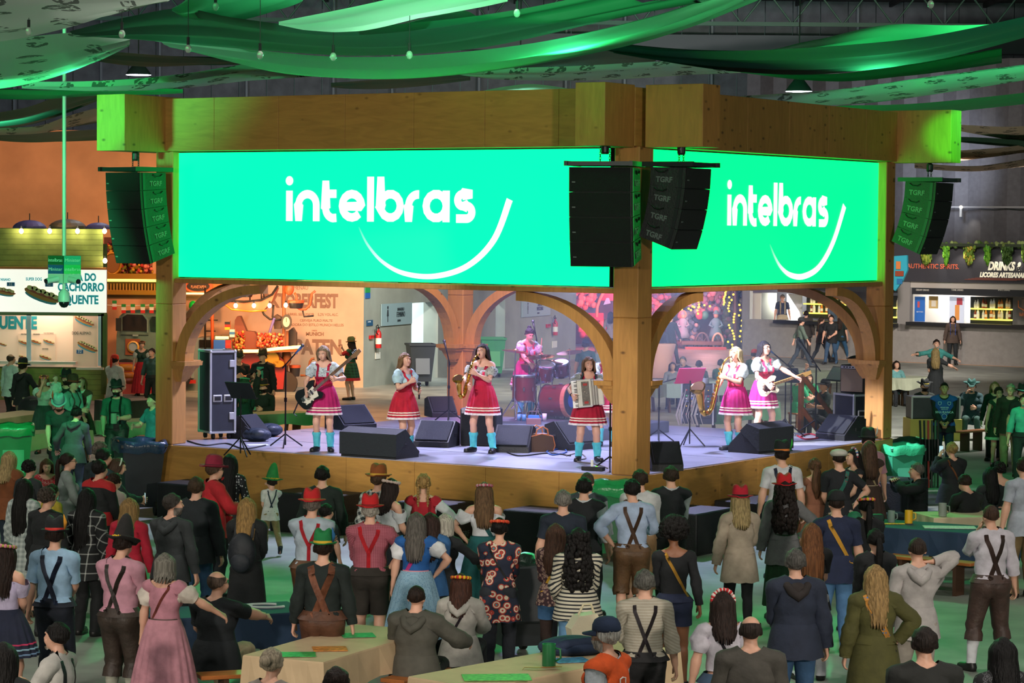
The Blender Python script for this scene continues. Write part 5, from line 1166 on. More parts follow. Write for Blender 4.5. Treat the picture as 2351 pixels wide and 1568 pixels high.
hull = [(512, 692), (530, 706), (570, 712), (610, 710), (628, 690), (640, 660), (634, 672), (618, 684), (580, 690), (540, 690)]
MB().prism([(lambda q: (q.x, q.z))(FW.at(a, b)) for a, b in hull], -.55, .25).build('boat_hull', ORG, pf)
MB().tube([F3(a, b, -.58) for a, b in ((510, 690), (560, 693), (600, 689), (625, 676), (638, 656))], .04, 6).build('gunwale', DKM, pf); MB().tube([F3(a, b, -.58) for a, b in ((514, 698), (532, 711), (575, 715), (612, 713))], .025, 6).build('gold_edge', GLD, pf)
for px in (541, 583, 619, 656): b = bulb(FW.M @ Vector(F3(px, 701 if px < 650 else 700, -.68)), 'warm bulb on the float, %s' % {541: 'left on the red boat hull', 583: 'middle of the red boat hull', 619: 'right on the red boat hull', 656: 'on the pole right of the boat'}[px], .06, 1.5, 'bulbs on the float')
for a, b, c, d in ((541, 672, 582, 682), (662, 693, 698, 708), (664, 842, 690, 864)):     # drums
 q0 = F3((a+c)/2, d, -.4); q1 = F3((a+c)/2, b, -.4); r = abs(F3(c, b, -.4)[0]-F3(a, b, -.4)[0])/2; h = q1[2]-q0[2]
 dr = MB().lathe([(r*.8, 0), (r, h)], q0, 16).build('drum_shell', mat('2a2426', rough=.4), pf, 'auto'); MB().lathe([(r*1.03, h-.03), (r*1.05, h), (r*1.05, h+.04), (r*1.0, h+.05)], q0, 16).build('drum_hoop', ORG, pf)
def pipe(pts, r=.03, m=None, y=-.45): return MB().tube([F3(a, b, y) for a, b in pts], r, 7).build('frame_tube', m or DKM, pf, True)
pipe([(560, 670), (604, 671), (608, 690)]); pipe([(594, 694), (606, 722), (620, 733), (628, 732)]); pipe([(628, 700), (626, 728), (632, 735), (648, 733)]); pipe([(676, 672), (681, 680), (681, 706), (690, 710), (702, 710), (712, 700), (716, 674), (724, 668)], .035, ORG); pipe([(695, 713), (698, 727), (720, 725)], .025); pipe([(690, 862), (706, 862), (712, 830), (716, 824), (722, 823)], .035, BRN)
pipe([(471, 820), (471, 705), (471, 660)], .03); pipe([(488, 820), (487, 720), (500, 690), (512, 692)], .05, ORG); pipe([(470, 735), (500, 735)], .02); pipe([(470, 760), (495, 760)], .02); pipe([(652, 650), (652, 800), (650, 905)], .05, BRN); pipe([(660, 760), (658, 905)], .04, BRN); pipe([(574, 655), (574, 690)], .02); pipe([(600, 655), (600, 690)], .02); pipe([(556, 655), (556, 672)], .02)
pipe([(630, 730), (620, 760), (614, 792)], .04, mat('6a5a9a'))
q = F3(664, 664, -.5); MB().ball(q, (.14, .12, .17), 14, 8).build('red_lantern', ORG, pf, True)
q = F3(658, 739, -.6); ck = MB().lathe([(0, 0), (.13, 0), (.15, -.02), (.15, .06), (0, .06)], q, 22, M=Matrix.Rotation(PI/2, 4, 'X') @ Matrix.Diagonal((1, 1.45, 1, 1))).build('clock_case', mat('2a2018', rough=.5), pf, 'auto'); MB().lathe([(0, .07), (.1, .07), (.1, .075), (0, .075)], q, 22, M=Matrix.Rotation(PI/2, 4, 'X') @ Matrix.Diagonal((1, 1.45, 1, 1))).build('clock_dial', mat('c8b8a0'), ck)
MB().box((q[0], q[1]-.085, q[2]+.06), (.012, .008, .12)).build('clock_hand', mat('201810'), ck)
for pts, c in (([(540, 735), (545, 726), (552, 726), (560, 745), (566, 760), (585, 762), (592, 775), (590, 800), (545, 800), (538, 770)], '7a3a22'), ([(627, 728), (634, 722), (645, 728), (645, 755), (630, 755)], '4a3024'), ([(662, 800), (662, 760), (672, 752), (680, 765), (680, 800)], '3a2620')):
 MB().prism([(lambda q: (q.x, q.z))(FW.at(a, b)) for a, b in pts], -.1, .4).build('boot_figure', mat(c, rough=.5), pf)
MB().box(((FW.at(538, 806).x+FW.at(692, 796).x)/2, -.4, FW.at(610, 802).z), (FW.at(692, 796).x-FW.at(538, 806).x, 1.2, .1), ry=math.radians(-2.5)).build('float_deck', BRN, pf)
MB().tube([F3(a, b, -1.03) for a, b in ((538, 806), (590, 806), (640, 800), (692, 796))], .045, 8).build('deck_neon', emis('ffd060', 6, 'neon'), pf); FW.rect('deck_neon', 495, 772, 525, 778, emis('ffd060', 5, 'neon'), pf, .06, -.7)
MB().prism([(lambda q: (q.x, q.z))(FW.at(a, b)) for a, b in ((540, 812), (640, 806), (660, 830), (655, 890), (540, 892))], -.7, .5).build('float_body', mat('a02018', rough=.4), pf)
for px, py, rx, rz in ((625, 825, .2, .22), (640, 835, .16, .1)): q = F3(px, py, -.78); MB().lathe([(0, 0), (1, 0), (1.06, .03), (1, .06), (0, .06)], q, 20, M=Matrix.Rotation(PI/2, 4, 'X') @ Matrix.Diagonal((rx, rz, 1, 1))).build('gold_crest', GLD, pf, 'auto')
q = F3(655, 880, -.5); MB().lathe([(0, -.1), (.34, -.1), (.36, 0), (.34, .1), (0, .1)], q, 20, M=Matrix.Rotation(PI/2, 4, 'X')).build('tub', mat('3a2a20', rough=.5), pf, 'auto'); MB().ball(F3(660, 822, -.7), (.12, .08, .24), 10, 6).build('paddle', BRN, pf, True)
blobs('blossoms', FW, (536, 762, 560, 800), 120, -.6, -.1, .03, .055, ('d8542a', 'd98a3a', 'b02a22', '7a6a2a'), pf, 5); blobs('blossoms', FW, (592, 766, 650, 796), 200, -.6, -.1, .03, .055, ('e08a6a', 'd8542a', 'd9a05a', 'b02a22'), pf, 6)
for i, (px, py, cs) in enumerate(((522, 748, ('181818', 'c02018', 'd8a820')), (533, 765, ('c8c8c8', '2a6aa0', 'c8c8c8')), (524, 790, ('c02018', 'c83024', 'b81c14')))):
 fg = FW.root('small_flag', ('black red gold flag on the float', 'white blue flag on the float beside the flowers', 'red flag on the float beside the blue box')[i], 'flag', 'flags on the float')
 for k, c in enumerate(cs): FW.rect('flag_stripe', px-6, py-9+k*6, px+6, py-3+k*6, mat(c), fg, .012, -.75)
 MB().cyl(F3(px+7, py-12, -.75), F3(px+7, py+26, -.75), .012, 5).build('stick', BRN, fg)
bx_ = FW.rect('blue_box', 494, 779, 520, 800, mat('2456b0', rough=.4), None, .4, -.5); bx_.matrix_world = FW.M @ bx_.matrix_world; tag(bx_, 'bright blue box with white scrolls on the float', 'box')
os_ = FW.root('oval_sign', 'dark oval sign with orange script on a lit balcony', 'sign'); q = F3(456, 657, .2); MB().lathe([(0, 0), (.42, 0), (.42, .08), (0, .08)], q, 26, M=Matrix.Rotation(PI/2, 4, 'X') @ Matrix.Diagonal((1, .45, 1, 1))).build('sign_rim', ORG, os_, 'auto'); MB().lathe([(0, .07), (.33, .07), (.33, .1), (0, .1)], q, 26, M=Matrix.Rotation(PI/2, 4, 'X') @ Matrix.Diagonal((1, .45, 1, 1))).build('sign_face', mat('261a14'), os_)
FW.text('sign_lettering', 'PLANETAPEIA', 456, 659, 7, mat('d87a3a', emit=.4, ecol=(.9, .4, .15)), os_, .08, sx=.6); FW.rect('balcony', 426, 672, 520, 676, emis('ffd070', 4), os_, .08, .1); FW.rect('balcony_board', 426, 646, 520, 672, mat('b86a2c', rough=.5), os_, .1, .4); FW.rect('picket_row', 426, 678, 500, 690, mat('5a4420'), os_, .05, .25)
bb = empty('green_balloon', FW.M @ Vector(F3(443, 702, -.4)), 0, 'shiny green balloon hanging behind the left arch', 'balloon'); MB().ball((0, 0, 0), (.12, .12, .15), 16, 10).build('skin', mat('14a838', rough=.12), bb, True); MB().lathe([(.0, .02), (.02, 0)], (0, 0, -.165), 6).build('knot', mat('0f7a2a'), bb)
vt = FW.root('vintage_car', 'small dark red and grey vintage car behind the road case', 'car'); MB().prism([(lambda q: (q.x, q.z))(FW.at(a, b)) for a, b in ((425, 900), (425, 840), (440, 790), (455, 775), (500, 772), (510, 800), (520, 840), (520, 900))], -.4, 1.).build('car_body', mat('6a6e6a', rough=.3), vt)
FW.rect('windscreen', 458, 780, 494, 798, mat('1a1512', rough=.1), vt, .05, -.4); FW.rect('bumper', 424, 872, 450, 880, mat('a82018', rough=.4), vt, .1, -.5); FW.rect('grille', 426, 845, 446, 868, mat('b0b4b0', rough=.3, metal=.7), vt, .05, -.45)
light('float_glow', 'AREA', FW.M @ Vector(F3(600, 690, -3.0)), 160, (1, .5, .22), FW.M @ Vector(F3(640, 790, 1)), 1.5)
light('wall_wash', 'SPOT', (-6.8, 69, 7.2), 2600, (1, .47, .19), (-5.6, 77, 2.4), .3, 100, .8); light('wall_wash', 'SPOT', (-13.5, 69., 7.4), 1300, (1, .45, .22), (-13.5, 77, 5.6), .3, 110, .8)
light('floor_wash', 'SPOT', (-4.5, 65, 7.2), 3000, (1, .38, .16), (-3.6, 63, 0), .4, 120, .8)
BD = Wall(((1712-W_/2)/F_*99, 99), ((2480-W_/2)/F_*91, 91)); br = BD.root('drinks_bar', 'long dark grey container bar with lit shelves and hanging plants', 'bar')
CONT = mat('8f8a86', rough=.6, var=.1, key='container_grey'); DRK = mat('34333a', rough=.7, bump=.3, bscale=25, key='dark_fascia')
BD.rect('fascia_board', 1712, 560, 2480, 646, DRK, br, .3, -.02); BD.rect('upper_rail', 1712, 646, 2480, 660, mat('b8b0a8', rough=.5), br, .2, 0); BD.rect('lower_wall', 1712, 744, 2480, 836, CONT, br, .25, 0); BD.rect('skirting', 1712, 831, 2480, 841, mat('b9855a', rough=.6), br, .3, -.02)
BD.rect('lower_wall', 1790, 762, 1791, 763, CONT, br, .01, .3)
for a, b in ((1712, 1724), (2068, 2096)): BD.rect('pier', a, 640, b, 760, mat('8e8a88', rough=.5), br, .25, 0)
SHB = mat('1f252c', rough=.6)
BD.rect('back_wall', 1724, 655, 2068, 765, mat('4a4f56', rough=.6), br, .1, 2.2); BD.rect('back_wall', 2096, 655, 2480, 765, mat('9a968f', rough=.6), br, .1, 2.2)
BD.rect('counter', 1790, 738, 2068, 746, mat('1a1c20', rough=.4), br, .5, -.05); BD.rect('counter', 2094, 744, 2480, 752, mat('1a1c20', rough=.4), br, .5, -.05); BD.rect('door_leaf', 1728, 672, 1748, 760, mat('d8d4c4', rough=.5), br, .06, .3); BD.rect('doorway', 1750, 672, 1783, 764, mat('6a6e68'), br, .05, 1.0); BD.rect('white_panel', 1808, 675, 1842, 738, mat('d0d4d8', rough=.5), br, .05, 1.2); BD.rect('frame', 1724, 668, 1728, 764, mat('d8d8d0'), br, .1, -.03)
BD.rect('menu_strip', 2096, 661, 2480, 680, mat('23262c'), br, .08, -.1); BD.rect('menu_strip', 1724, 655, 2068, 668, mat('23262c'), br, .08, -.1)
for t, px in (('CREAMY DRINKS', 2118), ('TONIC DRINKS', 2198), ('SPRITZ DRINKS', 2305)): BD.text('menu_lettering', t, px, 666, 4.2, mat('d8d4c8'), br, -.19, sx=.75)
for t, px in (('CREAMY', 1800), ('TONIC', 1860), ('SPRITZ', 1920)): BD.text('menu_lettering', t, px, 661, 3.5, mat('d8d4c8'), br, -.19, sx=.75)
BD.text('fascia_lettering', 'AUTHENTIC SPIRITS.', 2142, 612, 11, mat('c8583c', emit=.15, ecol=(.8, .25, .12)), br, -.33, sx=.95, bold=.003)
BD.text('fascia_lettering', 'DRINKS &', 2306, 612, 19, mat('e8e0c8', emit=.25, ecol=(.9, .85, .7)), br, -.33, sx=.72, bold=.02, shear=.25); BD.text('fascia_lettering', 'LICORES ARTESANAIS', 2302, 632, 11, mat('e8e0c8', emit=.25, ecol=(.9, .85, .7)), br, -.33, sx=.78, bold=.012, shear=.25)
for k in range(4): BD.rect('brown_stripe', 2215+k*8, 644-k*1.2-2, 2335+k*8, 645-k*1.2-1.5, mat('6a3a32'), br, .02, -.32)
BD.rect('blue_poster', 2101, 681, 2124, 738, mat('1f5fb0', rough=.5, emit=.15, ecol=(.1, .3, .8)), br, .04, .4); BD.rect('framed_print', 2134, 680, 2154, 708, mat('d8b878', rough=.5), br, .05, .4); BD.rect('print_card', 2139, 690, 2149, 704, mat('efe6d4'), br, .02, .36); BD.rect('drink_poster', 2181, 681, 2214, 741, mat('cfd6e4', rough=.5, emit=.3, ecol=(.7, .75, .95)), br, .05, .4)
BD.rect('poster_drink', 2193, 700, 2203, 735, mat('e0862a', emit=.2, ecol=(.9, .5, .2)), br, .02, .36); BD.rect('poster_fruit', 2197, 684, 2210, 700, mat('b03038', emit=.15, ecol=(.7, .15, .2)), br, .02, .36); BD.rect('poster_icon', 2107, 692, 2112, 706, mat('d85a5a'), br, .02, .37)
BD.text('poster_lettering', 'GIN TONICA', 2112, 716, 3, mat('e0e8f0'), br, .35, sx=.7); BD.rect('lit_column', 2220, 681, 2228, 741, emis('f4f2e6', 1.1), br, .06, .5)
sh_n = 0
BOTC = ('d8d2c0', 'e8e4d8', '8a3a22', '7a2e1e', 'd8dce0', 'cfd4da', 'c8742a', 'b8682a', 'd0a878', 'd8b088')
def make_bottle(c):
 o = empty('bottle'); MB().lathe([(.0, 0), (.038, 0), (.04, .02), (.04, .16), (.03, .2), (.014, .225), (.014, .27)], n=10).build('glass', mat(c, rough=.12, coat=.3), o, True); MB().lathe([(.0415, .05), (.0415, .13)], n=10, cap=False).build('paper_label', mat('e8e0cc', rough=.7), o); MB().lathe([(0, .265), (.017, .265), (.017, .3), (0, .3)], n=8).build('cap', mat('2a2018'), o); return o
BP = {}
def shelf_rack(px0, px1, ys, label, npx, tagl):
 rk = BD.root('lit_shelf', label, 'shelf', 'lit bottle shelves'); BD.rect('back_panel', px0, ys[0]-26, px1, ys[-1]+14, SHB, rk, .05, 1.05)
 for j, py in enumerate(ys):
  BD.rect('shelf_board', px0, py, px1, py+3, emis('f0e060', 1.6, 'shelf_light'), rk, .3, 1.0)
  for i in range(npx):
   if i % 2 == 0 and (i//2+j) % 5 == 4 and False: continue
   px = px0+8+(px1-px0-14)*i/(npx-1)+(2 if i % 2 == 0 else -1); q = BD.M @ BD.at(px, py, .85); c = BOTC[(i+j*3) % 10]
   if c not in BP: BP[c] = make_bottle(c); o = BP[c]
   else: o = copy_tree(BP[c])
   o.location = q; s = 1.15+.1*((i*7+j) % 3); o.scale = (s, s, s)
   tag(o, '%s bottle on the %s shelf, %d%s from the left' % ({'d8d2c0': 'cream', 'e8e4d8': 'white', '8a3a22': 'red-brown', '7a2e1e': 'dark red', 'd8dce0': 'clear', 'cfd4da': 'pale', 'c8742a': 'amber', 'b8682a': 'orange', 'd0a878': 'tan', 'd8b088': 'beige'}[c], ('upper', 'lower')[j]+' '+tagl, i+1, {1: 'st', 2: 'nd', 3: 'rd'}.get(i+1, 'th')), 'bottle', 'bottles on the '+tagl+' shelf')
shelf_rack(2229, 2325, (708, 732), 'dark shelf with two lit yellow boards of bottles at the right bar window', 10, 'right bar'); shelf_rack(1853, 1946, (697, 718), 'dark shelf with two lit yellow boards of bottles behind the walking group', 10, 'middle bar')
shelf_rack(2052, 2068, (705, 727), 'narrow end of a lit bottle shelf beside the right stage post', 2, 'narrow end')
bn_ = BD.root('shield_banner', 'hanging shield banner with orange emblem beside the bottle shelf', 'banner'); MB().prism([(lambda q: (q.x, q.z))(BD.at(a, b)) for a, b in ((2330, 685), (2375, 685), (2375, 730), (2352, 742), (2330, 730))], .55, .6).build('cloth', mat('6a5a50'), bn_); BD.text('banner_lettering', 'Bahlsten', 2352, 722, 8, mat('e07a3a'), bn_, .54, sx=.7); MB().tube([tuple(BD.at(a, b, .53)) for a, b in ((2338, 690), (2338, 705), (2352, 713), (2366, 705), (2366, 690))], .02, 6, False).build('emblem', mat('d8783a'), bn_)
rl = BD.root('plant_rail', 'dark rail with trailing greenery above the bar lettering', 'planter'); BD.rect('rail', 2120, 560, 2480, 567, mat('2f3a26', rough=.8), rl, .2, -.45); blobs('moss', BD, (2122, 557, 2440, 566), 120, -.6, -.4, .05, .1, ('4a6a2a', '6a7a3a', '8a9a5a'), rl, 8)
for i, (px, w, h, c) in enumerate(((2127, 26, 42, ('9aa83a', '6a8a2a')), (2172, 13, 42, ('7ac02a', '5aa02a')), (2225, 26, 42, ('6a8a2a', 'b8a83a')), (2267, 14, 40, ('7ab82a', '5aa02a')), (2312, 26, 40, ('4a6a2a', '3a5a22')), (2356, 20, 40, ('6a8a2a', '5a7a2a')))):
 p = BD.root('hanging_plant', ('wide yellow-green', 'narrow bright green', 'wide olive and yellow', 'slim bright green', 'broad dark green', 'half hidden')[i]+' trailing plant hanging from the rail, '+('first', 'second', 'third', 'fourth', 'fifth', 'last')[i]+' from the left', 'plant', 'plants hanging over the bar'); rnd = random.Random(i)
 bs = [MB(), MB()]
 for k in range(170):
  x = rnd.gauss(0, w*.24); x = max(-w/2, min(w/2, x)); t = rnd.random(); q = BD.at(px+x*(1-.25*t), 566+h*t*(1-abs(x)/w*.5), -.55+rnd.uniform(-.12, .12)); bs[k % 2].ball(tuple(q), (rnd.uniform(.03, .06), .03, rnd.uniform(.05, .11)), 5, 3)
 for b, cc in zip(bs, c): b.build('foliage', mat(cc, rough=.6), p, True)['kind'] = 'stuff'
for px in (2160, 2205, 2250, 2295, 2340): light('fascia_downlight', 'SPOT', BD.M @ (BD.at(px, 572, -.7)), 25, (1, .9, .75), BD.M @ BD.at(px, 640, -.2), .05, 80, .8)
light('bar_lamp', 'AREA', BD.M @ BD.at(2160, 690, 1.2)+Vector((0, 0, .3)), 130, (1, .95, .9), BD.M @ BD.at(2160, 730, 2.2), 2.); light('bar_lamp', 'AREA', BD.M @ BD.at(1800, 690, 1.0), 90, (1, .95, .85), BD.M @ BD.at(1800, 720, 2.2), 1.5); light('bar_front_fill', 'SPOT', (13, 79, 8), 7000, (1, .88, .82), (12.5, 94, 1.2), .4, 125, .8)  # the front spot is unseen, added to brighten the bar wall
cu = struct(BD.root('wall_right')); CUM = mat('3a393c', rough=.85, var=.15, key='curtain')
for k in range(26):
 a, b = 1712+k*30, 1712+(k+1)*30; q0 = BD.at(a, 470, 1.5+.18*(k % 2)); q1 = BD.at(b, 470, 1.5+.18*((k+1) % 2)); zt = 11.0; zb_ = BD.at(2200, 566).z
 mb = MB(); mb.add([(q0.x, 1.5+.18*(k % 2), zb_), (q1.x, 1.5+.18*((k+1) % 2), zb_), (q1.x, 1.5+.18*((k+1) % 2), zt), (q0.x, 1.5+.18*(k % 2), zt)], [(0, 1, 2, 3)]); mb.build('curtain_fold', CUM, cu, True)
BD.rect('stage_pipe', 2180, 474, 2480, 477, mat('6a6a6a'), cu, .05, 1.1); light('curtain_lamp', 'SPOT', BD.M @ BD.at(2206, 484, 1.1), 60, (1, .92, .8), BD.M @ BD.at(2235, 540, 1.5), .05, 70, .7)
q = BD.M @ BD.at(2206, 482, 1.05); cl_ = empty('wall_lamp', q, 0, 'small lit tube lamp on the dark curtain above the bar', 'lamp'); MB().cyl((0, 0, -.25), (0, 0, .05), .05, 10).build('tube', mat('8a8a86', rough=.4), cl_); MB().ball((0, -.02, .1), .06).build('bulb', emis('fff0c8', 8), cl_, True)
sf = BD.root('fish_sign', 'turquoise leaf-shaped sign with orange shapes beside the stage post', 'sign'); MB().prism([(lambda q: (q.x, q.z))(BD.at(a, b, -3)) for a, b in ((2055, 588), (2085, 586), (2086, 620), (2075, 645), (2058, 668), (2050, 660))], -3.1, -3).build('panel', mat('2a9ab0', rough=.5), sf)
for a, b, c, d, cc in ((2058, 600, 2068, 618, 'c8743a'), (2056, 622, 2075, 634, '8a3a22'), (2060, 640, 2072, 652, '1a6a9a')): BD.rect('painted_shape', a, b, c, d, mat(cc), sf, .03, -3.11)
XD = 104.; XW = flat_y(1315, 1720, XD); xs = struct(XW.root('wall_shop')); MB().box((XW.L/2, 3.5, 3), (XW.L+.6, .2, 6)).build('shop_wall', mat('7a4a52', rough=.8, var=.3, vscale=.8), xs); XW.rect('dark_jamb', 1702, 640, 1712, 820, mat('1d2630'), xs, .3, 0); XW.rect('lintel', 1315, 560, 1712, 640, mat('3a2a30'), xs, .3, 0)
xf = XW.root('shop_display', 'red-lit festive shop display packed with flowers and figures', 'shop display')
for box, cols, n, s in (((1322, 665, 1365, 705), ('d86a5a', 'e08a72', 'c84a42'), 90, 1), ((1330, 735, 1410, 770), ('d84a52', 'e06a5a', 'b82a3a'), 70, 2), ((1490, 660, 1540, 720), ('b83a4a', '5a3a6a', 'd85a4a', '8a2a4a'), 80, 3), ((1555, 680, 1600, 780), ('8a8aa0', '6a6a88', 'b08a90', '505a70'), 130, 4), ((1600, 665, 1660, 720), ('b06a7a', '8a5a7a', '6a6a88'), 70, 5), ((1660, 680, 1705, 810), ('2f4a3a', '3a5a4a', '8a3a3a', '26382e'), 130, 6), ((1560, 780, 1640, 806), ('5a5a6a', '7a6a72'), 50, 7)): blobs('decorations', XW, box, n, .4, 1.4, .08, .17, cols, xf, s)
for a, b, c, d, cc in ((1345, 718, 1385, 735, 'c01c3a'), (1380, 668, 1420, 690, 'b82a4a'), (1340, 680, 1370, 718, '2a4a5a'), (1612, 672, 1632, 698, '2a3a58'), (1640, 660, 1668, 690, '9a6a72'), (1492, 700, 1510, 745, '7a1a3a')): XW.rect('display_panel', a, b, c, d, mat(cc, rough=.6), xf, .3, 1.2)
b = MB(); b.tube([tuple(XW.at(px, py, .3)) for px, py in ((1370, 728), (1371, 705), (1378, 685), (1385, 672))], .06, 6); b.build('arch_frame', mat('c87a5a'), xf)
b = MB(); b.prism([(lambda q: (q.x, q.z))(XW.at(a, bb, .3)) for a, bb in ((1385, 700), (1402, 696), (1398, 684), (1392, 684))], .2, .3); b.build('pennant', mat('7a9ac0'), xf)
for px, py, c in ((1568, 722, 'd89a82'), (1606, 724, 'b8303a'), (1618, 724, '3a7a6a')): MB().ball(tuple(XW.at(px, py, .3)), (.16, .12, .18), 10, 8).build('ornament', mat(c, rough=.5), xf, True)
dm = []
for px, py, h, c, cc, lab in ((1567, 716, 60, '8f93a8', 'd89a82', 'grey-robed'), (1643, 714, 66, '5a8a9a', 'b08a7a', 'blue-cloaked')):
 o = XW.root('display_figure', '%s decorative figure standing in the red-lit shop display' % lab, 'figure'); q0 = XW.at(px, py+h, .2); q1 = XW.at(px, py, .2); H = q1.z-q0.z
 MB().lathe([(0, 0), (.24*H, 0), (.22*H, .2*H), (.15*H, .5*H), (.17*H, .66*H), (.1*H, .74*H), (.05*H, .77*H)], (q0.x, .2, q0.z), 16).build('robe', mat(c, rough=.8), o, True); MB().ball((q0.x, .17, q0.z+.85*H), (.085*H, .085*H, .1*H), 12, 8).build('head', mat(cc, rough=.6), o, True); MB().lathe([(.13*H, .9*H), (.08*H, .93*H), (.05*H, 1.02*H), (0, 1.03*H)], (q0.x, .18, q0.z), 12).build('hat', mat(c, rough=.8), o, True)
 for s in (-1, 1): MB().tube([(q0.x+s*.14*H, .2, q0.z+.66*H), (q0.x+s*.22*H, .1, q0.z+.5*H), (q0.x+s*.1*H, 0, q0.z+.45*H)], .04*H, 8).build('arm', mat(c, rough=.8), o, True)
wg = XW.root('flower_cart', 'wooden flower cart with pale wheels in the shop display', 'cart'); XW.rect('cart_bed', 1562, 782, 1655, 790, mat('6a4a3a'), wg, .8, .4)
for px, py, rz_ in ((1612, 790, .45), (1648, 785, .34)): q = XW.at(px, py, -.1); b = MB(); b.tube([(q.x+rz_*math.cos(a*PI/9)*.6, -.1, q.z+rz_*math.sin(a*PI/9)) for a in range(18)], .045, 6, True); b.build('wheel_rim', mat('5a4a48' if px < 1640 else 'c8b8a0'), wg, True); [MB().cyl((q.x, -.1, q.z), (q.x+rz_*math.cos(a*PI/4)*.6, -.1, q.z+rz_*math.sin(a*PI/4)), .02, 5).build('spoke', mat('5a4a40'), wg) for a in range(8)]
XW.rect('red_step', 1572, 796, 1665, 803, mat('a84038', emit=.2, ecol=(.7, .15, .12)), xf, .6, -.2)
FL = emis('ffc628', 4, 'fairy_light'); xt = XW.root('light_tree', 'dark tree strung with small golden lights by the shop corner', 'tree'); b = MB(); q = XW.at(1690, 815, .1); b.tube([(q.x, .1, 0), (q.x-.05, .1, 2.2), (q.x-.2, .1, 3.6)], [.14, .1, .05], 8); b.build('trunk', mat('2a221c'), xt); blobs('foliage', XW, (1664, 662, 1706, 800), 110, .1, .8, .1, .2, ('24382c', '2c4434', '3a3034'), xt, 11)
rnd = random.Random(4); pts = [(1668-i*1.1+rnd.uniform(-2, 2), 668+i*4.4) for i in range(8)]+[(1679+rnd.uniform(-9, 9), 676+i*6.4) for i in range(21)]+[(1700+rnd.uniform(-4, 4), 700+i*12) for i in range(8)]+[(1604+rnd.uniform(-4, 4), 664+i*7) for i in range(9)]+[(1570+rnd.uniform(-8, 60), 700+rnd.uniform(0, 16)) for i in range(8)]
b = MB()
for px, py in pts: b.ball(tuple(XW.at(px, py, -.15)), .042, 6, 4)
b.build('fairy_lights', FL, xt, True)['kind'] = 'stuff'
light('shop_red', 'POINT', XW.M @ XW.at(1400, 690, -1.5), 260, (1, .16, .2), size=.4); light('shop_red', 'POINT', XW.M @ XW.at(1500, 690, -1.2), 160, (1, .15, .25), size=.4); light('shop_red', 'POINT', XW.M @ XW.at(1625, 690, -1.5), 200, (1, .45, .45), size=.4)
def drape_table(px, py, r, h, col, label):
 p = onz(px, py, 0); o = empty('bar_table', p, 0, label, 'table'); MB().lathe([(.0, h), (r, h), (r*1.02, h-.03), (r*.75, h*.55), (r*1.1, .02)], n=24).build('tablecloth', mat(col, rough=.8), o, True); MB().cyl((0, 0, 0), (0, 0, h-.02), .04, 8).build('leg', mat('303030'), o); return o
drape_table(1520, 868, .42, 1.1, 'c89a8a', 'tall round table under a pinkish cloth in the haze behind the stage')
def spl(pts, n):
 P = np.array(pts, float); t = np.linspace(0, len(P)-1, n); out = []
 for u in t:
  i = min(int(u), len(P)-2); f = u-i; p0 = P[max(i-1, 0)]; p1 = P[i]; p2 = P[i+1]; p3 = P[min(i+2, len(P)-1)]
  out.append(.5*((2*p1)+(-p0+p2)*f+(2*p0-5*p1+4*p2-p3)*f*f+(-p0+3*p1-3*p2+p3)*f**3))
 return np.array(out)
def fabric(col, prints=False, trans=.35):
 m = bpy.data.materials.new('hung_fabric'); m.use_nodes = True; nt = m.node_tree; N = nt.nodes; L = nt.links; b = N['Principled BSDF']; out = N['Material Output']
 b.inputs['Roughness'].default_value = .8; c = srgb(col); b.inputs['Base Color'].default_value = (*c, 1); tr = N.new('ShaderNodeBsdfTranslucent'); tr.inputs[0].default_value = (*c, 1)
 if prints:
  uv = N.new('ShaderNodeUVMap'); mp = N.new('ShaderNodeMapping'); mp.inputs['Scale'].default_value = (1, 1, 1); L.new(uv.outputs[0], mp.inputs[0])
  v = N.new('ShaderNodeTexVoronoi'); v.inputs['Scale'].default_value = 1.0; v.inputs['Randomness'].default_value = .25; v.distance = 'EUCLIDEAN'; L.new(mp.outputs[0], v.inputs['Vector'])
  n = N.new('ShaderNodeTexNoise'); n.inputs['Scale'].default_value = 7; L.new(mp.outputs[0], n.inputs['Vector'])
  a = N.new('ShaderNodeMath'); a.operation = 'LESS_THAN'; a.inputs[1].default_value = .30; L.new(v.outputs['Distance'], a.inputs[0]); g = N.new('ShaderNodeMath'); g.operation = 'GREATER_THAN'; g.inputs[1].default_value = .47; L.new(n.outputs['Fac'], g.inputs[0]); k = N.new('ShaderNodeMath'); k.operation = 'MULTIPLY'; L.new(a.outputs[0], k.inputs[0]); L.new(g.outputs[0], k.inputs[1])
  mx = N.new('ShaderNodeMix'); mx.data_type = 'RGBA'; L.new(k.outputs[0], mx.inputs[0]); mx.inputs[6].default_value = (*c, 1); mx.inputs[7].default_value = (*[x*.22 for x in c], 1); L.new(mx.outputs[2], b.inputs['Base Color']); L.new(mx.outputs[2], tr.inputs[0])
 ms = N.new('ShaderNodeMixShader'); ms.inputs[0].default_value = trans; L.new(b.outputs[0], ms.inputs[1]); L.new(tr.outputs[0], ms.inputs[2]); L.new(ms.outputs[0], out.inputs['Surface']); return m
FAB = {'white': fabric('86dcae', False, .35), 'print': fabric('c4d6c8', True, .4), 'dark': fabric('0f4d33', False, .2), 'teal': fabric('115650', False, .2), 'green': fabric('2fa564', False, .35), 'beige': fabric('c9b29a', True, .3)}  # white cloth is tinted mint: some green light is put into its colour
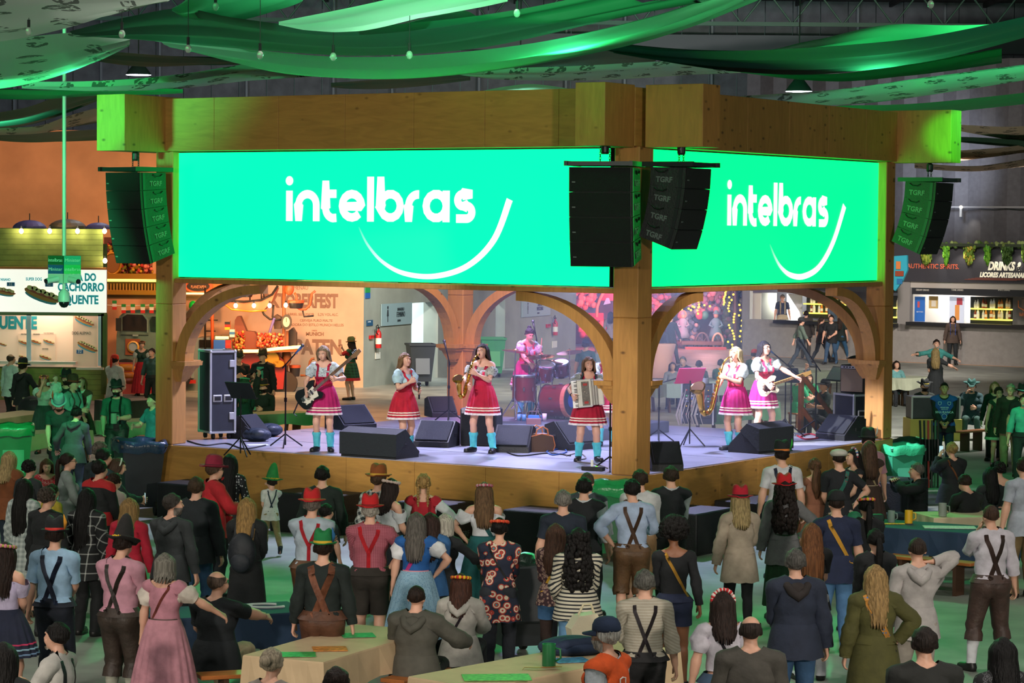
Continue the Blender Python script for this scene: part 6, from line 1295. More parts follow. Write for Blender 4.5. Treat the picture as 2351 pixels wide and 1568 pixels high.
def drape(kind, near, far, d, label, rip=.09, n=44, k=15, cap=1.22):
 A = spl(near, n); B = spl(far, n); V = []; UV = []; Wd = 0
 ph = (near[0][0]*.013) % 6; ul = 0.; lastp = None
 for i in range(n):
  yh = 523+(A[i][0]-1175)*.0088; r = min(cap, max(1.0, (yh-A[i][1])/max(20, yh-B[i][1]))); da = d; db = d*r
  pa = ony(A[i][0], A[i][1], da); pb = ony(B[i][0], B[i][1], max(db, da+.05))
  ul += 0 if lastp is None else np.linalg.norm(pa-lastp); lastp = pa
  for j in range(k):
   t = j/(k-1); p = pa+(pb-pa)*t; sag = .10*math.sin(PI*t)*min(1, np.linalg.norm(pb-pa)); p = p+np.array([0, 0, -sag*.6+rip*.3*(math.sin(j*1.25+ph+.05*i)+.6*math.sin(j*2.3+ph*2-.09*i))*min(1, np.linalg.norm(pb-pa)*.5)]); V.append(p)
   UV.append((ul*1.5, t*np.linalg.norm(pb-pa)*.9))
 F = [(i*k+j, (i+1)*k+j, (i+1)*k+j+1, i*k+j+1) for i in range(n-1) for j in range(k-1)]
 o = mesh_np('ceiling_drape', V, F, FAB[kind]); uv = o.data.uv_layers.new(name='UVMap'); li = np.array(F).ravel(); uv.data.foreach_set('uv', np.array(UV, np.float32)[li].ravel())
 return tag(o, label, 'drape', 'fabric drapes under the roof')
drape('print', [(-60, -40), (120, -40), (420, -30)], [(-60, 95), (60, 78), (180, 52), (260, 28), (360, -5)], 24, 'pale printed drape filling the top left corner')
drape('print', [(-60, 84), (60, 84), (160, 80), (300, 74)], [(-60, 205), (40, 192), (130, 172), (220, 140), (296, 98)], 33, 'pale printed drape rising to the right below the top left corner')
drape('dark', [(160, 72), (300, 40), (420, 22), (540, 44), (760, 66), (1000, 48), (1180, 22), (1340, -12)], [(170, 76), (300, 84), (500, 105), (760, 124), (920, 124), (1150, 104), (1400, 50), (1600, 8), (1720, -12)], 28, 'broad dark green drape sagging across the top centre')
drape('white', [(350, 88), (600, 114), (780, 129), (1000, 124), (1250, 94), (1500, 38), (1640, -10)], [(440, 104), (600, 158), (760, 177), (960, 178), (1200, 150), (1500, 86), (1760, -8)], 34, 'long bright green-lit, mint-tinted white drape sagging over the wide screen')
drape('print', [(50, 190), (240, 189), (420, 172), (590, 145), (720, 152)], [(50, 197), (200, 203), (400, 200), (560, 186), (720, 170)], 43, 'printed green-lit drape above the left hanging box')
drape('dark', [(250, 117), (400, 124), (560, 134)], [(212, 138), (330, 150), (560, 142)], 50, 'short dark drape behind the left pendant lamp')
drape('white', [(640, 50), (800, 18), (960, -14), (1180, -40)], [(640, 55), (780, 66), (850, 64), (960, 40), (1160, -6)], 25, 'bright mint drape crossing the top edge left of centre')
drape('green', [(395, 18), (480, -30), (620, -40)], [(395, 23), (520, 44), (640, 20), (700, -6)], 27, 'green drape corner at the top edge near the left')
drape('green', [(888, 64), (1040, 28), (1104, 44)], [(888, 66), (1000, 60), (1104, 46)], 31, 'small green triangle of drape at the top centre')
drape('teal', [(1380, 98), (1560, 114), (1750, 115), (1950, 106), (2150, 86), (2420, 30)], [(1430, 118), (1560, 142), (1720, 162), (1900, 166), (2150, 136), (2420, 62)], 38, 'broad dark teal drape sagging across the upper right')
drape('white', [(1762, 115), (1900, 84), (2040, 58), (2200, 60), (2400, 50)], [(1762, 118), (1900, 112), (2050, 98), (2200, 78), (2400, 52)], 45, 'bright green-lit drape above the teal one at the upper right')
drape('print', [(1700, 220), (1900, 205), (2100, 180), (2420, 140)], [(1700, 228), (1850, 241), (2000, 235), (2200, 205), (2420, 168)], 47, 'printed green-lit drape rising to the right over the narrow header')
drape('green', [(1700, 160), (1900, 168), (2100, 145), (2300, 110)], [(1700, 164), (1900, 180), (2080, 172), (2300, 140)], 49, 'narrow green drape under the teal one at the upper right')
drape('print', [(1030, 164), (1300, 157), (1600, 140), (1720, 150)], [(1030, 166), (1180, 179), (1400, 181), (1600, 170), (1720, 160)], 50, 'printed drape hanging over the front corner boxes')
drape('teal', [(1160, 148), (1280, 122), (1390, 104), (1500, 132)], [(1160, 155), (1290, 158), (1420, 153), (1510, 136)], 57, 'dark teal drape behind the printed one at top centre')
drape('teal', [(760, 190), (920, 176), (1080, 168)], [(760, 196), (900, 202), (1080, 180)], 59, 'thin teal drape just above the wide header')
drape('dark', [(-60, 262), (60, 246), (140, 222), (230, 206)], [(-60, 298), (40, 288), (120, 270), (235, 222)], 48, 'dark green drape folding down beside the left hanging box')
drape('beige', [(-60, 296), (80, 290), (160, 268), (235, 248)], [(-60, 304), (80, 300), (160, 290), (235, 276)], 53, 'beige drape strip left of the hanging box')
drape('dark', [(-60, 304), (80, 306), (235, 300)], [(-60, 312), (80, 324), (235, 318)], 58, 'thin dark green drape above the orange wall')
drape('green', [(-60, 200), (120, 206), (240, 202), (420, 206)], [(-60, 222), (60, 222), (200, 214), (420, 210)], 46, 'green drape under the printed one at the left edge')
drape('green', [(1900, 246), (2100, 240), (2420, 205)], [(1900, 250), (2100, 262), (2420, 228)], 53, 'green drape dipping over the right hanging box')
drape('beige', [(2190, 284), (2300, 290), (2420, 286)], [(2190, 296), (2300, 318), (2420, 348)], 66, 'pale printed drape beyond the right hanging box')
drape('dark', [(2190, 312), (2300, 318), (2420, 330)], [(2190, 322), (2300, 332), (2420, 340)], 70, 'thin dark drape beyond the right hanging box')
drape('beige', [(2190, 345), (2300, 338), (2420, 322)], [(2190, 372), (2300, 356), (2420, 340)], 72, 'lower beige drape strip beyond the right hanging box')
drape('beige', [(2100, 372), (2250, 378), (2420, 352)], [(2100, 384), (2250, 390), (2420, 372)], 74, 'lowest beige drape strip over the right line array')
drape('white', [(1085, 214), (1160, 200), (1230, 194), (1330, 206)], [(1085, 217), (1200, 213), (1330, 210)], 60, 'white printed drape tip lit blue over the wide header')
for i, (px, py) in enumerate(((280, 78), (432, 112), (597, 126), (765, 130), (940, 126), (1187, 30), (930, 8), (2137, 10), (66, 72), (495, 15))):
 q = ony(px, py, 27); o = empty('light_bulb', q, 0, 'unlit clear festoon bulb under the drapes, %s from the left' % ('second', 'third', 'fifth', 'sixth', 'eighth', 'ninth', 'seventh', 'tenth', 'first', 'fourth')[i], 'light bulb', 'unlit festoon bulbs'); MB().ball((0, 0, 0), (.035, .035, .045), 10, 7).build('glass', mat('cfe0d4', rough=.08, trans=.6), o, True); MB().cyl((0, 0, .04), (0, 0, .12), .016, 8).build('socket', SOCK, o); MB().cyl((0, 0, .12), (0, 0, 14.45-q[2]), .004, 5).build('cord', SOCK, o)
def pendant(p, label, w, lit=True, r=.33, col=(.9, .95, 1)):
 o = empty('pendant_lamp', p, 0, label, 'lamp', 'hall pendant lamps'); MB().lathe([(.05, .3), (.12, .28), (r*.8, .1), (r, .0)], n=20, cap=False).build('shade', mat('4a5a58', rough=.4), o, True); MB().lathe([(0, -.005), (r*.94, -.005), (r*.94, .01), (0, .01)], n=20).build('diffuser', emis('e8f0ff', 14, 'lamp_glass'), o); MB().cyl((0, 0, .28), (0, 0, 14.5-p[2]), .015, 6).build('cord', mat('202020'), o)
 light('pendant_light', 'SPOT', Vector(p)+Vector((0, 0, -.05)), w, col, (p[0], p[1], 0), .3, 150, .6)
pendant(ony(318, 172, 66), 'lit bell lamp above the left hanging box', 500); pendant(ony(1195, 146, 62), 'lit lamp glimpsed behind drapes above the wide screen', 500); pendant(ony(1834, 210, 62), 'lit bell lamp above the narrow screen header', 500)
ELAMPS = [(-8, 19, 9.5), (0, 16, 9.5), (8, 19, 9.5), (-10.5, 31, 9.2), (10.5, 31, 9.2), (-1, 27.5, 9.6)]
for i, p in enumerate(ELAMPS): pendant(p, 'hall lamp over the crowd, %s' % ('near left', 'near middle', 'near right', 'far left', 'far right', 'before the stage')[i], CROWDW, col=(1, .93, .84))
def dk(px, py, z=STZ): p = onz(px, py, z); return Vector((p[0], p[1], z))
def gnd(px, py, z=0): p = onz(px, py, z); return Vector((p[0], p[1], z))
SEDGE = mat('b4b8bc', rough=.35, metal=.35, key='aluminium'); CASE = mat('2a2e38', rough=.5, var=.15, key='case_laminate')
def road_case(px, py, w, d, h, yaw, label, latch=True, z=STZ, wheels=True):
 o = empty('road_case', dk(px, py, z), yaw, label, 'road case'); zb = .12 if wheels else .0
 MB().box((0, 0, zb+h/2), (w, d, h), bev=.01).build('body', CASE, o)
 for sx in (-1, 1):
  for sy in (-1, 1): MB().box((sx*w/2, sy*d/2, zb+h/2), (.035, .035, h+.01)).build('edge_rail', SEDGE, o)
  for zz_ in (zb, zb+h): MB().box((sx*w/2, 0, zz_), (.035, d, .035)).build('edge_rail', SEDGE, o)
 for sy in (-1, 1):
  for zz_ in (zb, zb+h): MB().box((0, sy*d/2, zz_), (w, .035, .035)).build('edge_rail', SEDGE, o)
 for sx in (-1, 1):
  for sy in (-1, 1):
   for zz_ in (zb, zb+h): MB().ball((sx*w/2, sy*d/2, zz_), .03, 8, 6).build('corner_ball', SEDGE, o, True)
   if wheels: MB().cyl((sx*(w/2-.08)-.02, sy*(d/2-.08), .05), (sx*(w/2-.08)+.02, sy*(d/2-.08), .05), .05, 12).build('caster', mat('101010'), o)
 for sx in (-.22, .22): MB().box((sx*w, -d/2-.006, zb+h*.42), (.16, .02, .12), bev=.008).build('handle', SEDGE, o); MB().box((sx*w, -d/2-.018, zb+h*.42), (.11, .012, .07)).build('handle_grip', mat('15171a'), o)
 if latch:
  for f in (.2, .85): MB().box((w/2-.06, -d/2-.008, zb+h*f), (.09, .02, .12), bev=.006).build('latch', SEDGE, o)
 return o
road_case(498, 1006, .44, .52, 1.36, math.radians(28), 'tall dark road case with aluminium edges at the left of the stage')
road_case(1968, 992, .58, .6, .56, math.radians(28), 'low road case carrying an amplifier at the right stage post')
def amp(px, py, z, w, d, h, yaw, label, col='8a7a68'):
 o = empty('amplifier', dk(px, py, z), yaw, label, 'amplifier'); MB().box((0, 0, h/2), (w, d, h), bev=.02).build('cabinet', BLK, o); MB().box((0, -d/2-.004, h*.45), (w-.06, .012, h*.8)).build('grille_cloth', mat(col, rough=.9, bump=.4, bscale=150), o); MB().box((0, -d/2-.008, h*.92), (w-.06, .014, h*.1)).build('panel', mat('b0b2b4', rough=.3, metal=.6), o); MB().tube([(-.12, 0, h), (-.1, 0, h+.03), (.1, 0, h+.03), (.12, 0, h)], .012, 6).build('handle', mat('151515'), o)
 for k in range(6): MB().cyl((-w*.3+k*w*.12, -d/2-.015, h*.92), (-w*.3+k*w*.12, -d/2-.035, h*.92), .012, 8).build('knob', mat('181818'), o)
 return o
cz = STZ+.12+.56
a_ = amp(1968, 992, cz, .5, .42, .5, math.radians(-38), 'tan fronted guitar amplifier on the low road case'); a_.location = (*dk(1968, 992).xy, cz+.03)
bg = empty('cable_heap', (a_.location.x, a_.location.y, cz+.56), 0, 'black cable bag lying on the guitar amplifier', 'bag'); MB().ball((0, 0, .06), (.2, .14, .08), 14, 8).build('pouch', mat('14171c', rough=.6, bump=.6, bscale=30), bg, True); MB().tube([(.12, -.1, .08), (.16, -.16, .05), (.05, -.17, .09), (-.1, -.12, .1)], .012, 6).build('cable', mat('0c0c0c'), bg)
amp(1105, 1022, STZ, .62, .42, .62, math.radians(-15), 'black bass amplifier cabinet behind the alto saxophonist', '141618')
def wedge(px, py, w, d, h, yaw, label, cover=False):
 """stage monitor; yaw 0 = sloped grille faces the camera"""
 o = empty('stage_monitor', dk(px, py), yaw, label, 'monitor speaker', 'stage monitors'); poly = [(-d/2, 0), (-d/2, h*.22), (d*.12, h), (d/2, h*.86), (d/2, 0)]
 b = MB(); V = [(x, y, z) for x in (-w/2, w/2) for y, z in poly]; n = 5; b.add(V, [tuple(range(n)), tuple(range(2*n-1, n-1, -1))]+[(i, (i+1) % n, n+(i+1) % n, n+i) for i in range(n)]); b.build('cabinet', BLK, o)
 a = math.atan2(h*.78, d*.62); L_ = math.hypot(h*.78, d*.62)
 MB().box((0, -d*.19-.012*math.sin(a), h*.61+.012*math.cos(a)), (w-.06, L_-.05, .02), rx=a, bev=.006).build('grille', mat('20242c', rough=.6, bump=.8, bscale=200, key='grille_mesh'), o); MB().box((0, -d*.4, h*.3), (.05, .03, .02), rx=a).build('badge', mat('c8ccd0', metal=.5, rough=.3), o)
 for s in (-1, 1): MB().box((s*(w/2+.002), d*.15, h*.45), (.01, .14, .06), bev=.004).build('side_handle', mat('0a0a0a'), o)
 if cover:
  c = MB(); e = .02; V = [(x, y, z) for x in (-w/2-e, w/2+e) for y, z in [(d/2+e, .04), (d/2+e, h*.88), (d*.12, h+e), (-d*.1, h*.78)]]; c.add(V, [(0, 1, 5, 4), (1, 2, 6, 5), (2, 3, 7, 6), (0, 3, 2, 1), (4, 5, 6, 7)]); c.build('dust_cover', mat('1d2226', rough=.8, bump=.3, bscale=20), o)
 return o
YL = math.radians(180-32.7); YRt = math.radians(180+57)
wedge(872, 1048, 1.05, .62, .44, YL, 'long covered monitor wedge at the left stage edge, its back to the crowd', True); wedge(1745, 1036, .95, .6, .46, math.radians(180+50), 'big covered monitor wedge at the right stage edge before the tenor saxophonist', True)
wedge(1002, 1024, .62, .58, .42, math.radians(-18), 'black monitor wedge between the singer and the alto saxophonist'); wedge(1180, 1036, .60, .56, .42, math.radians(-12), 'black monitor wedge beside the brown handbag'); wedge(1310, 1030, .66, .56, .46, math.radians(45), 'blue-lit monitor wedge just left of the accordionist'); wedge(1525, 1078, .48, .46, .42, math.radians(10), 'small monitor with stencilled top right of the front post'); wedge(1930, 1008, .7, .52, .42, math.radians(-52), 'grey monitor wedge at the far right stage edge'); wedge(805, 984, .72, .58, .42, math.radians(40), 'framed monitor wedge behind the bass player'); wedge(1012, 956, .5, .5, .38, math.radians(20), 'hazy monitor wedge at the back by the rear post'); wedge(575, 1006, .5, .5, .4, math.radians(60), 'monitor wedge half behind the tall road case')
CHR = mat('b4b8c0', rough=.2, metal=1., key='chrome'); BLM = mat('121316', rough=.4, metal=.5, key='black_metal')
def tripod(o, r, h, m=None):
 for k in range(3): a = 2*PI*k/3+.5; MB().tube([(0, 0, h), (r*math.cos(a), r*math.sin(a), .015)], .012, 6).build('leg', m or BLM, o)
def mic_stand(px, py, h, boom=None, label='', mic='201f22', round_=False, z=STZ):
 o = empty('microphone_stand', dk(px, py, z), 0, label, 'mic stand', 'microphone stands'); tripod(o, .3, .22); MB().cyl((0, 0, .04), (0, 0, h), .013, 8).build('pole', BLM, o); MB().cyl((0, 0, h*.55), (0, 0, h*.6), .024, 8).build('clutch', BLM, o)
 tip = (0, 0, h)
 if boom: tip = (boom[0], boom[1], h+boom[2]); MB().cyl((-boom[0]*.35, -boom[1]*.35, h-boom[2]*.35), tip, .011, 8).build('boom', BLM, o); d = Vector(boom).normalized()
 else: d = Vector((-.3, -.2, .6)).normalized()
 t = Vector(tip); MB().tube([t, t+d*.05, t+d*.15], [.012, .016, .022], 10).build('microphone', mat(mic, rough=.35), o, True); MB().ball(tuple(t+d*.18), .03, 10, 8).build('mic_head', mat('5a5e66', rough=.4, metal=.7), o, True)
 return o
mic_stand(655, 1027, 1.35, (.16, -.05, .18), 'slim mic stand with boom before the bass player', '3a6ab0'); mic_stand(1030, 968, 1.12, (-.05, 0, .2), 'empty-looking mic stand at the back between singer and alto saxophonist'); mic_stand(1230, 968, 1.55, (-.03, 0, .14), 'tall black mic stand in front of the drums'); mic_stand(1815, 1005, 1.2, (-.3, 0, .25), 'mic stand leaning to the guitarist who sings', '2a4a6a'); mic_stand(1872, 992, 1.2, (-.22, 0, .32), 'mic stand with raised boom right of the guitarist'); mic_stand(1512, 1016, 1.0, (.42, .1, .12), 'low mic stand with long boom right of the front post'); mic_stand(1400, 1082, 1.1, (.05, .0, .1), 'dark stand close to the left side of the front post')
def music_stand(px, py, h, yaw, label, paper=None, m=None, tilt=35):
 o = empty('music_stand', dk(px, py), yaw, label, 'music stand', 'music stands'); tripod(o, .26, .3); MB().cyl((0, 0, .05), (0, 0, h), .012, 8).build('pole', BLM, o); R = math.radians(90-tilt)
 MB().box((0, 0, h+.08), (.48, .32, .012), rx=R-.0).build('desk', m or mat('17191c', rough=.5), o); MB().box((0, -.12, h-.04), (.48, .05, .012)).build('lip', m or BLM, o)
 if paper: MB().box((0, -.012, h+.09), (.42, .28, .008), rx=R).build('sheet_music', mat(paper, rough=.8), o)
 return o
music_stand(552, 1048, .95, math.radians(150), 'black music stand beside the tall road case'); music_stand(1583, 1026, 1.1, math.radians(200), 'music stand with a pink tablet before the tenor saxophonist', None, mat('b03058', rough=.4)); music_stand(1920, 968, .82, math.radians(-60), 'music stand with white sheets at the right end', 'dfe4ea'); music_stand(1802, 1000, .98, math.radians(160), 'black music stand in front of the guitarist')
rk = empty('equipment_rack', dk(1605, 976), math.radians(-12), 'tall wheeled rack of amplifiers and patch cables behind the tenor saxophonist', 'rack'); MB().box((0, 0, .4), (.58, .5, .72), bev=.01).build('rack_case', CASE, rk)
for k, (h, c) in enumerate(((.16, '14161c'), (.05, '5a5e68'), (.05, '6a6e78'), (.05, '5a5e68'), (.13, '181b22'), (.16, '15171c'))):
 z = .74-sum((.16, .05, .05, .05, .13, .16)[:k])-h/2; u = MB().box((0, -.255, z), (.5, .02, h-.008), bev=.004).build('rack_unit', mat(c, rough=.35), rk)
 for j in range(5): MB().box((-.2+j*.1, -.268, z), (.02, .008, .02)).build('button', mat(('c02828', '28c050', 'c8c8c8', '3050c0', 'c8a020')[(j+k) % 5], emit=.5, ecol=srgb(('c02828', '28c050', 'c8c8c8', '3050c0', 'c8a020')[(j+k) % 5])), u)
for s in (-1, 1):
 for z in (.04, .77): MB().box((s*.29, -.25, z), (.03, .03, .03)).build('corner', SEDGE, rk)
 MB().box((s*.29, -.25, .4), (.025, .025, .74)).build('edge_rail', SEDGE, rk)
cb = MB(); rnd = random.Random(9)
for k in range(14): x = -.28+rnd.uniform(0, .5); cb.tube([(x, -.27, .55+rnd.uniform(0, .15)), (x-.05, -.36, .4), (x-.1, -.38, .2), (x-.05, -.34, .02)], .007, 5)
cb.build('patch_cables', mat('b8b0a0', rough=.6), rk)['kind'] = 'stuff'
for i, (dx, c) in enumerate(((-.05, 'e8d8a0'), (.12, 'f0f0ee'))): o = empty('paper_roll', rk.matrix_basis @ Vector((dx, 0, .77)), 0, ('yellowish', 'white')[i]+' paper roll on top of the equipment rack', 'paper roll'); MB().lathe([(.02, 0), (.055, 0), (.055, .1), (.02, .1)], n=14).build('roll', mat(c, rough=.8), o, 'auto'); MB().lathe([(.018, 0), (.02, 0), (.02, .102), (.018, .102)], n=10).build('core', mat('8a6a4a'), o)
rs = empty('drum_riser', S(-4.9, 6.2, STZ), ANG, 'low grey riser under the drum kit', 'riser'); MB().box((0, 0, .1), (2.5, 2.6, .2), bev=.01).build('platform', mat('4a4e58', rough=.5, var=.15), rs); RZ = STZ+.2
def rp(px, py): return dk(px, py, RZ)
KITM = mat('5a1016', rough=.2, coat=.6, var=.15, key='wine_lacquer'); SKN = mat('dfe4e8', rough=.5, key='drum_skin')
kit = empty('drum_kit', rp(1240, 962), 0, 'wine-red drum kit with brass cymbals and chrome stands', 'drum kit'); KB = kit.location
def lp(px, py, Y): q = ony(px, py, Y); return Vector(q)-KB
def drum(name, c, r, h, axis, lugs=8, hole=False):
 R = Vector((0, 0, 1)).rotation_difference(Vector(axis)).to_matrix().to_4x4(); M = Matrix.Translation(c) @ R
 d = MB().lathe([(r, -h/2), (r, h/2)], n=28, M=M, c=(0, 0, 0)).build(name, KITM, kit, 'auto')
 for s in (-1, 1): MB().lathe([(r*.99, s*h/2-.012), (r*1.035, s*h/2-.012), (r*1.035, s*h/2+.016), (r*.99, s*h/2+.016)], n=28, M=M, cap=False).build('hoop', CHR, d, 'auto'); MB().lathe([(.0, s*(h/2+.004)), (r*.985, s*(h/2+.004))], n=28, M=M, cap=False).build('drum_head', SKN if not (hole and s > 0) else mat('1a2038', rough=.3), d)
 for k in range(lugs): a = 2*PI*k/lugs; b = MB(); b.box((r+.012, 0, 0), (.025, .03, .07), bev=.006); b.v = [tuple(M @ Matrix.Rotation(a, 4, 'Z') @ Vector(v)) for v in b.v]; b.build('lug', CHR, d)
 if hole: b = MB(); b.lathe([(0, h/2+.012), (r*.42, h/2+.012)], n=24, M=M, cap=False); b.build('port_hole', mat('2a4a9a', rough=.4), d); b = MB(); b.lathe([(r*1.0, h/2-.05), (r*1.05, h/2-.05), (r*1.05, h/2+.03), (r*.96, h/2+.03)], n=28, M=M, cap=False); b.build('bass_hoop', mat('a86a50', rough=.3), d)
 return d
Yk = KB.y
drum('floor_tom', lp(1203, 892, Yk), .21, .44, (0, 0, 1)); drum('rack_tom', lp(1252, 852, Yk+.2), .165, .27, (.1, -.45, 1)); drum('rack_tom', lp(1288, 846, Yk+.5), .15, .24, (-.1, -.4, 1)); drum('bass_drum', lp(1284, 920, Yk+.05), .29, .5, (.82, -.55, .04), 8, True); drum('snare', lp(1238, 865, Yk+.6), .18, .16, (0, -.15, 1))
for px in (1183, 1222, 1204): q = lp(px, 900, Yk); MB().cyl((q.x, q.y+(.1 if px == 1204 else -.08), .0), (q.x, q.y+(.1 if px == 1204 else -.08), q.z+.1), .011, 6).build('tom_leg', CHR, kit)
def cymbal(px, py, r, tiltx, tilty, fx, fy, col='a8784a'):
 c = lp(px, py, Yk+fy); M = Matrix.Translation(c) @ Matrix.Rotation(tiltx, 4, 'X') @ Matrix.Rotation(tilty, 4, 'Y')
 y = MB().lathe([(.0, .045), (.03, .042), (.05, .025), (.06, .018), (r*.6, .008), (r, -.012), (r, -.015), (.06, .012), (0, .03)], n=32, M=M).build('cymbal', mat(col, rough=.25, metal=.8, key='bronze'), kit, 'auto')
 MB().cyl((c.x+fx, c.y, .35), tuple(c+Vector((0, 0, .06))), .011, 7).build('stand_pole', CHR, kit)
 for k in range(3): a = 2*PI*k/3+px; MB().cyl((c.x+fx, c.y, .4), (c.x+fx+.26*math.cos(a), c.y+.26*math.sin(a), .01), .011, 6).build('stand_leg', CHR, kit)
cymbal(1184, 806, .25, -.12, .12, -.02, -.2); cymbal(1240, 818, .27, -.2, -.08, .02, .1); cymbal(1307, 808, .23, -.22, -.1, .02, .2); cymbal(1268, 832, .2, -.05, 0, .0, .45); cymbal(1215, 835, .17, 0, 0, 0, .5)
th = MB(); th.lathe([(0, .0), (.17, 0), (.18, .05), (0, .07)], n=18, c=(0, 0, .46)); ts = empty('drum_stool', rp(1204, 948)+Vector((-.05, .75, 0)), 0, 'round black drum stool behind the kit', 'stool'); th.build('seat', mat('141416'), ts, 'auto'); MB().cyl((0, 0, .1), (0, 0, .47), .02, 8).build('post', CHR, ts); tripod(ts, .22, .25, CHR)
MB().cyl(tuple(lp(1244, 776, Yk+.4)), tuple(lp(1240, 830, Yk+.3)), .008, 6).build('drum_stick', mat('c8a878'), kit)
hb = empty('handbag', dk(1238, 1036), math.radians(20), 'brown monogram handbag with tan straps beside the monitor wedge', 'handbag'); MB().prism([(-.2, 0), (.2, 0), (.23, .06), (.2, .24), (.12, .29), (-.12, .29), (-.2, .24), (-.23, .06)], -.11, .11).build('body', mat('4a3526', rough=.5, pat=('dots', '9a7a4a', 40)), hb)
for s in (-.12, .12): MB().tube([(-.11, s, .26), (-.09, s*1.1, .36), (0, s*1.2, .41), (.09, s*1.1, .36), (.11, s, .26)], .012, 6).build('strap', mat('b0683a', rough=.5), hb)
MB().tube([(-.2, -.115, .02), (-.23, -.115, .1), (-.19, -.115, .25), (0, -.115, .29), (.19, -.115, .25), (.23, -.115, .1), (.2, -.115, .02)], .008, 6).build('piping', mat('b0683a', rough=.5), hb)
h2 = empty('shoulder_bag', dk(1225, 1000), 0, 'small mauve shoulder bag leaning behind the handbag', 'handbag'); MB().prism([(-.12, .05), (.12, .05), (.13, .3), (-.13, .3)], -.05, .05).build('body', mat('8a5a5e', rough=.5), h2); MB().box((0, -.055, .22), (.26, .02, .16), bev=.008).build('flap', mat('7d4f54', rough=.5), h2); MB().tube([(-.12, 0, .3), (-.08, 0, .42), (.08, 0, .42), (.12, 0, .3)], .01, 6).build('strap', mat('5a3a3a'), h2)
for i, (px, py, c, lab) in enumerate(((590, 1013, '1c2836', 'dark quilted backpack lying by the mic stand'), (618, 1002, '202a3a', 'second dark bag lying behind the quilted backpack'))):
 o = empty('backpack', dk(px, py), .3*i, lab, 'bag'); MB().ball((0, 0, .11), (.24, .17, .12), 16, 10).build('body', mat(c, rough=.55, bump=.6, bscale=18), o, True); MB().ball((.03, -.1, .12), (.15, .1, .09), 14, 8).build('pocket', mat(c, rough=.5, bump=.5, bscale=18), o, True); MB().tube([(-.15, .05, .2), (-.2, -.05, .24), (-.12, -.15, .2)], .016, 6).build('strap', mat('101418'), o)
pp = tag(MB().box((0, 0, .004), (.34, .24, .008), rz=.3).build('set_list', mat('cfdce8', rough=.8), loc=dk(592, 1022)), 'white set list sheet taped to the deck', 'paper')
for i, (px, py, c) in enumerate(((1192, 966, '5a9ac0'), (1203, 967, '4a8ab8'), (1250, 965, 'd8dce0'))):
 o = empty('plastic_cup', dk(px, py, STZ if i < 0 else RZ), 0, ('blue tumbler at the riser edge, left of two', 'blue tumbler at the riser edge, right of two', 'clear plastic cup at the riser edge')[i], 'cup'); MB().lathe([(0, 0), (.035, 0), (.042, .12), (.038, .12), (.033, .01), (0, .01)], n=14).build('wall', mat(c, rough=.2), o, True); MB().lathe([(0, .06), (.036, .06)], n=14, cap=False).build('drink', mat('3a7aa8', rough=.1), o)
bxx = tag(MB().box((0, 0, .05), (.22, .12, .1), rz=-.3, bev=.004).build('tissue_box', mat('c8d8ea', rough=.5, pat=('stripe', '3a8ad0', 9)), loc=rp(1228, 966)), 'blue and white carton on the drum riser edge', 'carton')
def cable(pts, label, col='0f1012', r=.012):
 P = spl([(p[0], p[1]) for p in pts], 40); return tag(MB().tube([dk(a, b, STZ+r) for a, b in P], r, 6).build('cable', mat(col, rough=.6), None, True), label, 'cable', 'cables on the deck')
cable([(430, 1012), (470, 1022), (520, 1018), (560, 1030), (610, 1022)], 'black cable running along the left front edge'); cable([(1160, 1010), (1156, 1030), (1190, 1046), (1260, 1040), (1310, 1046)], 'long black cable looping before the handbag'); cable([(1300, 1046), (1330, 1040), (1345, 1052), (1320, 1058), (1370, 1066), (1395, 1075)], 'tangled grey cable by the accordionist feet', '6a6258', .01); cable([(1255, 1036), (1290, 1030), (1300, 1038), (1270, 1044), (1255, 1038)], 'blue cable coil behind the accordionist', '1f4a8a'); cable([(1830, 1000), (1850, 1008), (1880, 1004), (1860, 996), (1835, 1003)], 'red cable coil at the right mic stands', 'a01c2c', .014)
pb = empty('power_strip', dk(1362, 1080), math.radians(-25), 'black power strip by the front post foot', 'power strip'); MB().box((0, 0, .03), (.34, .12, .06), bev=.006).build('housing', mat('141414'), pb); MB().box((.06, -.02, .065), (.03, .03, .012)).build('socket', mat('60c030', emit=.6, ecol=(.3, 1, .1)), pb); MB().cyl((-.02, 0, .06), (-.02, 0, .16), .022, 10).build('plug', mat('d8d8cc'), pb)
cf = tag(MB().box((0, 0, .04), (.13, .1, .08), bev=.01).build('small_box', mat('a8b0a8', rough=.4)), 'small pale box on the capital of the front post', 'box'); cf.location = S(-.42-.16, .21, 2.52+.0)
hr = empty('stair_rail', dk(1862, 985), 0, 'orange wooden hand rail of the steps behind the guitarist', 'stair rail'); RW_ = mat('cc7636', rough=.5, var=.2)
for p in (((-.1, .8, -1.1), (-.1, .8, .95)), ((-.1, .8, .95), (.75, 1.3, -.1)), ((-.1, .8, .35), (.55, 1.2, -.5)), ((-1.2, 1.6, -1.1), (-1.2, 1.6, .7)), ((-1.2, 1.6, .6), (-.6, 1.9, -.2))): MB().tube([p[0], p[1]], .055, 4).build('rail_member', RW_, hr)
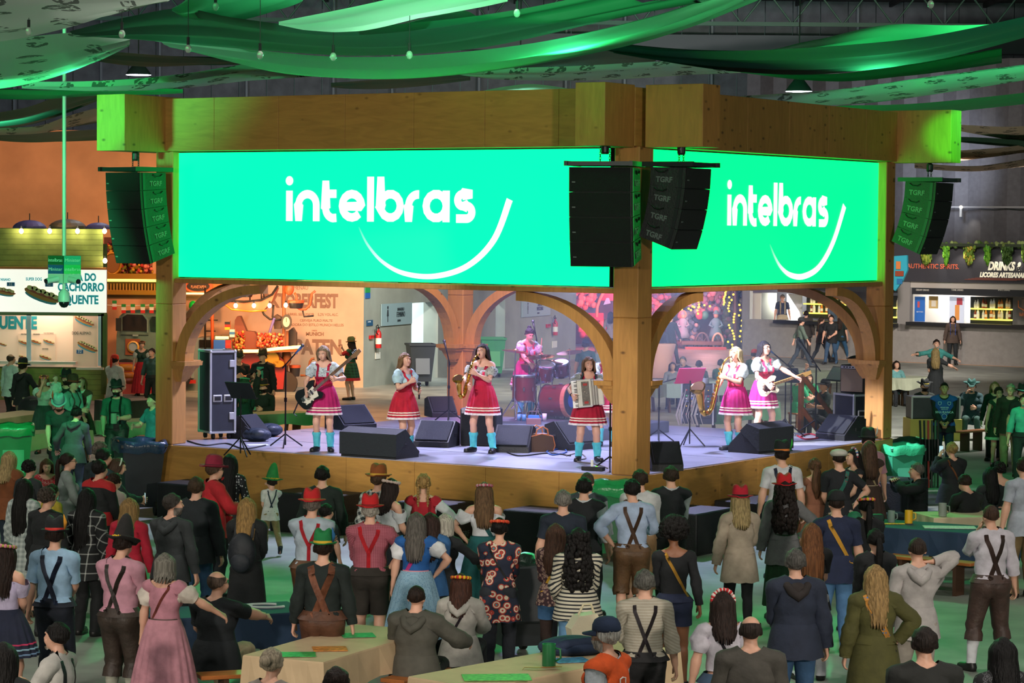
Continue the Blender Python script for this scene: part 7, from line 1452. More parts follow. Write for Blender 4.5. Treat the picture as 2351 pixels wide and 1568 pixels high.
def subw(lx, ly, w, label, right=False):
 p = S(lx, ly, 0); o = empty('subwoofer', p, ANG if not right else ANG+PI/2, label, 'subwoofer', 'subwoofers on the floor along the stage'); h = .62
 MB().box((0, 0, h/2), (w, .75, h), bev=.015).build('cabinet', BLK, o); MB().box((0, -.378, h/2), (w-.06, .014, h-.06), bev=.005).build('grille', GRL, o)
 for s in (-1, 1): MB().box((s*(w/2+.001), 0, h*.55), (.012, .2, .1), bev=.004).build('handle', mat('0a0a0a'), o)
 text('stencil', 'TGRF', .12, GREYT, o, Matrix.Translation((w/2+.003, .1, .14)) @ Matrix.Rotation(PI/2, 4, 'Z') @ Matrix.Rotation(PI/2, 4, 'X'))
def fl_(px, py, off): q = hit(px, py, 1, -off); return q.x
for px0, px1, lab in ((388, 430, 'black subwoofer half hidden behind the man in red at the left'), (600, 790, 'black subwoofer on the floor behind the boy with the green hat'), (900, 1036, 'black subwoofer behind the woman with blond braids'), (1155, 1272, 'black subwoofer right of the woman in the teal dirndl')):
 a, b = fl_(px0, 1150, .85), fl_(px1, 1150, .85); w = max(.9, (b-a)*.80); subw((a+b)/2, -.47, w, lab)
for px0, px1, lab in ((1590, 1695, 'black subwoofer right of the man in the black waistcoat'), (1760, 1800, 'black subwoofer behind the man in the white shirt'), (1955, 2010, 'black subwoofer at the right end below the green bin')):
 a, b = hit(px0, 1150, 0, .85).y, hit(px1, 1150, 0, .85).y; subw(.47, (a+b)/2, 1.15, lab, True)
q_ = SMI @ gnd(2052, 1186); subw(q_.x, q_.y, 1.1, 'black subwoofer in front of the green bin at the right', True)
def bin_(px, py, col, lid, bag, label, s=1.0, yaw=0., z=0., open_=True, plate=None):
 o = empty('wheelie_bin', gnd(px, py, z), yaw, label, 'bin', 'wheelie bins', s); m = mat(col, rough=.45, var=.1)
 b = MB(); V = []
 for zz_, w, d in ((.12, .22, .26), (.95, .30, .36), (.98, .33, .39), (1.02, .33, .39)): V += [(-w, -d, zz_), (w, -d, zz_), (w, d, zz_), (-w, d, zz_)]
 F = [(3, 2, 1, 0)];
 for k in range(3): F += [(k*4+i, k*4+(i+1) % 4, k*4+4+(i+1) % 4, k*4+4+i) for i in range(4)]
 b.add(V, F); b.build('tub', m, o)
 if lid: l = MB(); l.box((0, -.47, .72), (.6, .05, .62), rx=math.radians(-6), bev=.02); l.build('lid', m, o);
 if bag:
  g = MB(); A = []; n = 28
  for zz_, k in ((.90, 1.06), (1.0, 1.12), (1.07, 1.08), (1.05, .92), (.92, .86)):
   for i in range(n): a = 2*PI*i/n; c, s_ = math.cos(a), math.sin(a); q = max(abs(c), abs(s_)); wv = 1+.02*math.sin(9*a+zz_*30); A.append((.31*c/q*k*wv, .37*s_/q*k*wv, zz_+.015*math.sin(7*a+2)))
  g.add(A, [(r*n+i, r*n+(i+1) % n, (r+1)*n+(i+1) % n, (r+1)*n+i) for r in range(4) for i in range(n)]+[tuple(4*n+i for i in range(n))]); g.build('liner_bag', mat(bag, rough=.25, bump=.6, bscale=12), o, True)
 for sx in (-.2, .2): MB().cyl((sx-.03, .26, .1), (sx+.03, .26, .1), .1, 14).build('wheel', mat('181818'), o)
 if plate: MB().box((0, -.335, .55), (.34, .012, .5), rx=math.radians(-6)).build('label_plate', mat(plate, rough=.5), o)
 return o
bin_(318, 1180, '23282c', False, '24384c', 'black wheelie bin with dark blue liner beside the left post', 1.15, math.radians(200)); bin_(30, 1125, '1a6a44', False, '23804e', 'green wheelie bin with green liner at the left edge', 1.1, .2, plate='2a8a6a'); bin_(1400, 1285, '1f7a46', False, '2c9a58', 'green wheelie bin with green liner in front of the corner post', 1.05, .1, plate='1a6a3c'); bin_(1180, 1500, '22262a', True, '1c2a24', 'black wheelie bin with its lid hanging open among the crowd', 1.0, .35); bin_(2062, 1160, '2c8a66', False, '34b07c', 'green bin with bulging liner at the right corner of the stage', 1.0, .3, plate='3f9a78')
p_ = RW.M @ RW.at(965, 870, -1.2); b_ = bin_(965, 884, '23282c', False, None, 'black bin against the restroom wall', 1.25, .2, plate='5a6068'); b_.location = (p_.x, p_.y, 0); b_ = bin_(1135, 860, '1f7a46', False, None, 'green bin in front of the second restroom doorway', 1.25, .1, plate='2f8a4a'); p_ = RW.M @ RW.at(1130, 850, -1.5); b_.location = (p_.x, p_.y, 0)
def table(pa, pb, w, col, label, drop=.3, h=.76, cat='table', pat=None):
 A, B = gnd(*pa, h), gnd(*pb, h); L_ = (B-A).length; c = (A+B)/2; o = empty('beer_table', (c.x, c.y, 0), math.atan2(B.y-A.y, B.x-A.x), label, cat)
 MB().box((0, 0, h-.035), (L_-.02, w-.02, .05)).build('table_top', mat('8a6a44', rough=.6), o)
 for s in (-1, 1):
  for t in (-1, 1): MB().box((s*(L_/2-.3), t*w*.3, (h-.06)/2), (.06, .06, h-.06), ry=s*.12).build('leg', mat('5a3c22', rough=.6), o)
 V = []; F = []; n = 40; ring_ = []
 for i in range(n):
  t = i/n*4; k = int(t); f = t-k; cs = [(-1, -1), (1, -1), (1, 1), (-1, 1), (-1, -1)]; x = cs[k][0]+(cs[k+1][0]-cs[k][0])*f; y = cs[k][1]+(cs[k+1][1]-cs[k][1])*f; ring_.append((x*L_/2, y*w/2))
 for zz_, g in ((h, 1.0), (h-.015, 1.004), (h-drop, 1.02)):
  for i, (x, y) in enumerate(ring_): wv = .02*math.sin(i*1.7)*(zz_ < h-.1); V.append((x*g+wv, y*(1+(g-1)*3)+wv, zz_-(.03*math.sin(i*.9) if zz_ < h-.1 else 0)))
 F = [(r*n+i, r*n+(i+1) % n, (r+1)*n+(i+1) % n, (r+1)*n+i) for r in range(2) for i in range(n)]+[tuple(range(n))]
 MB().add(V, F).build('tablecloth', mat(col, rough=.75, var=.06, bump=.1, bscale=6, key='cloth_paper'), o); return o
def bench(pa, pb, label, h=.45):
 A, B = gnd(*pa, h), gnd(*pb, h); L_ = (B-A).length; c = (A+B)/2; o = empty('bench', (c.x, c.y, 0), math.atan2(B.y-A.y, B.x-A.x), label, 'bench', 'wooden benches')
 MB().box((0, 0, h-.02), (L_, .27, .04), bev=.006).build('seat_board', mat('a8622c', rough=.5, var=.2), o)
 for s in (-1, 1): MB().box((s*(L_/2-.25), 0, (h-.04)/2), (.05, .22, h-.04)).build('leg', mat('4a3020'), o)
 return o
KR = 'c9ae8a'; NAVY = '1d3550'
table((650, 1512), (900, 1440), .85, KR, 'kraft paper covered table with flyers in front of the seated couple', .32); table((1020, 1566), (1480, 1480), .85, KR, 'kraft paper table with the green mug at the bottom centre', .32); table((330, 1410), (686, 1392), .8, NAVY, 'navy cloth table with white emblem behind the seated man in black', .36); table((2000, 1199), (2330, 1222), .95, NAVY, 'navy cloth table with the yellow mug at the right', .36); table((2118, 1182), (2330, 1178), .8, 'c8b898', 'beige cloth table with the tall clear mug at the right', .3)
table((-40, 1002), (180, 985), .8, 'b9a27c', 'beige table nearest the green bin at the left edge', .3); table((-40, 960), (110, 940), .8, 'b9a27c', 'beige table behind the pram at the left', .3); table((240, 968), (352, 962), .8, 'a8b890', 'pale table behind the man with the black hat and mug', .3); table((560, 950), (698, 944), .8, '5a9a62', 'green table behind the stage at the left', .25); table((1500, 880), (1640, 872), .9, '8fa09a', 'grey cloth table in the haze behind the stage', .35); table((1660, 868), (1900, 850), .9, '9aa48c', 'pale table behind the guitarist', .3); table((2040, 868), (2118, 864), .9, 'd0d4b8', 'white cloth table beyond the right stage post', .3); table((240, 920), (350, 915), .8, '4a4e48', 'dark cloth table in front of the red lit stand', .6); table((1600, 930), (1760, 920), .8, '5a8a6a', 'green table right behind the equipment rack', .4)
bench((455, 1548), (640, 1538), 'wooden bench under the seated man in black'); bench((900, 1560), (1010, 1530), 'wooden bench under the seated couple'); bench((2040, 1272), (2240, 1292), 'wooden bench in front of the navy table at the right'); bench((600, 968), (700, 962), 'wooden bench behind the stage at the green table'); bench((250, 1010), (352, 1004), 'wooden bench near the left post'); bench((2200, 990), (2260, 985), 'wooden bench under the man with the big green hat')
def tt(px, py, z=.765): return gnd(px, py, z)
FLY = mat('3a8a4a', rough=.5, pat=None, var=.5, vscale=18)
for i, (px, py, rz_) in enumerate(((685, 1503, .1), (757, 1490, .15), (822, 1459, .2), (1140, 1556, .1), (1310, 1516, .3))): tag(MB().box((0, 0, .003), (.32 if i != 3 else .6, .26 if i != 3 else .34, .006), rz=rz_).build('flyer', mat(('3f9a4a', 'c8803a', '2f8a4e', '6aa04a', '4a8ab0')[i], rough=.5, var=.5, vscale=20), loc=tt(px, py)), ('green flyer nearest the left end of the kraft table', 'orange and green flyer in the middle of the kraft table', 'green flyer toward the far end of the kraft table', 'large green map sheet at the bottom centre', 'blue leaflet beside the green mug')[i], 'flyer', 'printed flyers on the tables')
def mug(px, py, col, label, s=1.0, z=.765, clear=False):
 o = empty('beer_mug', tt(px, py, z), random.uniform(-.6, .3), label, 'mug', 'beer mugs', s); m = mat(col, rough=.2 if clear else .35, trans=.5 if clear else 0)
 MB().lathe([(0, 0), (.05, 0), (.05, .16), (.045, .16), (.045, .02), (0, .02)], n=18).build('body', m, o, 'auto'); MB().tube([(.048, 0, .13), (.085, 0, .125), (.09, 0, .06), (.05, 0, .035)], .008, 6).build('handle', m, o, True); return o
mug(1260, 1528, '1f6a3c', 'green enamel mug on the kraft table', 1.25); mug(2164, 1185, 'b8c0b8', 'tall clear mug on the beige table at the right', 1.15, clear=True); mug(2086, 1201, 'd8a81c', 'yellow mug on the navy table at the right', 1.1); mug(2046, 1199, 'a8c0b8', 'clear cup beside the yellow mug', 1.0, clear=True)
rb = empty('lanyard_ribbon', tt(1240, 1540), 0, 'black red gold ribbon lying by the green mug', 'ribbon')
for k, c in enumerate(('151515', 'b01818', 'd8a818')): MB().strip([(x, y+k*.018, .02) for x, y in ((-.16, -.1), (-.14, .03), (0, .02), (.2, .09))], [(x, y+k*.018+.017, .02) for x, y in ((-.16, -.1), (-.14, .03), (0, .02), (.2, .09))]).build('ribbon_stripe', mat(c, rough=.6), rb)
jk = empty('folded_jacket', tt(1315, 1500), .2, 'dark blue jacket heaped on the kraft table', 'jacket'); MB().ball((0, 0, .07), (.34, .2, .10), 20, 10).build('heap', mat('1f2f4a', rough=.8, bump=.9, bscale=9), jk, True); MB().tube([(-.3, -.05, .04), (-.1, -.14, .1), (.2, -.1, .12), (.34, .0, .05)], [.04, .06, .06, .03], 10).build('sleeve', mat('1c2a44', rough=.8, bump=.8, bscale=9), jk, True)
wb = empty('white_bag', tt(1345, 1478), .3, 'cream handbag standing on the kraft table', 'handbag'); MB().prism([(-.15, 0), (.15, 0), (.18, .16), (.08, .3), (-.1, .28), (-.18, .16)], -.09, .09).build('body', mat('d8ceb4', rough=.6, bump=.4, bscale=14), wb); MB().tube([(-.08, 0, .28), (-.03, 0, .38), (.05, 0, .38), (.08, 0, .29)], .012, 6).build('strap', mat('c8bc9c'), wb)
nw = tag(MB().box((0, 0, .004), (.7, .3, .008), rz=-.05).build('newspaper', mat('b8d0c0', rough=.8, var=.2, vscale=40), loc=tt(2180, 1211)), 'open newspaper sheet on the navy table', 'paper'); st2 = tag(MB().box((0, 0, .005), (.5, .08, .01), rz=.1).build('sash_ribbon', mat('d8b02c', rough=.6, var=.5, vscale=30), loc=tt(2035, 1203)), 'yellow ribbon lying on the navy table', 'ribbon'); tag(MB().box((0, 0, .05), (.2, .14, .1), rz=.2, bev=.02).build('pouch', mat('12382c', rough=.5), loc=tt(2012, 1197)), 'dark green pouch at the left end of the navy table', 'pouch')
em = empty('cloth_emblem', tt(610, 1392), 0, 'white ring emblem printed on the navy table cloth', 'emblem'); MB().tube([(.2*math.cos(a*PI/12), .13*math.sin(a*PI/12), .005) for a in range(4, 24)], .016, 6).build('ring', mat('dfe4e0'), em); MB().box((-.22, 0, .006), (.16, .04, .008)).build('bar', mat('dfe4e0'), em)
pm = empty('pram', gnd(78, 1020), .4, 'black pram beside the left tables', 'pram'); MB().ball((0, 0, .75), (.34, .5, .3), 18, 10).build('hood', mat('14181a', rough=.7), pm, True); MB().box((0, .2, .55), (.5, .7, .3), bev=.08).build('cot', mat('181d20', rough=.7), pm); MB().tube([(-.25, -.7, 1.0), (0, -.75, 1.02), (.25, -.7, 1.0), (.25, .2, .45)], .016, 6).build('handle_bar', mat('303030'), pm)
for sx in (-.28, .28):
 for sy in (-.3, .4): MB().cyl((sx-.02, sy, .14), (sx+.02, sy, .14), .14, 14).build('wheel', mat('1a1a1a'), pm)
e1 = empty('road_case', gnd(2140, 1010), math.radians(5), 'dark case with silver edges standing behind the guard', 'road case'); MB().box((0, 0, .75), (1.1, .6, .5), bev=.01).build('body', CASE, e1); [MB().box((s*.55, -.3, .75), (.035, .035, .5)).build('edge_rail', SEDGE, e1) for s in (-1, 1)]; MB().box((0, -.3, 1.0), (1.1, .035, .035)).build('edge_rail', SEDGE, e1); MB().box((0, 0, .25), (1.2, .7, .5), bev=.01).build('plinth', mat('a89a4a', rough=.7), e1)
e2 = empty('equipment_heap', gnd(2085, 1110), 0, 'black covered heap of equipment at the right end of the stage', 'equipment cover'); MB().ball((0, 0, .4), (.55, .4, .5), 18, 10).build('cover', mat('12161a', rough=.8, bump=.8, bscale=7), e2, True); MB().tube([(.3, -.35, .1), (.42, -.4, .6), (.3, -.3, .85), (.1, -.2, .9)], .014, 6).build('white_cable', mat('d8d8d0'), e2)
for i in range(6): o = empty('folded_stand', gnd(2118+i*7, 1120), .2*i, 'folded lighting stand leaning in a bundle, %s from the left' % ('first', 'second', 'third', 'fourth', 'fifth', 'sixth')[i], 'stand', 'folded stands by the stage'); MB().cyl((0, 0, 0), (.03*(i-2), .05, 1.25), .02, 7).build('pole', mat(('15181a', '1f2426', 'a01c20', '15181a', '2a4a3a', '1a1a1a')[i], rough=.5), o); MB().cyl((0, 0, .5), (.01*(i-2), .02, .9), .032, 8).build('leg_bundle', BLM, o)
def prnt(a, b, c, d, s=26): return cloth(a, ('floral', b, s, c, d))
BLS = prnt('c2ccd0', '6a7a84', 'e6ecee', '34444e', 30)
def trims(ln): return [(ln+.105, ln+.085, 'e8d4c4'), (ln+.065, ln+.045, 'e8d4c4'), (ln+.012, ln-.022, 'e6dcdc')]
def band(x, y, h, face, label, hair, skirt, pose, base=STZ, top=('blouse', BLS), bod='b81440', **kw):
 ex = [('legwarm', '55c4d2'), ('sash', 'd8b8a0')]+list(kw.pop('extra', []))
 return person(x, y, h, face, label, 'f', kw.pop('skin_', 'l'), hair, top, ('corset', cloth(bod)), ('skirt', cloth(skirt), .645, .285, trims(.645)), None, pose=pose, base=base, extra=ex, straps=[('bodice_strap', cloth(bod), 'H', .04)], strap_on=0, **kw)
def hold(o, e, k): o.matrix_world = Matrix.Translation(e.location) @ Matrix.Rotation(e.rotation_euler[2], 4, 'Z') @ Matrix.Diagonal((k, k, k, 1)); return o
def axes(o, d, n):            # local frame: x along d, z along n
 d = Vector(d).normalized(); n = Vector(n); n = (n-d*n.dot(d)).normalized(); y = n.cross(d); M = Matrix((d, y, n)).transposed().to_4x4(); M.translation = Vector(o); return M
def guitar(e, k, o, d, n, body, cream, neck, label, cat, bass):
 g = hold(empty('electric_bass' if bass else 'electric_guitar', label=label, cat=cat), e, k); M = axes(o, d, n); f = 1.12 if bass else 1.0
 out = [(-.22, .0), (-.2, .11), (-.12, .155), (-.03, .125), (.03, .12), (.12, .15), (.19, .115), (.15, .07), (.12, .03), (.12, -.03), (.15, -.06), (.18, -.12), (.12, -.16), (.03, -.12), (-.03, -.125), (-.12, -.16), (-.2, -.12)]
 sm = spl(out+[out[0]], 60)[:-1]*f; b = MB(); N_ = len(sm); V = [M @ Vector((x, y, z)) for z in (-.022, .022) for x, y in sm]; b.add(V, [tuple(range(N_)), tuple(range(2*N_-1, N_-1, -1))]+[(i, (i+1) % N_, N_+(i+1) % N_, N_+i) for i in range(N_)]); b.build('body', mat(body, rough=.25, coat=.5), g)
 pg = [(-.16, -.02), (-.1, -.1), (.0, -.09), (.1, -.11), (.13, -.03), (.12, .06), (.02, .05), (-.08, .03)]; b = MB(); b.add([M @ Vector((x*f, y*f, .0245)) for x, y in pg], [tuple(range(len(pg)))]); b.build('pickguard', mat(cream, rough=.4), g)
 L_ = .86 if bass else .64; b = MB(); b.box((.1*f+L_/2, 0, .028), (L_, .05, .022), M=M, bev=.004); nk = b.build('neck', mat(neck, rough=.4), g); b = MB(); b.add([M @ Vector(p) for p in [(.1*f+L_, -.025, .02), (.1*f+L_+.05, -.05, .02), (.1*f+L_+.19, -.03, .02), (.1*f+L_+.19, .03, .02), (.1*f+L_, .028, .02), (.1*f+L_, -.025, .036), (.1*f+L_+.05, -.05, .036), (.1*f+L_+.19, -.03, .036), (.1*f+L_+.19, .03, .036), (.1*f+L_, .028, .036)]], [(0, 1, 2, 3, 4), (9, 8, 7, 6, 5), (0, 5, 6, 1), (1, 6, 7, 2), (2, 7, 8, 3), (3, 8, 9, 4), (4, 9, 5, 0)]); hd = b.build('headstock', mat(neck, rough=.4), nk)
 for i in range(4 if bass else 6): MB().box((.1*f+L_+.05+i*.026, .05, .028), (.01, .035, .01), M=M).build('tuner', CHR, hd)
 for i in range(10): MB().box((.16*f+L_*(i+.5)/11, 0, .0405), (.004, .048, .003), M=M).build('fret', CHR, nk)
 for i in range(4 if bass else 6): MB().tube([M @ Vector((-.12*f, -.017+i*.034/(3 if bass else 5), .042)), M @ Vector((.1*f+L_, -.017+i*.034/(3 if bass else 5), .044))], .0016, 4).build('string', CHR, g)
 for x in (-.03, .05): MB().box((x*f, 0, .03), (.03, .085, .02), M=M, bev=.004).build('pickup', mat('e4e0d0' if not bass else '141414'), g)
 MB().box((-.12*f, 0, .03), (.05, .07, .02), M=M).build('bridge', CHR, g)
 for x, y in ((-.12, -.09), (-.06, -.1), (-.0, -.105)): MB().lathe([(.014, 0), (.012, .02)], n=10, M=M @ Matrix.Translation((x*f, y*f, .024))).build('knob', mat('e0d8c0'), g)
 return g
e, G, k = band(741, 795, 1.70, 186, 'bass player in magenta dress with long blond hair, head bowed over her bass', ('long', '9a8468'), 'b0125e', {'rh': (.26, .26, 1.0), 'lh': (-.26, .34, 1.22), 'hpitch': -18, 'hyaw': -10, 'curl': 1.2})
guitar(e, k, (.20, .20, .95), (-.72, .14, .62), (.05, 1, .1), '141a1c', 'd8d2c0', '7a5a3a', 'black and white electric bass held by the blond player', 'bass guitar', True)
st_ = hold(empty('guitar_strap', label='dark strap hanging from the bass at the player hip', cat='strap'), e, k); MB().tube([(.36, .1, .95), (.42, .05, .8), (.5, .02, .62), (.44, .08, .58)], .016, 6, flat=.4).build('strap', leather('1a1a1c'), st_)
e, G, k = band(929, 811, 1.60, 128, 'singer with microphone in red skirt and pale blue blouse', ('long', '8a6844'), 'b5122c', {'lh': (-.10, .26, 1.10), 'rh': (.10, .22, 1.26), 'curl': 1.4, 'hyaw': -8}, top=('blouse', cloth('a9c6cc')), bod='b0122e', fat=.10)
q = hand_at(e, G, k, 'l', .08, .03); mc = empty('microphone', q, 0, 'black handheld microphone in the singer hand', 'microphone'); MB().tube([(0, 0, -.12), (0, 0, .06), (0, 0, .1)], [.014, .019, .022], 10).build('grip', mat('121214', rough=.4), mc, True); MB().ball((0, 0, .125), .03, 10, 8).build('mic_head', mat('2a2c30', rough=.4, metal=.6), mc, True)
BRS = mat('c89a3a', rough=.22, metal=.9, key='lacquered_brass')
def sax(e, k, label, s=1.0, x0=.02):
 g = hold(empty('saxophone', label=label, cat='saxophone'), e, k)
 m = Vector((0, .125, 1.585)); P = [m, m+Vector((.0, .07, .0)), m+Vector((x0, .13, -.05)), m+Vector((x0+.03, .15, -.12))]; MB().tube(P, [.008, .011, .014, .017], 10).build('neck', BRS, g, True); MB().tube([m+Vector((0, -.03, .004)), m+Vector((0, .03, 0))], [.008, .012], 8).build('mouthpiece', mat('101012', rough=.3), g)
 a = P[-1]; b = a+Vector((.10*s, .10*s, -.56*s)); MB().tube([a, a.lerp(b, .5), b, b+Vector((.02, .04, -.06))*s, b+Vector((.03, .11, -.07))*s, b+Vector((.03, .16, -.02))*s], [.017, .024*s, .032*s, .036*s, .038*s, .040*s], 14).build('body', BRS, g, True)
 c = b+Vector((.03, .16, -.02))*s; MB().tube([c, c+Vector((.0, .03, .1))*s, c+Vector((-.01, .06, .2))*s, c+Vector((-.02, .10, .27))*s, c+Vector((-.025, .125, .295))*s], [.040*s, .046*s, .058*s, .082*s, .105*s], 20).build('bell', BRS, g, True)
 cc = c+Vector((-.0255, .128, .2985))*s; dd = Vector((-.2, 1, .8)).normalized(); MB().lathe([(0, 0), (.085*s, .0)], n=20, M=Matrix.Translation(cc) @ Vector((0, 0, 1)).rotation_difference(dd).to_matrix().to_4x4(), cap=False).build('bell_mouth', mat('5a3a12', rough=.4, metal=.6), g)
 for i in range(9):
  t = .12+i*.095; p = a.lerp(b, t); MB().lathe([(.0, .0), (.019*s+.004*(i > 5), 0), (.019*s+.004*(i > 5), .012), (0, .012)], n=10, M=Matrix.Translation(p+Vector((-.01, .03*s+.008, .005))) @ Matrix.Rotation(-PI/2, 4, 'X')).build('key_cup', BRS, g)
 MB().tube([a.lerp(b, .05)+Vector((.03, .0, 0)), a.lerp(b, .95)+Vector((.04, .0, 0))], .006, 6).build('rod', CHR, g); return g
e, G, k = band(1108, 790, 1.74, 205, 'alto saxophonist with long dark hair and off-shoulder printed blouse', ('long', '2f1e16'), 'b01236', {'lh': (-.03, .30, 1.28), 'rh': (.10, .36, 1.10), 'rhp': (1, 0, -.6), 'curl': 1.1, 'hpitch': -4, 'rf': (.17, -.02, .085), 'lf': (-.2, .02, .085)}, top=('off', prnt('b8bcb4', '5a5e5a', 'd8dad4', '2a2e2c', 30)))
sax(e, k, 'golden alto saxophone played by the dark-haired woman', .88)
DPOS = KB+Vector((-.26, .70, 0))
e, G, k = band(1206, 762, 1.62, 150, 'drummer with a high hair bun playing behind the kit', ('bun', '3a2a30'), 'b0106a', {'lh': (-.22, .42, 1.06), 'rh': (.16, .44, 1.04), 'hpitch': -22, 'hyaw': -10, 'curl': 1.3, 'lean': 10}, base=RZ, at=(DPOS.x, DPOS.y))
e, G, k = band(1350, 820, 1.62, 176, 'accordionist with fair tied hair smiling down at her keys', ('mid', '8a6a50'), 'a8102e', {'rh': (.30, .36, 1.12), 'rhp': (1, -.2, -.8), 'lh': (-.30, .30, 1.16), 'hpitch': -10, 'htilt': 6, 'hyaw': 8, 'curl': .8, 'rf': (.16, 0, .085), 'lf': (-.16, 0, .085)}, fat=.16, extra=[('watch', '101010', 1)], top=('blouse', prnt('9aa09a', '4a504c', 'c8ccc6', '2a2e2c', 30)))
ac = hold(empty('accordion', label='pearl white piano accordion strapped to the woman by the front post', cat='accordion'), e, k)
PRL = mat('dcd8c8', rough=.25, coat=.4, key='pearl'); AM = Matrix.Translation((.02, .26, 1.16)) @ Matrix.Rotation(.10, 4, 'Y'); bx3 = lambda nm, c, d, m, par=None, bev=.008: MB().box(c, d, M=AM, bev=bev).build(nm, m, par or ac)
bx3('treble_case', (.08, 0, 0), (.26, .17, .46), PRL, None, .02); bx3('bass_case', (-.19, 0, 0), (.10, .18, .44), PRL, None, .02)
for i in range(5): bx3('bellows_fold', (-.138+i*.0215, 0, 0), (.018, .155 if i % 2 else .175, .42), mat('d8d4c8' if i % 2 else '9a948a', rough=.5))
kb = bx3('keyboard', (.235, .06, 0), (.10, .03, .46), mat('2a2826'))
for i in range(19): bx3('white_key', (.245, .082, -.215+i*.0239), (.085, .016, .0225), mat('f0eee6', rough=.3), kb, .002)
for i in range(18):
 if i % 7 not in (2, 6): bx3('black_key', (.222, .095, -.203+i*.0239), (.05, .018, .011), mat('101010', rough=.3), kb, .002)
gl = bx3('grille_plate', (.06, .088, 0), (.13, .008, .40), mat('8a8478', rough=.3, metal=.6, bump=1., bscale=60)); bx3('red_emblem', (.06, .094, .15), (.07, .006, .04), mat('a83028')); bx3('red_emblem', (.06, .094, -.15), (.07, .006, .04), mat('a83028'))
for i in range(8): bx3('register', (.155, .09, -.08+i*.023), (.018, .012, .016), PRL, ac, .003)
MB().tube([AM @ Vector((.12, -.09, .2)), (.11, .1, 1.46), (.1, -.02, 1.49), (.1, -.14, 1.4)], .02, 6, flat=.4).build('shoulder_strap', leather('24322c'), ac); MB().tube([AM @ Vector((-.15, -.09, .2)), (-.11, .1, 1.46), (-.1, -.02, 1.49), (-.1, -.14, 1.4)], .02, 6, flat=.4).build('shoulder_strap', leather('24322c'), ac)
band(0, 0, 1.64, 190, 'band member mostly hidden behind the accordionist and the front post', ('bun', '2a1e1a'), 'b01040', {'rh': 'chest', 'lh': 'chest'}, at=tuple(dk(1392, 1024).xy))
e, G, k = band(1690, 797, 1.69, 222, 'blond tenor saxophonist lit white by a spotlight', ('bob', 'd8c08a'), 'b0126a', {'lh': (-.02, .30, 1.24), 'rh': (.18, .34, .98), 'rhp': (1, 0, -.6), 'curl': 1.1}, top=('blouse', cloth('d4e0e4', ('floral', 'a8bcc4', 26, 'e8f0f2', '8aa0aa'))))
sax(e, k, 'large golden tenor saxophone played by the blond woman', 1.32, .03)
e, G, k = band(1754, 784, 1.72, 140, 'guitarist with dark bob and glasses singing into a microphone', ('bob', '1c1418'), 'b01468', {'rh': (.20, .30, 1.02), 'lh': (-.42, .40, 1.14), 'hyaw': 0, 'curl': 1.2, 'rf': (.2, .0, .085), 'lf': (-.2, .06, .085)}, extra=[('glasses', '1a1a1a')])
guitar(e, k, (.10, .22, 1.0), (-.93, .12, .22), (.1, 1, .16), 'e6dfc2', '5a1c1c', 'c89a5a', 'cream electric guitar held by the singing guitarist', 'guitar', False)
SITF = {'rf': (.15, .44, .085), 'lf': (-.15, .44, .085)}
def sit(**k): d = dict(drop=.47, rh='lap', lh='lap', **SITF); d.update(k); return d
def po(r='down', l='down', **k): d = dict(rh=r, lh=l); d.update(k); return d
DNM = '3f5f86'; HB = '2a1b14'; HD = '16110f'; HG = '7a756e'; HW = 'b8b2a6'; HL = 'a98855'
CRW = 'people watching from the floor'
def P(x, y, h, face, label, sex='m', hair=('short', HB), top=('tee', '22262a'), bot=('pants', '2a2c30'), **kw):
 kw.setdefault('group', CRW); seat = kw.pop('seat', True); r = person(x, y, h, face, label, sex, hair=hair, top=top, bot=bot, **kw)
 if seat and (kw.get('pose') or {}).get('drop', 0) > .4:
  e, G, k = r; sh = .37*k; o = empty('stool', e.matrix_basis @ Vector((0, -.03, 0)), e.rotation_euler[2], 'wooden stool under the '+' '.join(label.split()[:9]), 'stool', 'stools'); MB().box((0, 0, sh-.02), (.36, .32, .04), bev=.01).build('seat', mat('8a5a30', rough=.5), o)
  for sx in (-1, 1):
   for sy in (-1, 1): MB().box((sx*.14, sy*.12, (sh-.04)/2), (.04, .04, sh-.04)).build('leg', mat('5a3a20', rough=.6), o)
 return r
FLW = ['c82a2a', 'e0b82a', 'd86a8a']
P(24, 813, 1.76, 40, 'bald man in a pale mint pullover at the left edge by the kiosk', hair=('bald', '4a3a30'), top=('long', 'a9c4b8'), bot=('pants', '15181a'), lod=0)
P(52, 825, 1.74, 30, 'man in black hoodie and banded hat at the kiosk window', top=('long', '16181a'), extra=[('hood', '16181a')], bot=('pants', '8a7a66'), hat=('trilby', '14171a', 'c8b02a'), pose=po('drink'))
P(101, 862, 1.62, 172, 'woman with flower crown and long wavy hair touching her mouth', 'f', ('wavy', '7a5236'), ('blouse', 'a8c8b8'), ('skirt', '24443a', .5), hat=('flowers', FLW), pose=po('face'), at=None)
e, G, k = P(153, 851, 1.80, 185, 'man in black hat carrying a baby on his arm', top=('tee', '1c2c28'), hat=('tyrol', '14181a', '2a3a2a', '3a8a3a'), pose=po((.14, .24, 1.18), (-.05, .28, 1.1)), extra=[('beard', HB)], fat=.2)
person(0, 0, .78, 150, 'baby in pale suit held on the arm of the man in black hat', 'm', 'p', ('buzz', 'a8845a'), ('long', 'b8d8cc'), bot=('pants', 'a8ccc0'), shoes=None, pose=po('reach', 'lap', drop=.35, rf=(.16, .3, .25), lf=(-.16, .3, .25)), at=tuple(gnd(127, 866, 1.73)[:2]), base=1.12, name='baby', cat='baby', fat=.25, group=CRW)
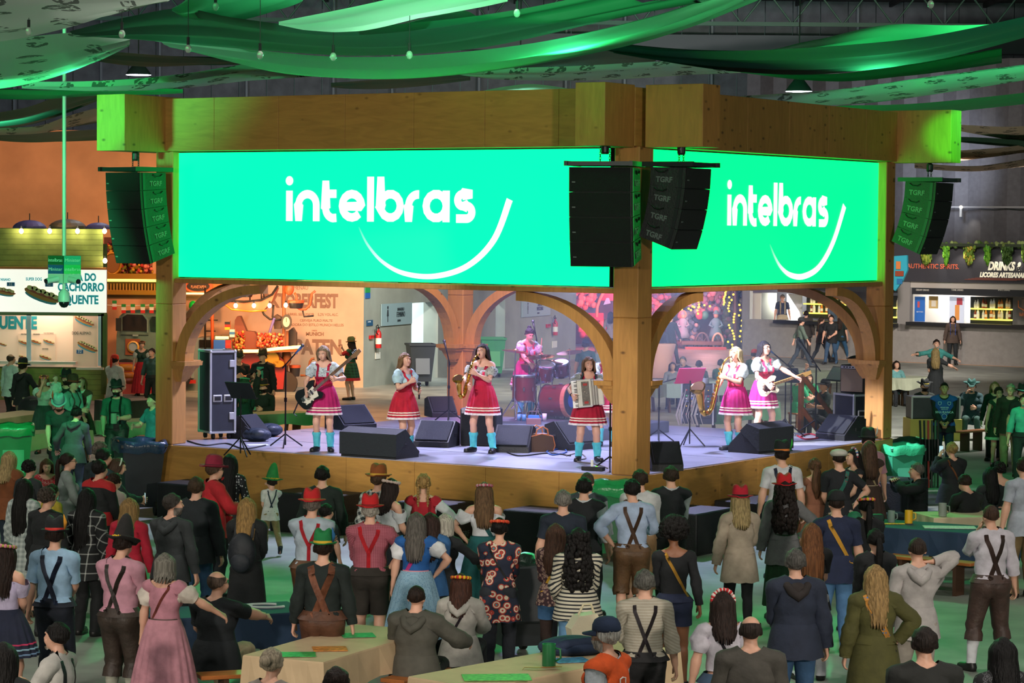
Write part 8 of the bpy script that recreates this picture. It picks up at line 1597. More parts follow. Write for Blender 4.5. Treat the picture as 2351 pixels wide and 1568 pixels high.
P(166, 863, 1.78, 120, 'young man in brown hat and checked teal shirt with braces', top=('shirt', cloth('4f9a92', ('check', '7ab8ae', 60))), bot=('leder', '2a2c22'), hat=('tyrol', '4a3020', '8a2a1c', '3a2a1c'), straps=[('braces', '2a2218', 'H')], pose=po('drink', 'front'))
P(190, 868, 1.70, 190, 'woman in brown waistcoat and white shirt looking up', 'f', ('long', '8a6a3c'), ('shirt', 'c2dccc'), ('skirt', '4a4434', .6), vest=('vest', '4a3e2c'), pose=po('front', 'front', hpitch=22))
P(263, 812, 1.70, 30, 'cook in white jacket and red headscarf beside the truck', top=('jacket', 'c4ccc0', .62), bot=('pants', '202226'), hat=('bandana', 'c8321e'), pose=po('front', 'front'))
e, G, k = P(268, 875, 1.80, 185, 'bearded man in black hat and green shirt holding a beer mug', top=('short', '1f5a4a'), bot=('leder', '182c26'), hat=('tyrol', '15191a', '3a3a36', '202020'), straps=[('braces', '15201c', 'H'), ('chest_bar', '15201c', 'B')], pose=po('pocket', (-.10, .28, 1.14), curl=1.2), extra=[('beard', HD)], socks=('b8c8b0', .36), fat=.15)
q = hand_at(e, G, k, 'l'); mg = mug(0, 0, 'a8c8b4', 'clear beer mug held by the bearded man in the black hat', 1.15, clear=True); mg.location = Vector(q)-Vector((0, .06, .09))
P(135, 908, 1.76, 175, 'man in grey-blue trilby looking down at the left table', top=('tee', '16302c'), hat=('tyrol', '6a8a90', '4a6a78', 'a83018'), pose=po('tab', 'tab', hpitch=-22, lean=14), extra=[('beard', '4a3524')])
P(176, 934, 1.72, 12, 'woman with hair bun in grey hoodie leaning over the table', 'f', ('bun', HD), ('long', '454c50'), ('jeans', '2c3a4a'), extra=[('hood', '454c50')], pose=po('tab', (-.42, .3, 1.0), lean=16), fat=.15)
P(326, 783, 1.52, 180, 'woman in white blouse and long red apron in front of the truck', 'f', ('lowbun', '5a3a28'), ('blouse', 'c9c4b4'), ('skirt', 'b81820', .1, .34), vest=('bodice', '1d3a2c'), hat=('flowers', ['7a4a3a', '9a6a4a']))
P(349, 800, 1.62, 200, 'man in green shirt cut off by the left stage post', top=('shirt', '2a4a44'), bot=('pants', '1a2422'))
P(352, 905, 1.72, 230, 'person in teal top holding a black mug right beside the left post', top=('tee', '2a6a78'), pose=po('drink'))
P(21, 1037, 1.66, 28, 'blond woman in rust brown jacket at the left edge', 'f', ('mid', 'b39a6a'), ('jacket', '7a4422'), ('jeans', '2a3444'))
P(66, 1058, 1.60, 30, 'woman with dark curly bob behind the blond one', 'f', ('curls', HD), ('tee', '22282a'))
P(108, 1055, 1.38, 165, 'girl in red and white patterned top looking down', 'f', ('mid', '6a4a34'), ('blouse', cloth('b83038', ('dots', 'e4d4d0', 40))), ('skirt', 'a02a34', .6), pose=po('front', 'front', hpitch=-20), name='person')
P(154, 1041, 1.68, 75, 'woman with tied dark hair and glasses in grey sweater', 'f', ('pony', HB), ('sweater', '7d8784'), ('jeans', '2f5a8a'), straps=[('bag_strap', '3a3a38', 'R', .02)], extra=[('glasses', '202020')], pose=po('front', 'front'))
P(229, 1017, 1.80, 35, 'grey-haired man behind the group at the left', hair=('curls', '6a6258'), top=('tee', '1c262a'))
P(236, 1031, 1.74, 50, 'black-haired young man in dark shirt at the left', hair=('short', HD), top=('shirt', '20303a'))
P(227, 1057, 1.76, 35, 'man in red and black zip jacket', hair=('short', HD), top=('jacket', cloth('15181a', ('stripe', 'b01c20', 2.1, .35))), bot=('jeans', '1f2a3a'), pose=po('front', 'front'))
e, G, k = P(275, 1053, 1.62, 75, 'woman with beaded hairband typing on a phone', 'f', ('long', '4a3626'), ('long', '22302e'), hat=('alice', 'b8c8b8'), pose=po((.08, .38, 1.14), (-.06, .36, 1.12), hpitch=-18))
def phone(e, G, k, side, label, lit=True):
 q = hand_at(e, G, k, side, .09, .02); o = empty('phone', q, e.rotation_euler[2], label, 'phone', 'phones in hands'); MB().box((0, 0, .03), (.075, .01, .15), bev=.004).build('casing', mat('101214', rough=.3), o); MB().box((0, -.0065, .03), (.066, .003, .135)).build('display', mat('000000', emit=.9, ecol=(.5, .75, .8)) if lit else mat('0a0c10', rough=.1), o); return o
phone(e, G, k, 'r', 'phone in the hand of the woman with the beaded hairband')
P(262, 1088, 1.50, 40, 'child with short green-lit curls before the phone woman', hair=('curls', '3a2a20'), top=('tee', 'b8a8a0'))
P(56, 1101, 1.66, 30, 'woman with very long straight black hair in light checked jacket', 'f', ('xlong', HD), ('jacket', cloth('8f9a98', ('check', 'c4ccc8', 16)), .6), ('skirt', cloth('8f9a98', ('check', 'c4ccc8', 16)), .5, .24))
P(107, 1121, 1.72, 35, 'man with greying curls in black shirt', hair=('curls', '4a4038'), top=('long', '15181a'), fat=.2)
P(119, 1113, 1.30, 40, 'child in yellow top between the two dark-haired adults', top=('tee', 'a8942a'))
P(200, 1123, 1.70, 28, 'woman with long black hair in plaid shawl', 'f', ('xlong', '0e0c0c'), ('jacket', cloth('15181a', ('check', 'b8bcb8', 9, .12)), .7), ('pants', '141618'), fat=.15)
P(297, 1145, 1.66, 20, 'blond woman in crimson top with pale blue bag strap', 'f', ('mid', '9a7a4a'), ('long', 'a8142e', .7), ('pants', '9a1430'), straps=[('bag_strap', cloth('6a9ab8'), 'L', .03)], fat=.12)
P(126, 1193, 1.76, 12, 'man in feathered black hat and light blue shirt with navy braces', top=('short', '93b4d0'), bot=('pants', '161c28'), hat=('tyrol', '15181a', 'c8302a', 'd8922a'), straps=[('braces', '141d33', 'X', .045)], pose=po('front', 'down', hyaw=12), fat=.1)
P(12, 1247, 1.66, 20, 'woman with flower crown in lilac blouse and navy trimmed skirt', 'f', ('long', HB), ('off', 'b9aeca'), ('skirt', '1a2036', .62, .36, [(.76, .745, 'b83058'), (.71, .695, '8ab0c0'), (.66, .645, '6a88a8')]), hat=('flowers', ['c87a8a', 'a8a83a']), pose=po('front', 'front'))
P(284, 1214, 1.74, 22, 'man in tall pointed black hat and pink shirt with brown breeches', top=('short', 'c08a9a'), bot=('lederlong', '3a2f28'), hat=('pointy', '1d1b1a', 'd8b02a'), straps=[('braces', '2a211c', 'X', .04)], pose=po('front', 'front', hpitch=-14), fat=.16, socks=('a8a898', .33))
P(379, 1272, 1.62, 20, 'grey-haired woman in pink dirndl touching the seated man', 'f', ('bob', '8a857a'), ('blouse', 'cfc4b8'), ('skirt', 'b8808c', .2, .36), vest=('bodice', 'b87c8a'), straps=[('bag_strap', '7a3a30', 'L', .025)], pose=po((.46, .34, 1.12), 'down', hyaw=25), extra=[('sash', '5a4a44')], fat=.14)
P(134, 1432, 1.76, 290, 'man in white shirt with dark braces sitting at the bottom left', hair=('short', HD), top=('shirt', 'b8b4ae'), bot=('pants', '24262c'), straps=[('braces', '22262e', 'H')], pose=sit())
P(8, 1478, 1.66, 10, 'woman with black hair cut off at the bottom left corner', 'f', ('long', HD), ('long', '1c1f20'))
P(394, 1135, 1.76, 20, 'man with grey beard and dark grey hoodie in profile', hair=('short', '3a332e'), top=('long', '2c3032'), bot=('pants', '1d2024'), extra=[('hood', '2c3032'), ('beard', '8a8078')], pose=po('down', 'front', hyaw=-50), fat=.12)
P(450, 1097, 1.80, 10, 'man with longish brown hair in black jacket and jeans', hair=('short', '4a3828'), top=('jacket', '1b2226'), bot=('jeans', '3a5a80'))
P(490, 1051, 1.76, 60, 'man in dark red hat, sunglasses and bright red jacket', hair=('short', '5a4434'), top=('jacket', 'b01c26'), bot=('pants', '20242a'), hat=('trilby', '8a1c38', '5a1024'), pose=po('drink', 'front'), extra=[('glasses', '101010')])
P(527, 1044, 1.70, 12, 'woman with long black hair in sheer black dotted top', 'f', ('xlong', '0f0d0e'), ('long', cloth('171b20', ('dots', 'c8ccd0', 26))), ('pants', '171a1e'))
e, G, k = P(567, 1144, 1.68, 8, 'blond woman in long black coat with backpack', 'f', ('long', 'a8844e'), ('jacket', '14181a', .52), ('pants', '181b1e'), pose=po('front', 'front'))
bp_ = hold(empty('backpack', label='black backpack worn by the blond woman in the long coat', cat='backpack'), e, k); MB().ball((0, -.235, 1.13), (.17, .11, .24), 18, 12).build('bag', mat('1b1f26', rough=.6, bump=.5, bscale=14), bp_, True); MB().ball((0, -.31, 1.03), (.12, .06, .12), 14, 8).build('pocket', mat('20252e', rough=.6, bump=.4, bscale=14), bp_, True)
for s in (-1, 1): MB().tube([(s*.1, -.17, 1.3), (s*.1, -.1, 1.46), (s*.1, .02, 1.49), (s*.11, .12, 1.36), (s*.14, .12, 1.15)], .02, 6, flat=.4).build('strap', mat('15181c'), bp_)
P(0, 0, 1.10, -15, 'boy in tall green felt hat, white shirt and khaki trousers stepping back', hair=('short', HB), top=('tee', 'c9ccc8'), bot=('pants', '8a7c54'), hat=('pointy', '1f7a3a', 'd8a82a', 'x', -6, 1.42), straps=[('braces', '2a3a4a', 'X', .03)], pose=po('phone', 'front', rf=(.16, -.42, .22), rfr=(-40, 0), lf=(-.1, .1, .085), side=4), shoes='1a2430', at=tuple(gnd(620, 1272)[:2]))
P(740, 1071, 1.74, 0, 'man in dark green sweater standing by the subwoofer', hair=('short', HD), top=('long', '16241f'), bot=('pants', '1b1e22'), fat=.08)
P(716, 1128, 1.74, 8, 'man in red hat, light blue shirt and red braces', hair=('short', '7a7068'), top=('shirt', 'a4b2be'), bot=('leder', '5a3a22'), hat=('trilby', 'b81c20', 'a05020'), straps=[('braces', cloth('a81824'), 'Y', .034)], pose=po('cross', 'cross'), fat=.28)
P(748, 1158, 1.35, 40, 'dark-haired child in front of the man with red braces', hair=('short', HD), top=('tee', '1a2a2c'))
P(742, 1223, 1.72, 4, 'man in green felt hat and black shirt with crossed leather braces', hair=('short', HB), top=('tuck', '16201e'), bot=('lederlong', '5a3a2a'), hat=('tyrol', '12703a', 'c8a02a', '1f5a8a'), straps=[('braces', '7a4a34', 'X', .06)], pose=po('down', 'down'), fat=.26)
P(497, 1312, 1.80, 18, 'balding man in black shirt sitting on the bench with khaki trousers', hair=('bald', '5a4a40'), top=('tee', '171c20'), bot=('pants', 'c2b090'), pose=sit(rh=(.3, .5, .8), hyaw=-30), extra=[('watch', '101010', 1), ('glasses', '202020')], fat=.34, seat=False)
P(623, 1490, 1.62, 20, 'fair-haired woman cut off at the bottom with twisted-up hair', 'f', ('lowbun', 'a89a84'), ('long', '8a8078'))
P(772, 1535, 1.70, 10, 'dark-haired head at the bottom edge below the kraft table', hair=('short', HB), top=('tee', '22262a'))
P(868, 1072, 1.76, 30, 'man in brown felt hat and plaid shirt near the stage', hair=('short', '5a4434'), top=('shirt', cloth('2a3436', ('check', 'c8ccc8', 14))), hat=('trilby', '8a4a1e', 'c8a03a'), bot=('pants', '2a2620'))
P(897, 1100, 1.68, 55, 'dark-haired woman in white off-shoulder blouse in profile', 'f', ('mid', '2a1c18'), ('off', 'c9ccd2'), ('skirt', '20242c', .5), hat=('flowers', ['c8b0a8']), pose=po('front', 'down'))
P(972, 1090, 1.70, 0, 'woman with blond braids and red dirndl over white sleeves', 'f', ('braids', 'b8925a'), ('sleeve', 'd0d4da'), ('skirt', '1b1d22', .5), vest=('bodice', 'a8182a'), pose=po('hip', 'front'), straps=[('bodice_strap', cloth('a8182a'), 'H', .04)])
P(850, 1141, 1.74, 2, 'man in red hat and red checked shirt with red braces', hair=('short', HW), top=('shirt', cloth('8a3a4a', ('check', 'b86a78', 60))), bot=('shorts', '2a2520'), hat=('trilby', 'b8161c', '7a0f14'), straps=[('braces', cloth('b81420'), 'Y', .036)], pose=po('hip', 'front'), fat=.3, socks=('c8c8c0', .16))
P(956, 1178, 1.64, 8, 'grey-haired woman in blue dirndl with pink sash and strap', 'f', ('long', '6a645e'), ('blouse', 'd8d8dc'), ('skirt', cloth('8fb4cc', ('dots', '4a7aa0', 60)), .32, .34), vest=('bodice', '1f5aa0'), straps=[('bag_strap', cloth('b0307a'), 'L', .04)], extra=[('sash', 'd88a98')], pose=po('hip', 'down'), fat=.16, hat=None)
P(988, 1179, 1.62, 12, 'brown-haired woman in denim jacket', 'f', ('long', '3a2620'), ('jacket', '2f5f92'), ('pants', '1d2126'), pose=po('front', 'front'))
e, G, k = P(1021, 1181, 1.60, 20, 'white-haired woman in black raising her fist', 'f', ('bob', 'c2bcae'), ('long', '15181b'), ('pants', '181b1e'), pose=po((.36, .30, 1.18), 'front', curl=1.9))
P(1112, 1109, 1.68, -2, 'woman with long light brown hair in white blouse and teal dirndl', 'f', ('long', '7a5c40'), ('off', 'cfd0d6'), ('skirt', '17585a', .25, .33), hat=('flowers', ['b8506a', 'c8a0a8']), straps=[('dirndl_strap', cloth('17585a'), 'R', .05)], pose=po('front', 'hip'), extra=[('sash', '124a4e')], fat=.1)
P(1147, 1191, 1.66, 6, 'woman with orange flower crown in colourful floral shirt', 'f', ('lowbun', HD), ('long', prnt('1c2438', 'a8382e', 'd8c8b0', '2f8a96', 11), .62), ('pants', '20242c'), hat=('flowers', ['c8381c', 'd8542a']), straps=[('bag_strap', '1a1a1c', 'R', .02)], pose=po('front', 'front'), fat=.2)
P(956, 1345, 1.76, 14, 'man in olive grey jacket sitting at the kraft table', hair=('buzz', HB), top=('jacket', '4c4a42'), bot=('pants', '16181a'), pose=sit(rh=(.40, .35, .72)), extra=[('hood', '4c4a42')], fat=.22, seat=False)
P(1058, 1319, 1.66, 10, 'woman with yellow and red flower crown in light grey hooded coat, sitting', 'f', ('mid', '4a2a1e'), ('jacket', 'a9a49e'), ('pants', '1c1e22'), hat=('flowers', ['d8a81c', 'b82a20']), extra=[('hood', 'a9a49e')], straps=[('bag_strap', '2a1f2a', 'L', .025)], pose=sit(), fat=.12, seat=False)
P(1293, 1127, 1.76, 2, 'grey-haired man in navy shirt before the stage corner', hair=('short', '8a857e'), top=('tee', '1c2534'), fat=.2)
P(1341, 1098, 1.78, 4, 'man in black waistcoat and rolled white sleeves by the green bin', hair=('short', HD), top=('shirt', 'bfc3c8'), vest=('vest', '15181c'), bot=('pants', '1b1d22'), pose=po('down', 'front'))
P(1348, 1085, 1.78, 20, 'short-haired man in grey waistcoat behind the one in black', hair=('buzz', '5a4a3c'), top=('shirt', 'b0b6bc'), vest=('vest', '3a4148'), bot=('pants', '2a2d32'))
P(1276, 1204, 1.64, 10, 'brown-haired woman in dark floral blouse and denim shorts', 'f', ('long', '4a3022'), ('long', prnt('3a2228', '7a5a5a', 'a89078', '5a3a3e', 26), .86), ('mini', '3a628c'), straps=[('ribbon_sash', cloth('c8982a'), 'L', .035)], pose=po('front', 'front'), socks=('3a2a26', .72, .004))
P(1328, 1214, 1.68, 0, 'woman with long black curls in striped sweater and jeans', 'f', ('longcurl', '15100f'), ('sweater', cloth('c9c2ae', ('stripe', '22252a', 26, .42))), ('jeans', '5f8ab0'), pose=po('front', (-.2, .2, .95)), fat=.24)
P(1452, 1102, 1.80, -4, 'man in light blue shirt and brown leather breeches with crossed braces', hair=('short', HD), top=('shirt', '9fb0cc'), bot=('leder', '5a4028'), straps=[('braces', '4a3222', 'X', .04)], pose=po('drink', 'hip', hyaw=14), fat=.1)
P(1470, 1080, 1.80, 10, 'man in white shirt behind the one with leather breeches', hair=('short', '3a2a22'), top=('shirt', 'c3c3c6'), bot=('lederlong', '8a6a48'), pose=po('front', 'front', hyaw=20))
P(1541, 1072, 1.80, -6, 'man in dark waistcoat with rolled white sleeves right of the post', hair=('short', '3a2c22'), top=('shirt', 'c0c4ca'), vest=('vest', '1c1f24'), bot=('pants', '17191d'), pose=po('front', 'front'))
P(1480, 1310, 1.72, -2, 'grey-haired man in beige shirt with dark braces', hair=('short', '6a6862'), top=('shirt', cloth('a89f8e', ('stripe', 'b8b0a0', 40))), bot=('pants', '1d1c1e'), straps=[('braces', '241c20', 'X', .03)], pose=po('down', 'front'), fat=.15)
e, G, k = P(1395, 1414, 1.74, -60, 'steward with navy cap, white beard and orange safety vest', hair=('short', 'b8b4ac'), top=('tee', 'c4c8d0'), vest=('vest', 'd8541c'), bot=('pants', '24262c'), hat=('cap', '1c2a44', '1c2a44'), extra=[('beard', 'c0bcb4')], fat=.22)
crest = hold(empty('vest_print', label='white crest and stripes printed on the back of the orange vest', cat='print'), e, k); MB().tube([(x*.9-.05, -.165, 1.28+z) for x, z in ((-.05, .05), (0, .06), (.05, .05), (.045, 0), (0, -.05), (-.045, 0))], .006, 5, True).build('crest', mat('e8e0d8'), crest); MB().box((.0, -.178, 1.14), (.22, .006, .012), ry=-.2).build('line', mat('e8e0d8'), crest)
P(1548, 1203, 1.72, -6, 'woman with black afro in low-back black top and navy shorts', 'f', ('afro', '15100e'), ('backless', '15171b'), ('mini', '1c2440'), skin_='d', straps=[('ribbon_sash', cloth('b8862a'), 'R', .03)], pose=po('down', 'front'), fat=.1)
P(1700, 1120, 1.70, -6, 'woman in red fedora and beige overshirt with black leggings', 'f', ('mid', 'b09a6a'), ('jacket', '9c8f7e', .68), ('tights', '14171b'), hat=('trilby', 'a8142a', '1a1416'), pose=po('front', 'down'), shoes='8a8a88')
P(1801, 1093, 1.72, -4, 'woman in red hat with long dark curls, grey blazer and green skirt', 'f', ('longcurl', '2a1f1c'), ('jacket', '6a6a6c', .72), ('skirt', '153a20', .2, .25), hat=('tilt', 'b81420', 'a01018'), pose=po('hip', 'down'))
P(1796, 1017, 1.82, -2, 'tall man in black hat with green feather, white shirt and navy braces', hair=('short', HB), top=('tee', 'c0c0c6'), bot=('shorts', '1c2026'), hat=('tyrol', '14171a', 'c8702a', '2aa83a'), straps=[('braces', '1a2238', 'X', .04)], pose=po('down', 'down', hyaw=18), shoes='1a1c20', fat=.1)
P(1871, 1053, 1.64, -6, 'woman with long curly ponytail in white blouse and tan dirndl', 'f', ('ponycurl', '6a4a34'), ('sleeve', 'c2c2c4'), ('skirt', '8a5a44', .5), vest=('bodice', '8a5a44'), pose=po('front', 'front'))
P(1927, 1027, 1.78, -10, 'man in white flat cap and black shirt with flowered strap', hair=('buzz', HB), top=('tee', '16191f'), bot=('pants', 'a09684'), hat=('flat', 'b8b4ac'), straps=[('ribbon_sash', cloth('3a8a7a', ('dots', 'c84a5a', 40)), 'L', .05)], pose=po('hip', 'front'))
P(1961, 1032, 1.68, -110, 'young woman with floral hairband and black dress looking left', 'f', ('xlong', '1a1110'), ('tank', '17181d'), ('skirt', '16181c', .5), hat=('tiara', ['b8343a', 'd8d0cc', '3a6aa0']), pose=po('down', 'front'))
P(1994, 988, 1.78, -20, 'man in black feathered hat and pink shirt at the right end of the stage', hair=('short', HB), top=('short', 'b0808e'), bot=('leder', '3a2a20'), hat=('tyrol', '14181a', '2a2a2a', 'c8d0c8'))
P(1996, 1014, 1.68, -8, 'woman with straight brown hair and brown dirndl with cream strap', 'f', ('long', '5a3f30'), ('tank', '8a6a58'), ('skirt', '3a2822', .45), vest=('bodice', '3c2a26'), hat=('alice', 'c06a72'), straps=[('bag_strap', cloth('b8a078'), 'R', .03)], extra=[('sash', 'b8a88a')], pose=po('front', 'front'))
e, G, k = P(1921, 1124, 1.80, -6, 'man in black cap and navy polo with yellow ribbon strap', hair=('buzz', HB), top=('polo', '1a2340'), bot=('jeans', '4f78a4'), hat=('cap', '15171a', '15171a', 'x', -4), straps=[('ribbon_sash', cloth('c8922a'), 'R', .04)], pose=po('down', 'front'), fat=.16)
mg = hold(empty('metal_cup', label='metal cup hanging from the yellow ribbon of the man in navy polo', cat='cup'), e, k); MB().lathe([(0, 0), (.05, 0), (.06, .1), (.055, .1), (.045, .01), (0, .01)], (.22, -.12, .86), 16).build('cup', mat('a8acae', rough=.3, metal=.7), mg, True); MB().tube([(.28, -.12, .94), (.31, -.12, .93), (.31, -.12, .88), (.27, -.12, .87)], .006, 6).build('handle', CHR, mg)
P(1962, 1175, 1.36, -150, 'child in green cap peering over at the camera', hair=('short', HB), top=('tee', '20342e'), hat=('cap', '1d6a4a', '1d6a4a'))
P(1989, 1141, 1.68, -8, 'woman with black ponytail and yellow-red flower crown in black', 'f', ('pony', '0f0c0d'), ('tee', '15171b'), ('pants', '17191d'), hat=('flowers', ['c83a2a', 'd8b02a', 'c87a8a']), pose=po('front', 'down'))
P(1865, 1203, 1.66, -4, 'woman with long ginger hair in black top', 'f', ('xlong', '7d4f2e'), ('tee', '16171a'), ('pants', 'b8b8be'), pose=po('front', 'front'))
P(1827, 1263, 1.80, -4, 'grey-haired man in navy hooded jacket and jeans', hair=('short', '5f5c58'), top=('jacket', '232a3c'), bot=('jeans', '36567a'), extra=[('hood', '2a2322')], pose=po('down', 'front'), fat=.15)
P(2011, 1216, 1.66, -10, 'woman with low black ponytail in dark knit', 'f', ('pony', '100d0d'), ('sweater', '1d1f22'), ('pants', '1a1c1f'), pose=po('front', 'front'))
P(2011, 1299, 1.68, -6, 'woman with long blond waves in olive jacket', 'f', ('wavy', 'b08e5c'), ('jacket', '4c4a22', .62), ('pants', '15161a'), straps=[('ribbon_sash', cloth('c88a3a', ('dots', '4a7ab0', 30)), 'R', .06)], pose=po('hip', 'down'), fat=.2)
P(2107, 1235, 1.78, -6, 'man in pale grey hoodie holding his neck', hair=('buzz', '3a2c24'), top=('long', 'a8a2a0'), bot=('pants', '9a9188'), extra=[('hood', 'a8a2a0'), ('watch', '101010', 1)], pose=po((.16, .02, 1.52), 'pocket', rhp=(1, .1, .3)), fat=.06)
P(2276, 1160, 1.80, -14, 'man in white shirt with crossed brown braces and long leather breeches', hair=('buzz', '4a3426'), top=('shirt', 'c4bec8'), bot=('lederlong', '42302a'), straps=[('braces', '3a2822', 'X', .045)], pose=po('down', 'chin', lf=(-.2, .0, .085), rf=(.2, .04, .085)), socks=('cfcfd4', .36), fat=.1)
P(2107, 1064, 1.76, -95, 'grey-haired man in black jacket sitting with clasped hands', hair=('short', '6a655e'), top=('jacket', '14181a'), bot=('pants', '1a1d20'), pose=sit(rh=(.03, .34, 1.02), lh=(-.03, .34, 1.02)))
e, G, k = P(2186, 1016, 1.70, -18, 'blond woman with hair bun filming with a phone, black sweater', 'f', ('lowbun', 'a88a54'), ('sweater', '14171a'), ('pants', '1f2124'), straps=[('bag_strap', '7a4a2c', 'R', .025)], pose=po('front', 'phone'), fat=.18, base=-.2)
phone(e, G, k, 'l', 'lit phone held up by the blond woman filming')
P(2212, 1091, 1.76, -25, 'man in black shirt with sunglasses on his head, sitting at the beige table', hair=('short', HB), top=('tee', '14171a'), pose=sit(hpitch=-25), fat=.16)
P(2274, 1074, 1.66, -20, 'woman with long black hair sitting at the right tables', 'f', ('long', '0f0d0e'), ('long', '1b2022'), pose=sit()); P(2296, 1062, 1.66, -10, 'woman with short curls and bare shoulders at the right tables', 'f', ('curls', '1a1414'), ('off', '24282a'), pose=sit())
P(2352, 1052, 1.82, -20, 'man in light grey shirt cut off by the right edge', hair=('short', HB), top=('tee', '9aa0ac'), bot=('pants', '7a6444'), fat=.14)
e, G, k = P(2168, 878, 1.78, 186, 'security guard in blue vest with hands folded in front', hair=('buzz', HD), top=('long', '14171c'), vest=('vest', '24469a'), bot=('pants', '16203a'), pose=po('front', 'front'), skin_='m', fat=.12)
vp = hold(empty('vest_print', label='white lettering and crests printed on the blue guard vest', cat='print'), e, k); VI = mat('c8d4e8')
for t, z, s in (('SEGURANCA', 1.18, .06), ('MINISTER', 1.27, .04), ('SERVICOS', 1.235, .03)): text('print_lettering', t, s, VI, vp, Matrix.Translation((0, .178, z)) @ Matrix.Rotation(PI, 4, 'Z') @ Matrix.Rotation(PI/2, 4, 'X'), ext=.002)
for s in (-.09, .09): MB().tube([(s+x, .172, 1.35+z) for x, z in ((-.03, .03), (.03, .03), (.028, -.01), (0, -.035), (-.028, -.01))], .005, 5, True).build('crest', VI, vp)
MB().tube([(.05*math.cos(a*PI/8), .182, 1.10+.05*math.sin(a*PI/8)) for a in range(16)], .004, 5, True).build('ring', VI, vp)
P(2123, 871, 1.76, 175, 'man in black feathered hat sitting behind the dark case', top=('long', '14201c'), hat=('cowboy', '14181a', 'b8a03a'), pose=sit(), extra=[('beard', HD)])
P(2231, 871, 1.80, 190, 'man in wide green hat sitting with crossed legs and hand on cheek', top=('jacket', '1a3a40'), bot=('pants', '2a4a44'), hat=('cowboy', '24504c', '1a3a38'), pose=sit(rh=(.12, .22, 1.02), rhp=(.5, .2, -1)))
P(2284, 877, 1.64, 190, 'fair-haired woman behind the couple at the right', 'f', ('long', '8a7a4a'), ('long', '1a2422'))
P(2293, 890, 1.60, 175, 'smiling woman with glasses in dark green dress with lace hem', 'f', ('curls', '3a2c22'), ('tank', '1a3a2a'), ('skirt', '17301f', .62, .28, [(.67, .61, '8ab89a')]), extra=[('glasses', '101010')])
P(2321, 882, 1.76, 195, 'white-haired man in dark shirt and beige trousers', hair=('short', 'b0aa98'), top=('long', '2c2a22'), bot=('pants', '8f8262'), fat=.3, belly=.05)
P(2352, 905, 1.72, 200, 'person in turquoise shirt at the right edge', top=('shirt', '4aa89a'), bot=('pants', '1f2a2a')); P(2348, 884, 1.74, 180, 'person in round dark hat at the right edge', top=('tee', '161a1a'), hat=('tilt', '14181a', '6a98a0'))
P(2150, 780, 1.76, 178, 'man in turquoise shirt dancing with raised arms', top=('shirt', '3f8a84'), bot=('pants', '1a2222'), pose=po('out', 'mate'), lod=0)
P(2148, 800, 1.68, 5, 'blond woman in black dress dancing with the man', 'f', ('long', '8a7448'), ('tee', '14181a'), ('skirt', '14181a', .35, .34), pose=po('mate', 'front'))
P(0, 0, 1.74, 185, 'woman in brown jacket with blue lanyard at the bar', 'f', ('long', '3a2c22'), ('jacket', '4a3c34'), ('pants', '1a1f22'), lod=1, straps=[('lanyard', cloth('2a4a9a'), 'H', .02)], at=tuple((BD.M @ BD.at(2186, 836, -.7)).xy)); P(2058, 829, 1.64, 170, 'woman seated at the white cloth table beyond the post', 'f', ('mid', '2a201c'), ('tee', '6aa0a0'), pose=sit(), lod=1)
WG = 'people walking past the bar'
wk = dict(rf=(.12, .34, .085), lf=(-.12, -.34, .12), lfr=(-30, 0), drop=.05)
P(1839, 728, 1.74, 82, 'walking man in grey-green shirt with satchel', top=('shirt', '5a6a5e'), bot=('pants', '2a3440'), hat=('cap', '2a2e30', '2a2e30'), pose=po('swing', 'swingb', **wk), lod=1, group=WG, straps=[('bag_strap', '4a3c28', 'R', .04)]); P(1851, 714, 1.76, 20, 'man in brown jacket behind the walking man', top=('jacket', '3a322a'), bot=('pants', '3a342c'), lod=1, group=WG)
P(1886, 728, 1.68, 60, 'woman in black shirt and dark trousers, first of three walking', 'f', ('pony', '3a2c1c'), ('tee', '191c1e'), ('pants', '20262e'), lod=1, group=WG, pose=po('front', 'down', **wk)); P(1909, 724, 1.78, 200, 'man in black shirt and jeans, middle of three walking', top=('tee', '16191c'), bot=('jeans', '35506e'), lod=1, group=WG, pose=po('down', 'front', **wk)); P(1931, 724, 1.68, 40, 'woman with long hair and blue jeans, last of three walking', 'f', ('long', '3a2a22'), ('tee', '1b2a28'), ('jeans', '2f5c80'), lod=1, group=WG, pose=po('down', 'down', **wk))
P(0, 0, 1.76, 180, 'grey-haired bartender in navy shirt and beige apron', hair=('short', 'a8a49c'), top=('tee', '2c3650'), extra=[('apron', 'c0b090', .55)], straps=[('apron_strap', cloth('c0b090'), 'H', .05)], lod=0, at=tuple((BD.M @ BD.at(1796, 740, .75)).xy), base=.55); P(0, 0, 1.70, 175, 'bartender bending behind the lit shelf', top=('tee', '4a5a6a'), hair=('short', '7a5a34'), lod=1, pose=po('tab', 'tab', lean=18), base=.45, at=tuple((BD.M @ BD.at(1912, 740, .6)).xy))
P(1732, 801, 1.76, 20, 'man in red cap sitting behind the guitarist', top=('tee', '2a4a3a'), hat=('cap', 'a82420', '7a1814'), pose=sit(), lod=1); P(1655, 825, 1.72, 30, 'dark-haired person in green seen past the saxophonist', top=('tee', '2a6a52'), pose=sit(), lod=1)
P(1834, 860, 1.74, 60, 'man in green shirt sitting behind the right of the stage', hair=('short', HD), top=('tee', '2a9a68'), pose=sit()); P(1858, 858, 1.66, 190, 'woman with braids in green shirt drinking behind the stage rail', 'f', ('pigtails', '3a2a1c'), ('tee', '1f7a4a'), pose=sit(rh='face')); P(1897, 869, 1.80, 250, 'man in dark cap and lanyard looking up behind the stage rail', top=('tee', '15241f'), hat=('cap', '17191a', '17191a'), pose=sit(hpitch=10), skin_='m')
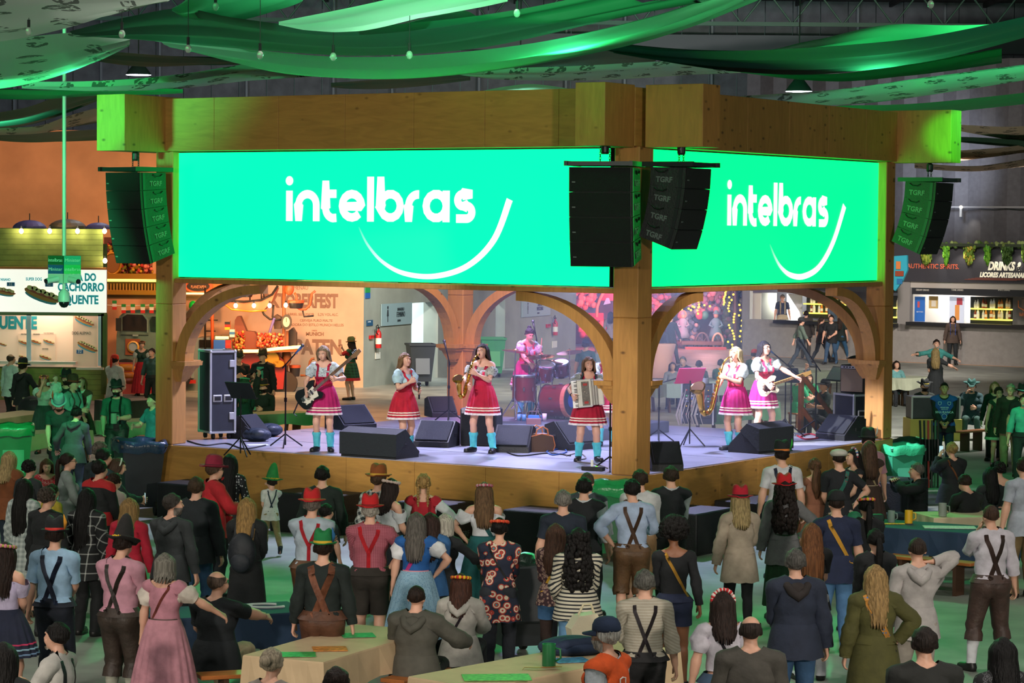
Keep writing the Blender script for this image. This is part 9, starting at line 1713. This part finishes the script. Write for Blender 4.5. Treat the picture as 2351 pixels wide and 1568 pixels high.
P(1544, 832, 1.64, 180, 'woman sitting in the blue haze behind the stage', 'f', ('mid', '4a3a34'), ('long', '8a8a8e'), pose=sit(), lod=1); P(1568, 819, 1.74, 200, 'man sitting in the blue haze beside her', hair=('short', '6a6a6a'), top=('jacket', '2a3440'), pose=sit(), lod=1); P(1605, 828, 1.70, 0, 'person with back turned in the haze before the pale table', hair=('short', HB), top=('tee', '3a4a4a'), pose=sit(), lod=1)
P(1540, 722, 1.80, 30, 'dark figure walking in the haze behind the stage', top=('long', '1a2026'), pose=po('swing', 'swingb', **wk), lod=1); P(1515, 742, 1.74, 170, 'dark figure with lanyard standing in the haze', top=('long', '1d242c'), lod=1)
P(1345, 778, 1.80, 25, 'man in dark cap and teal shirt behind the drums', top=('tee', '3f6a70'), hat=('cap', '1a2a44', '1a2a44'), lod=1, fat=.2); P(1402, 716, 1.72, 10, 'woman in grey top standing by the red shop display', 'f', ('mid', '2a201c'), ('long', '8a7a7a'), lod=1, fat=.15); P(1371, 786, 1.74, 190, 'person in pale shirt behind the stage arch', top=('tee', '9ab0b4'), lod=1)
P(549, 806, 1.76, 165, 'man in hat and glasses looking at his phone behind the stage', top=('tee', '141a1c'), hat=('tyrol', '3a3626', '2a2a20', '4a4a3a'), extra=[('glasses', '202020')], pose=po((.1, .3, 1.2), (-.06, .3, 1.2), hpitch=-12), fat=.25); P(604, 803, 1.80, 200, 'man in dark jacket over mint shirt holding a drink behind the stage', top=('jacket', '15181b'), hat=('trilby', '4a3a28', '2a2018'), straps=[('shirt_front', cloth('4fbf9c'), 'F', .15)], pose=po((.12, .3, 1.2), 'down'), fat=.2)
P(562, 866, 1.64, 10, 'woman with green-tinted long hair standing behind the stage left', 'f', ('long', '3a5a40'), ('long', '143a30'), ('pants', '123028'), pose=po('front', 'down'), hat=('flowers', ['5ab88a'])); P(605, 873, 1.76, 195, 'bearded man in black hat sitting at the green table with a mug', top=('jacket', '142620'), hat=('tyrol', '14181a', 'a8882a', '8a9a3a'), extra=[('beard', HD)], pose=sit(rh='face')); P(583, 870, 1.66, 150, 'person in light green shirt between the pair in dark green', 'f', ('lowbun', '3a4a34'), ('tee', '6ac09a'), pose=sit())
e, G, k = P(807, 776, 1.66, 300, 'woman in red top and green plaid skirt taking a photo of the wall', 'f', ('long', '2a1c18'), ('tee', 'a8202a'), ('skirt', cloth('1f5a38', ('check', '0f3020', 12)), .58, .27, [(.66, .58, 'b82028')]), hat=('tyrol', '4a5a30', '8a3a1c', 'c8541c'), pose=po('phone', 'phone'), straps=[('bag_strap', '6a4a2c', 'R', .025)], vest=('bodice', '1c4a30'))
P(1660, 1360, 1.66, -8, 'woman in white blouse with red and white pearl hairband', 'f', ('mid', '33241f'), ('blouse', 'b9b3bd'), ('jeans', '3a5068'), hat=('tiara', ['b81c24', 'd8c8c0']), straps=[('bag_strap', '1d1a20', 'R', .025)], fat=.16); P(1724, 1415, 1.76, 2, 'balding man in grey-brown pullover at the bottom edge', hair=('bald', '3a302c'), top=('sweater', '4a4640'), fat=.22)
P(2124, 1443, 1.80, -6, 'broad man in dark knitted pullover at the bottom edge', hair=('short', '2a201c'), top=('sweater', '20211f'), fat=.3); P(2304, 1467, 1.66, -8, 'woman with black bob at the bottom right corner', 'f', ('mid', '100d0e'), ('long', prnt('1b1b1e', '5a5a5e', '2c2c30', '8a8a8c', 20)), fat=.1)
hz = empty('stage_haze', label='thin bluish smoke drifting between the stage posts', cat='haze'); hz.matrix_world = SM; hz['kind'] = 'stuff'
hm = bpy.data.materials.new('smoke'); hm.use_nodes = True; N = hm.node_tree.nodes; L = hm.node_tree.links; N.remove(N['Principled BSDF']); pv = N.new('ShaderNodeVolumeScatter'); pv.inputs['Color'].default_value = (.75, .88, 1, 1); pv.inputs['Density'].default_value = .02; pv.inputs['Anisotropy'].default_value = .2; L.new(pv.outputs[0], N['Material Output'].inputs['Volume'])
MB().box((-3.1, YR*.6, STZ+1.35), (5.6, YR*.62, 2.6)).build('smoke_volume', hm, hz)
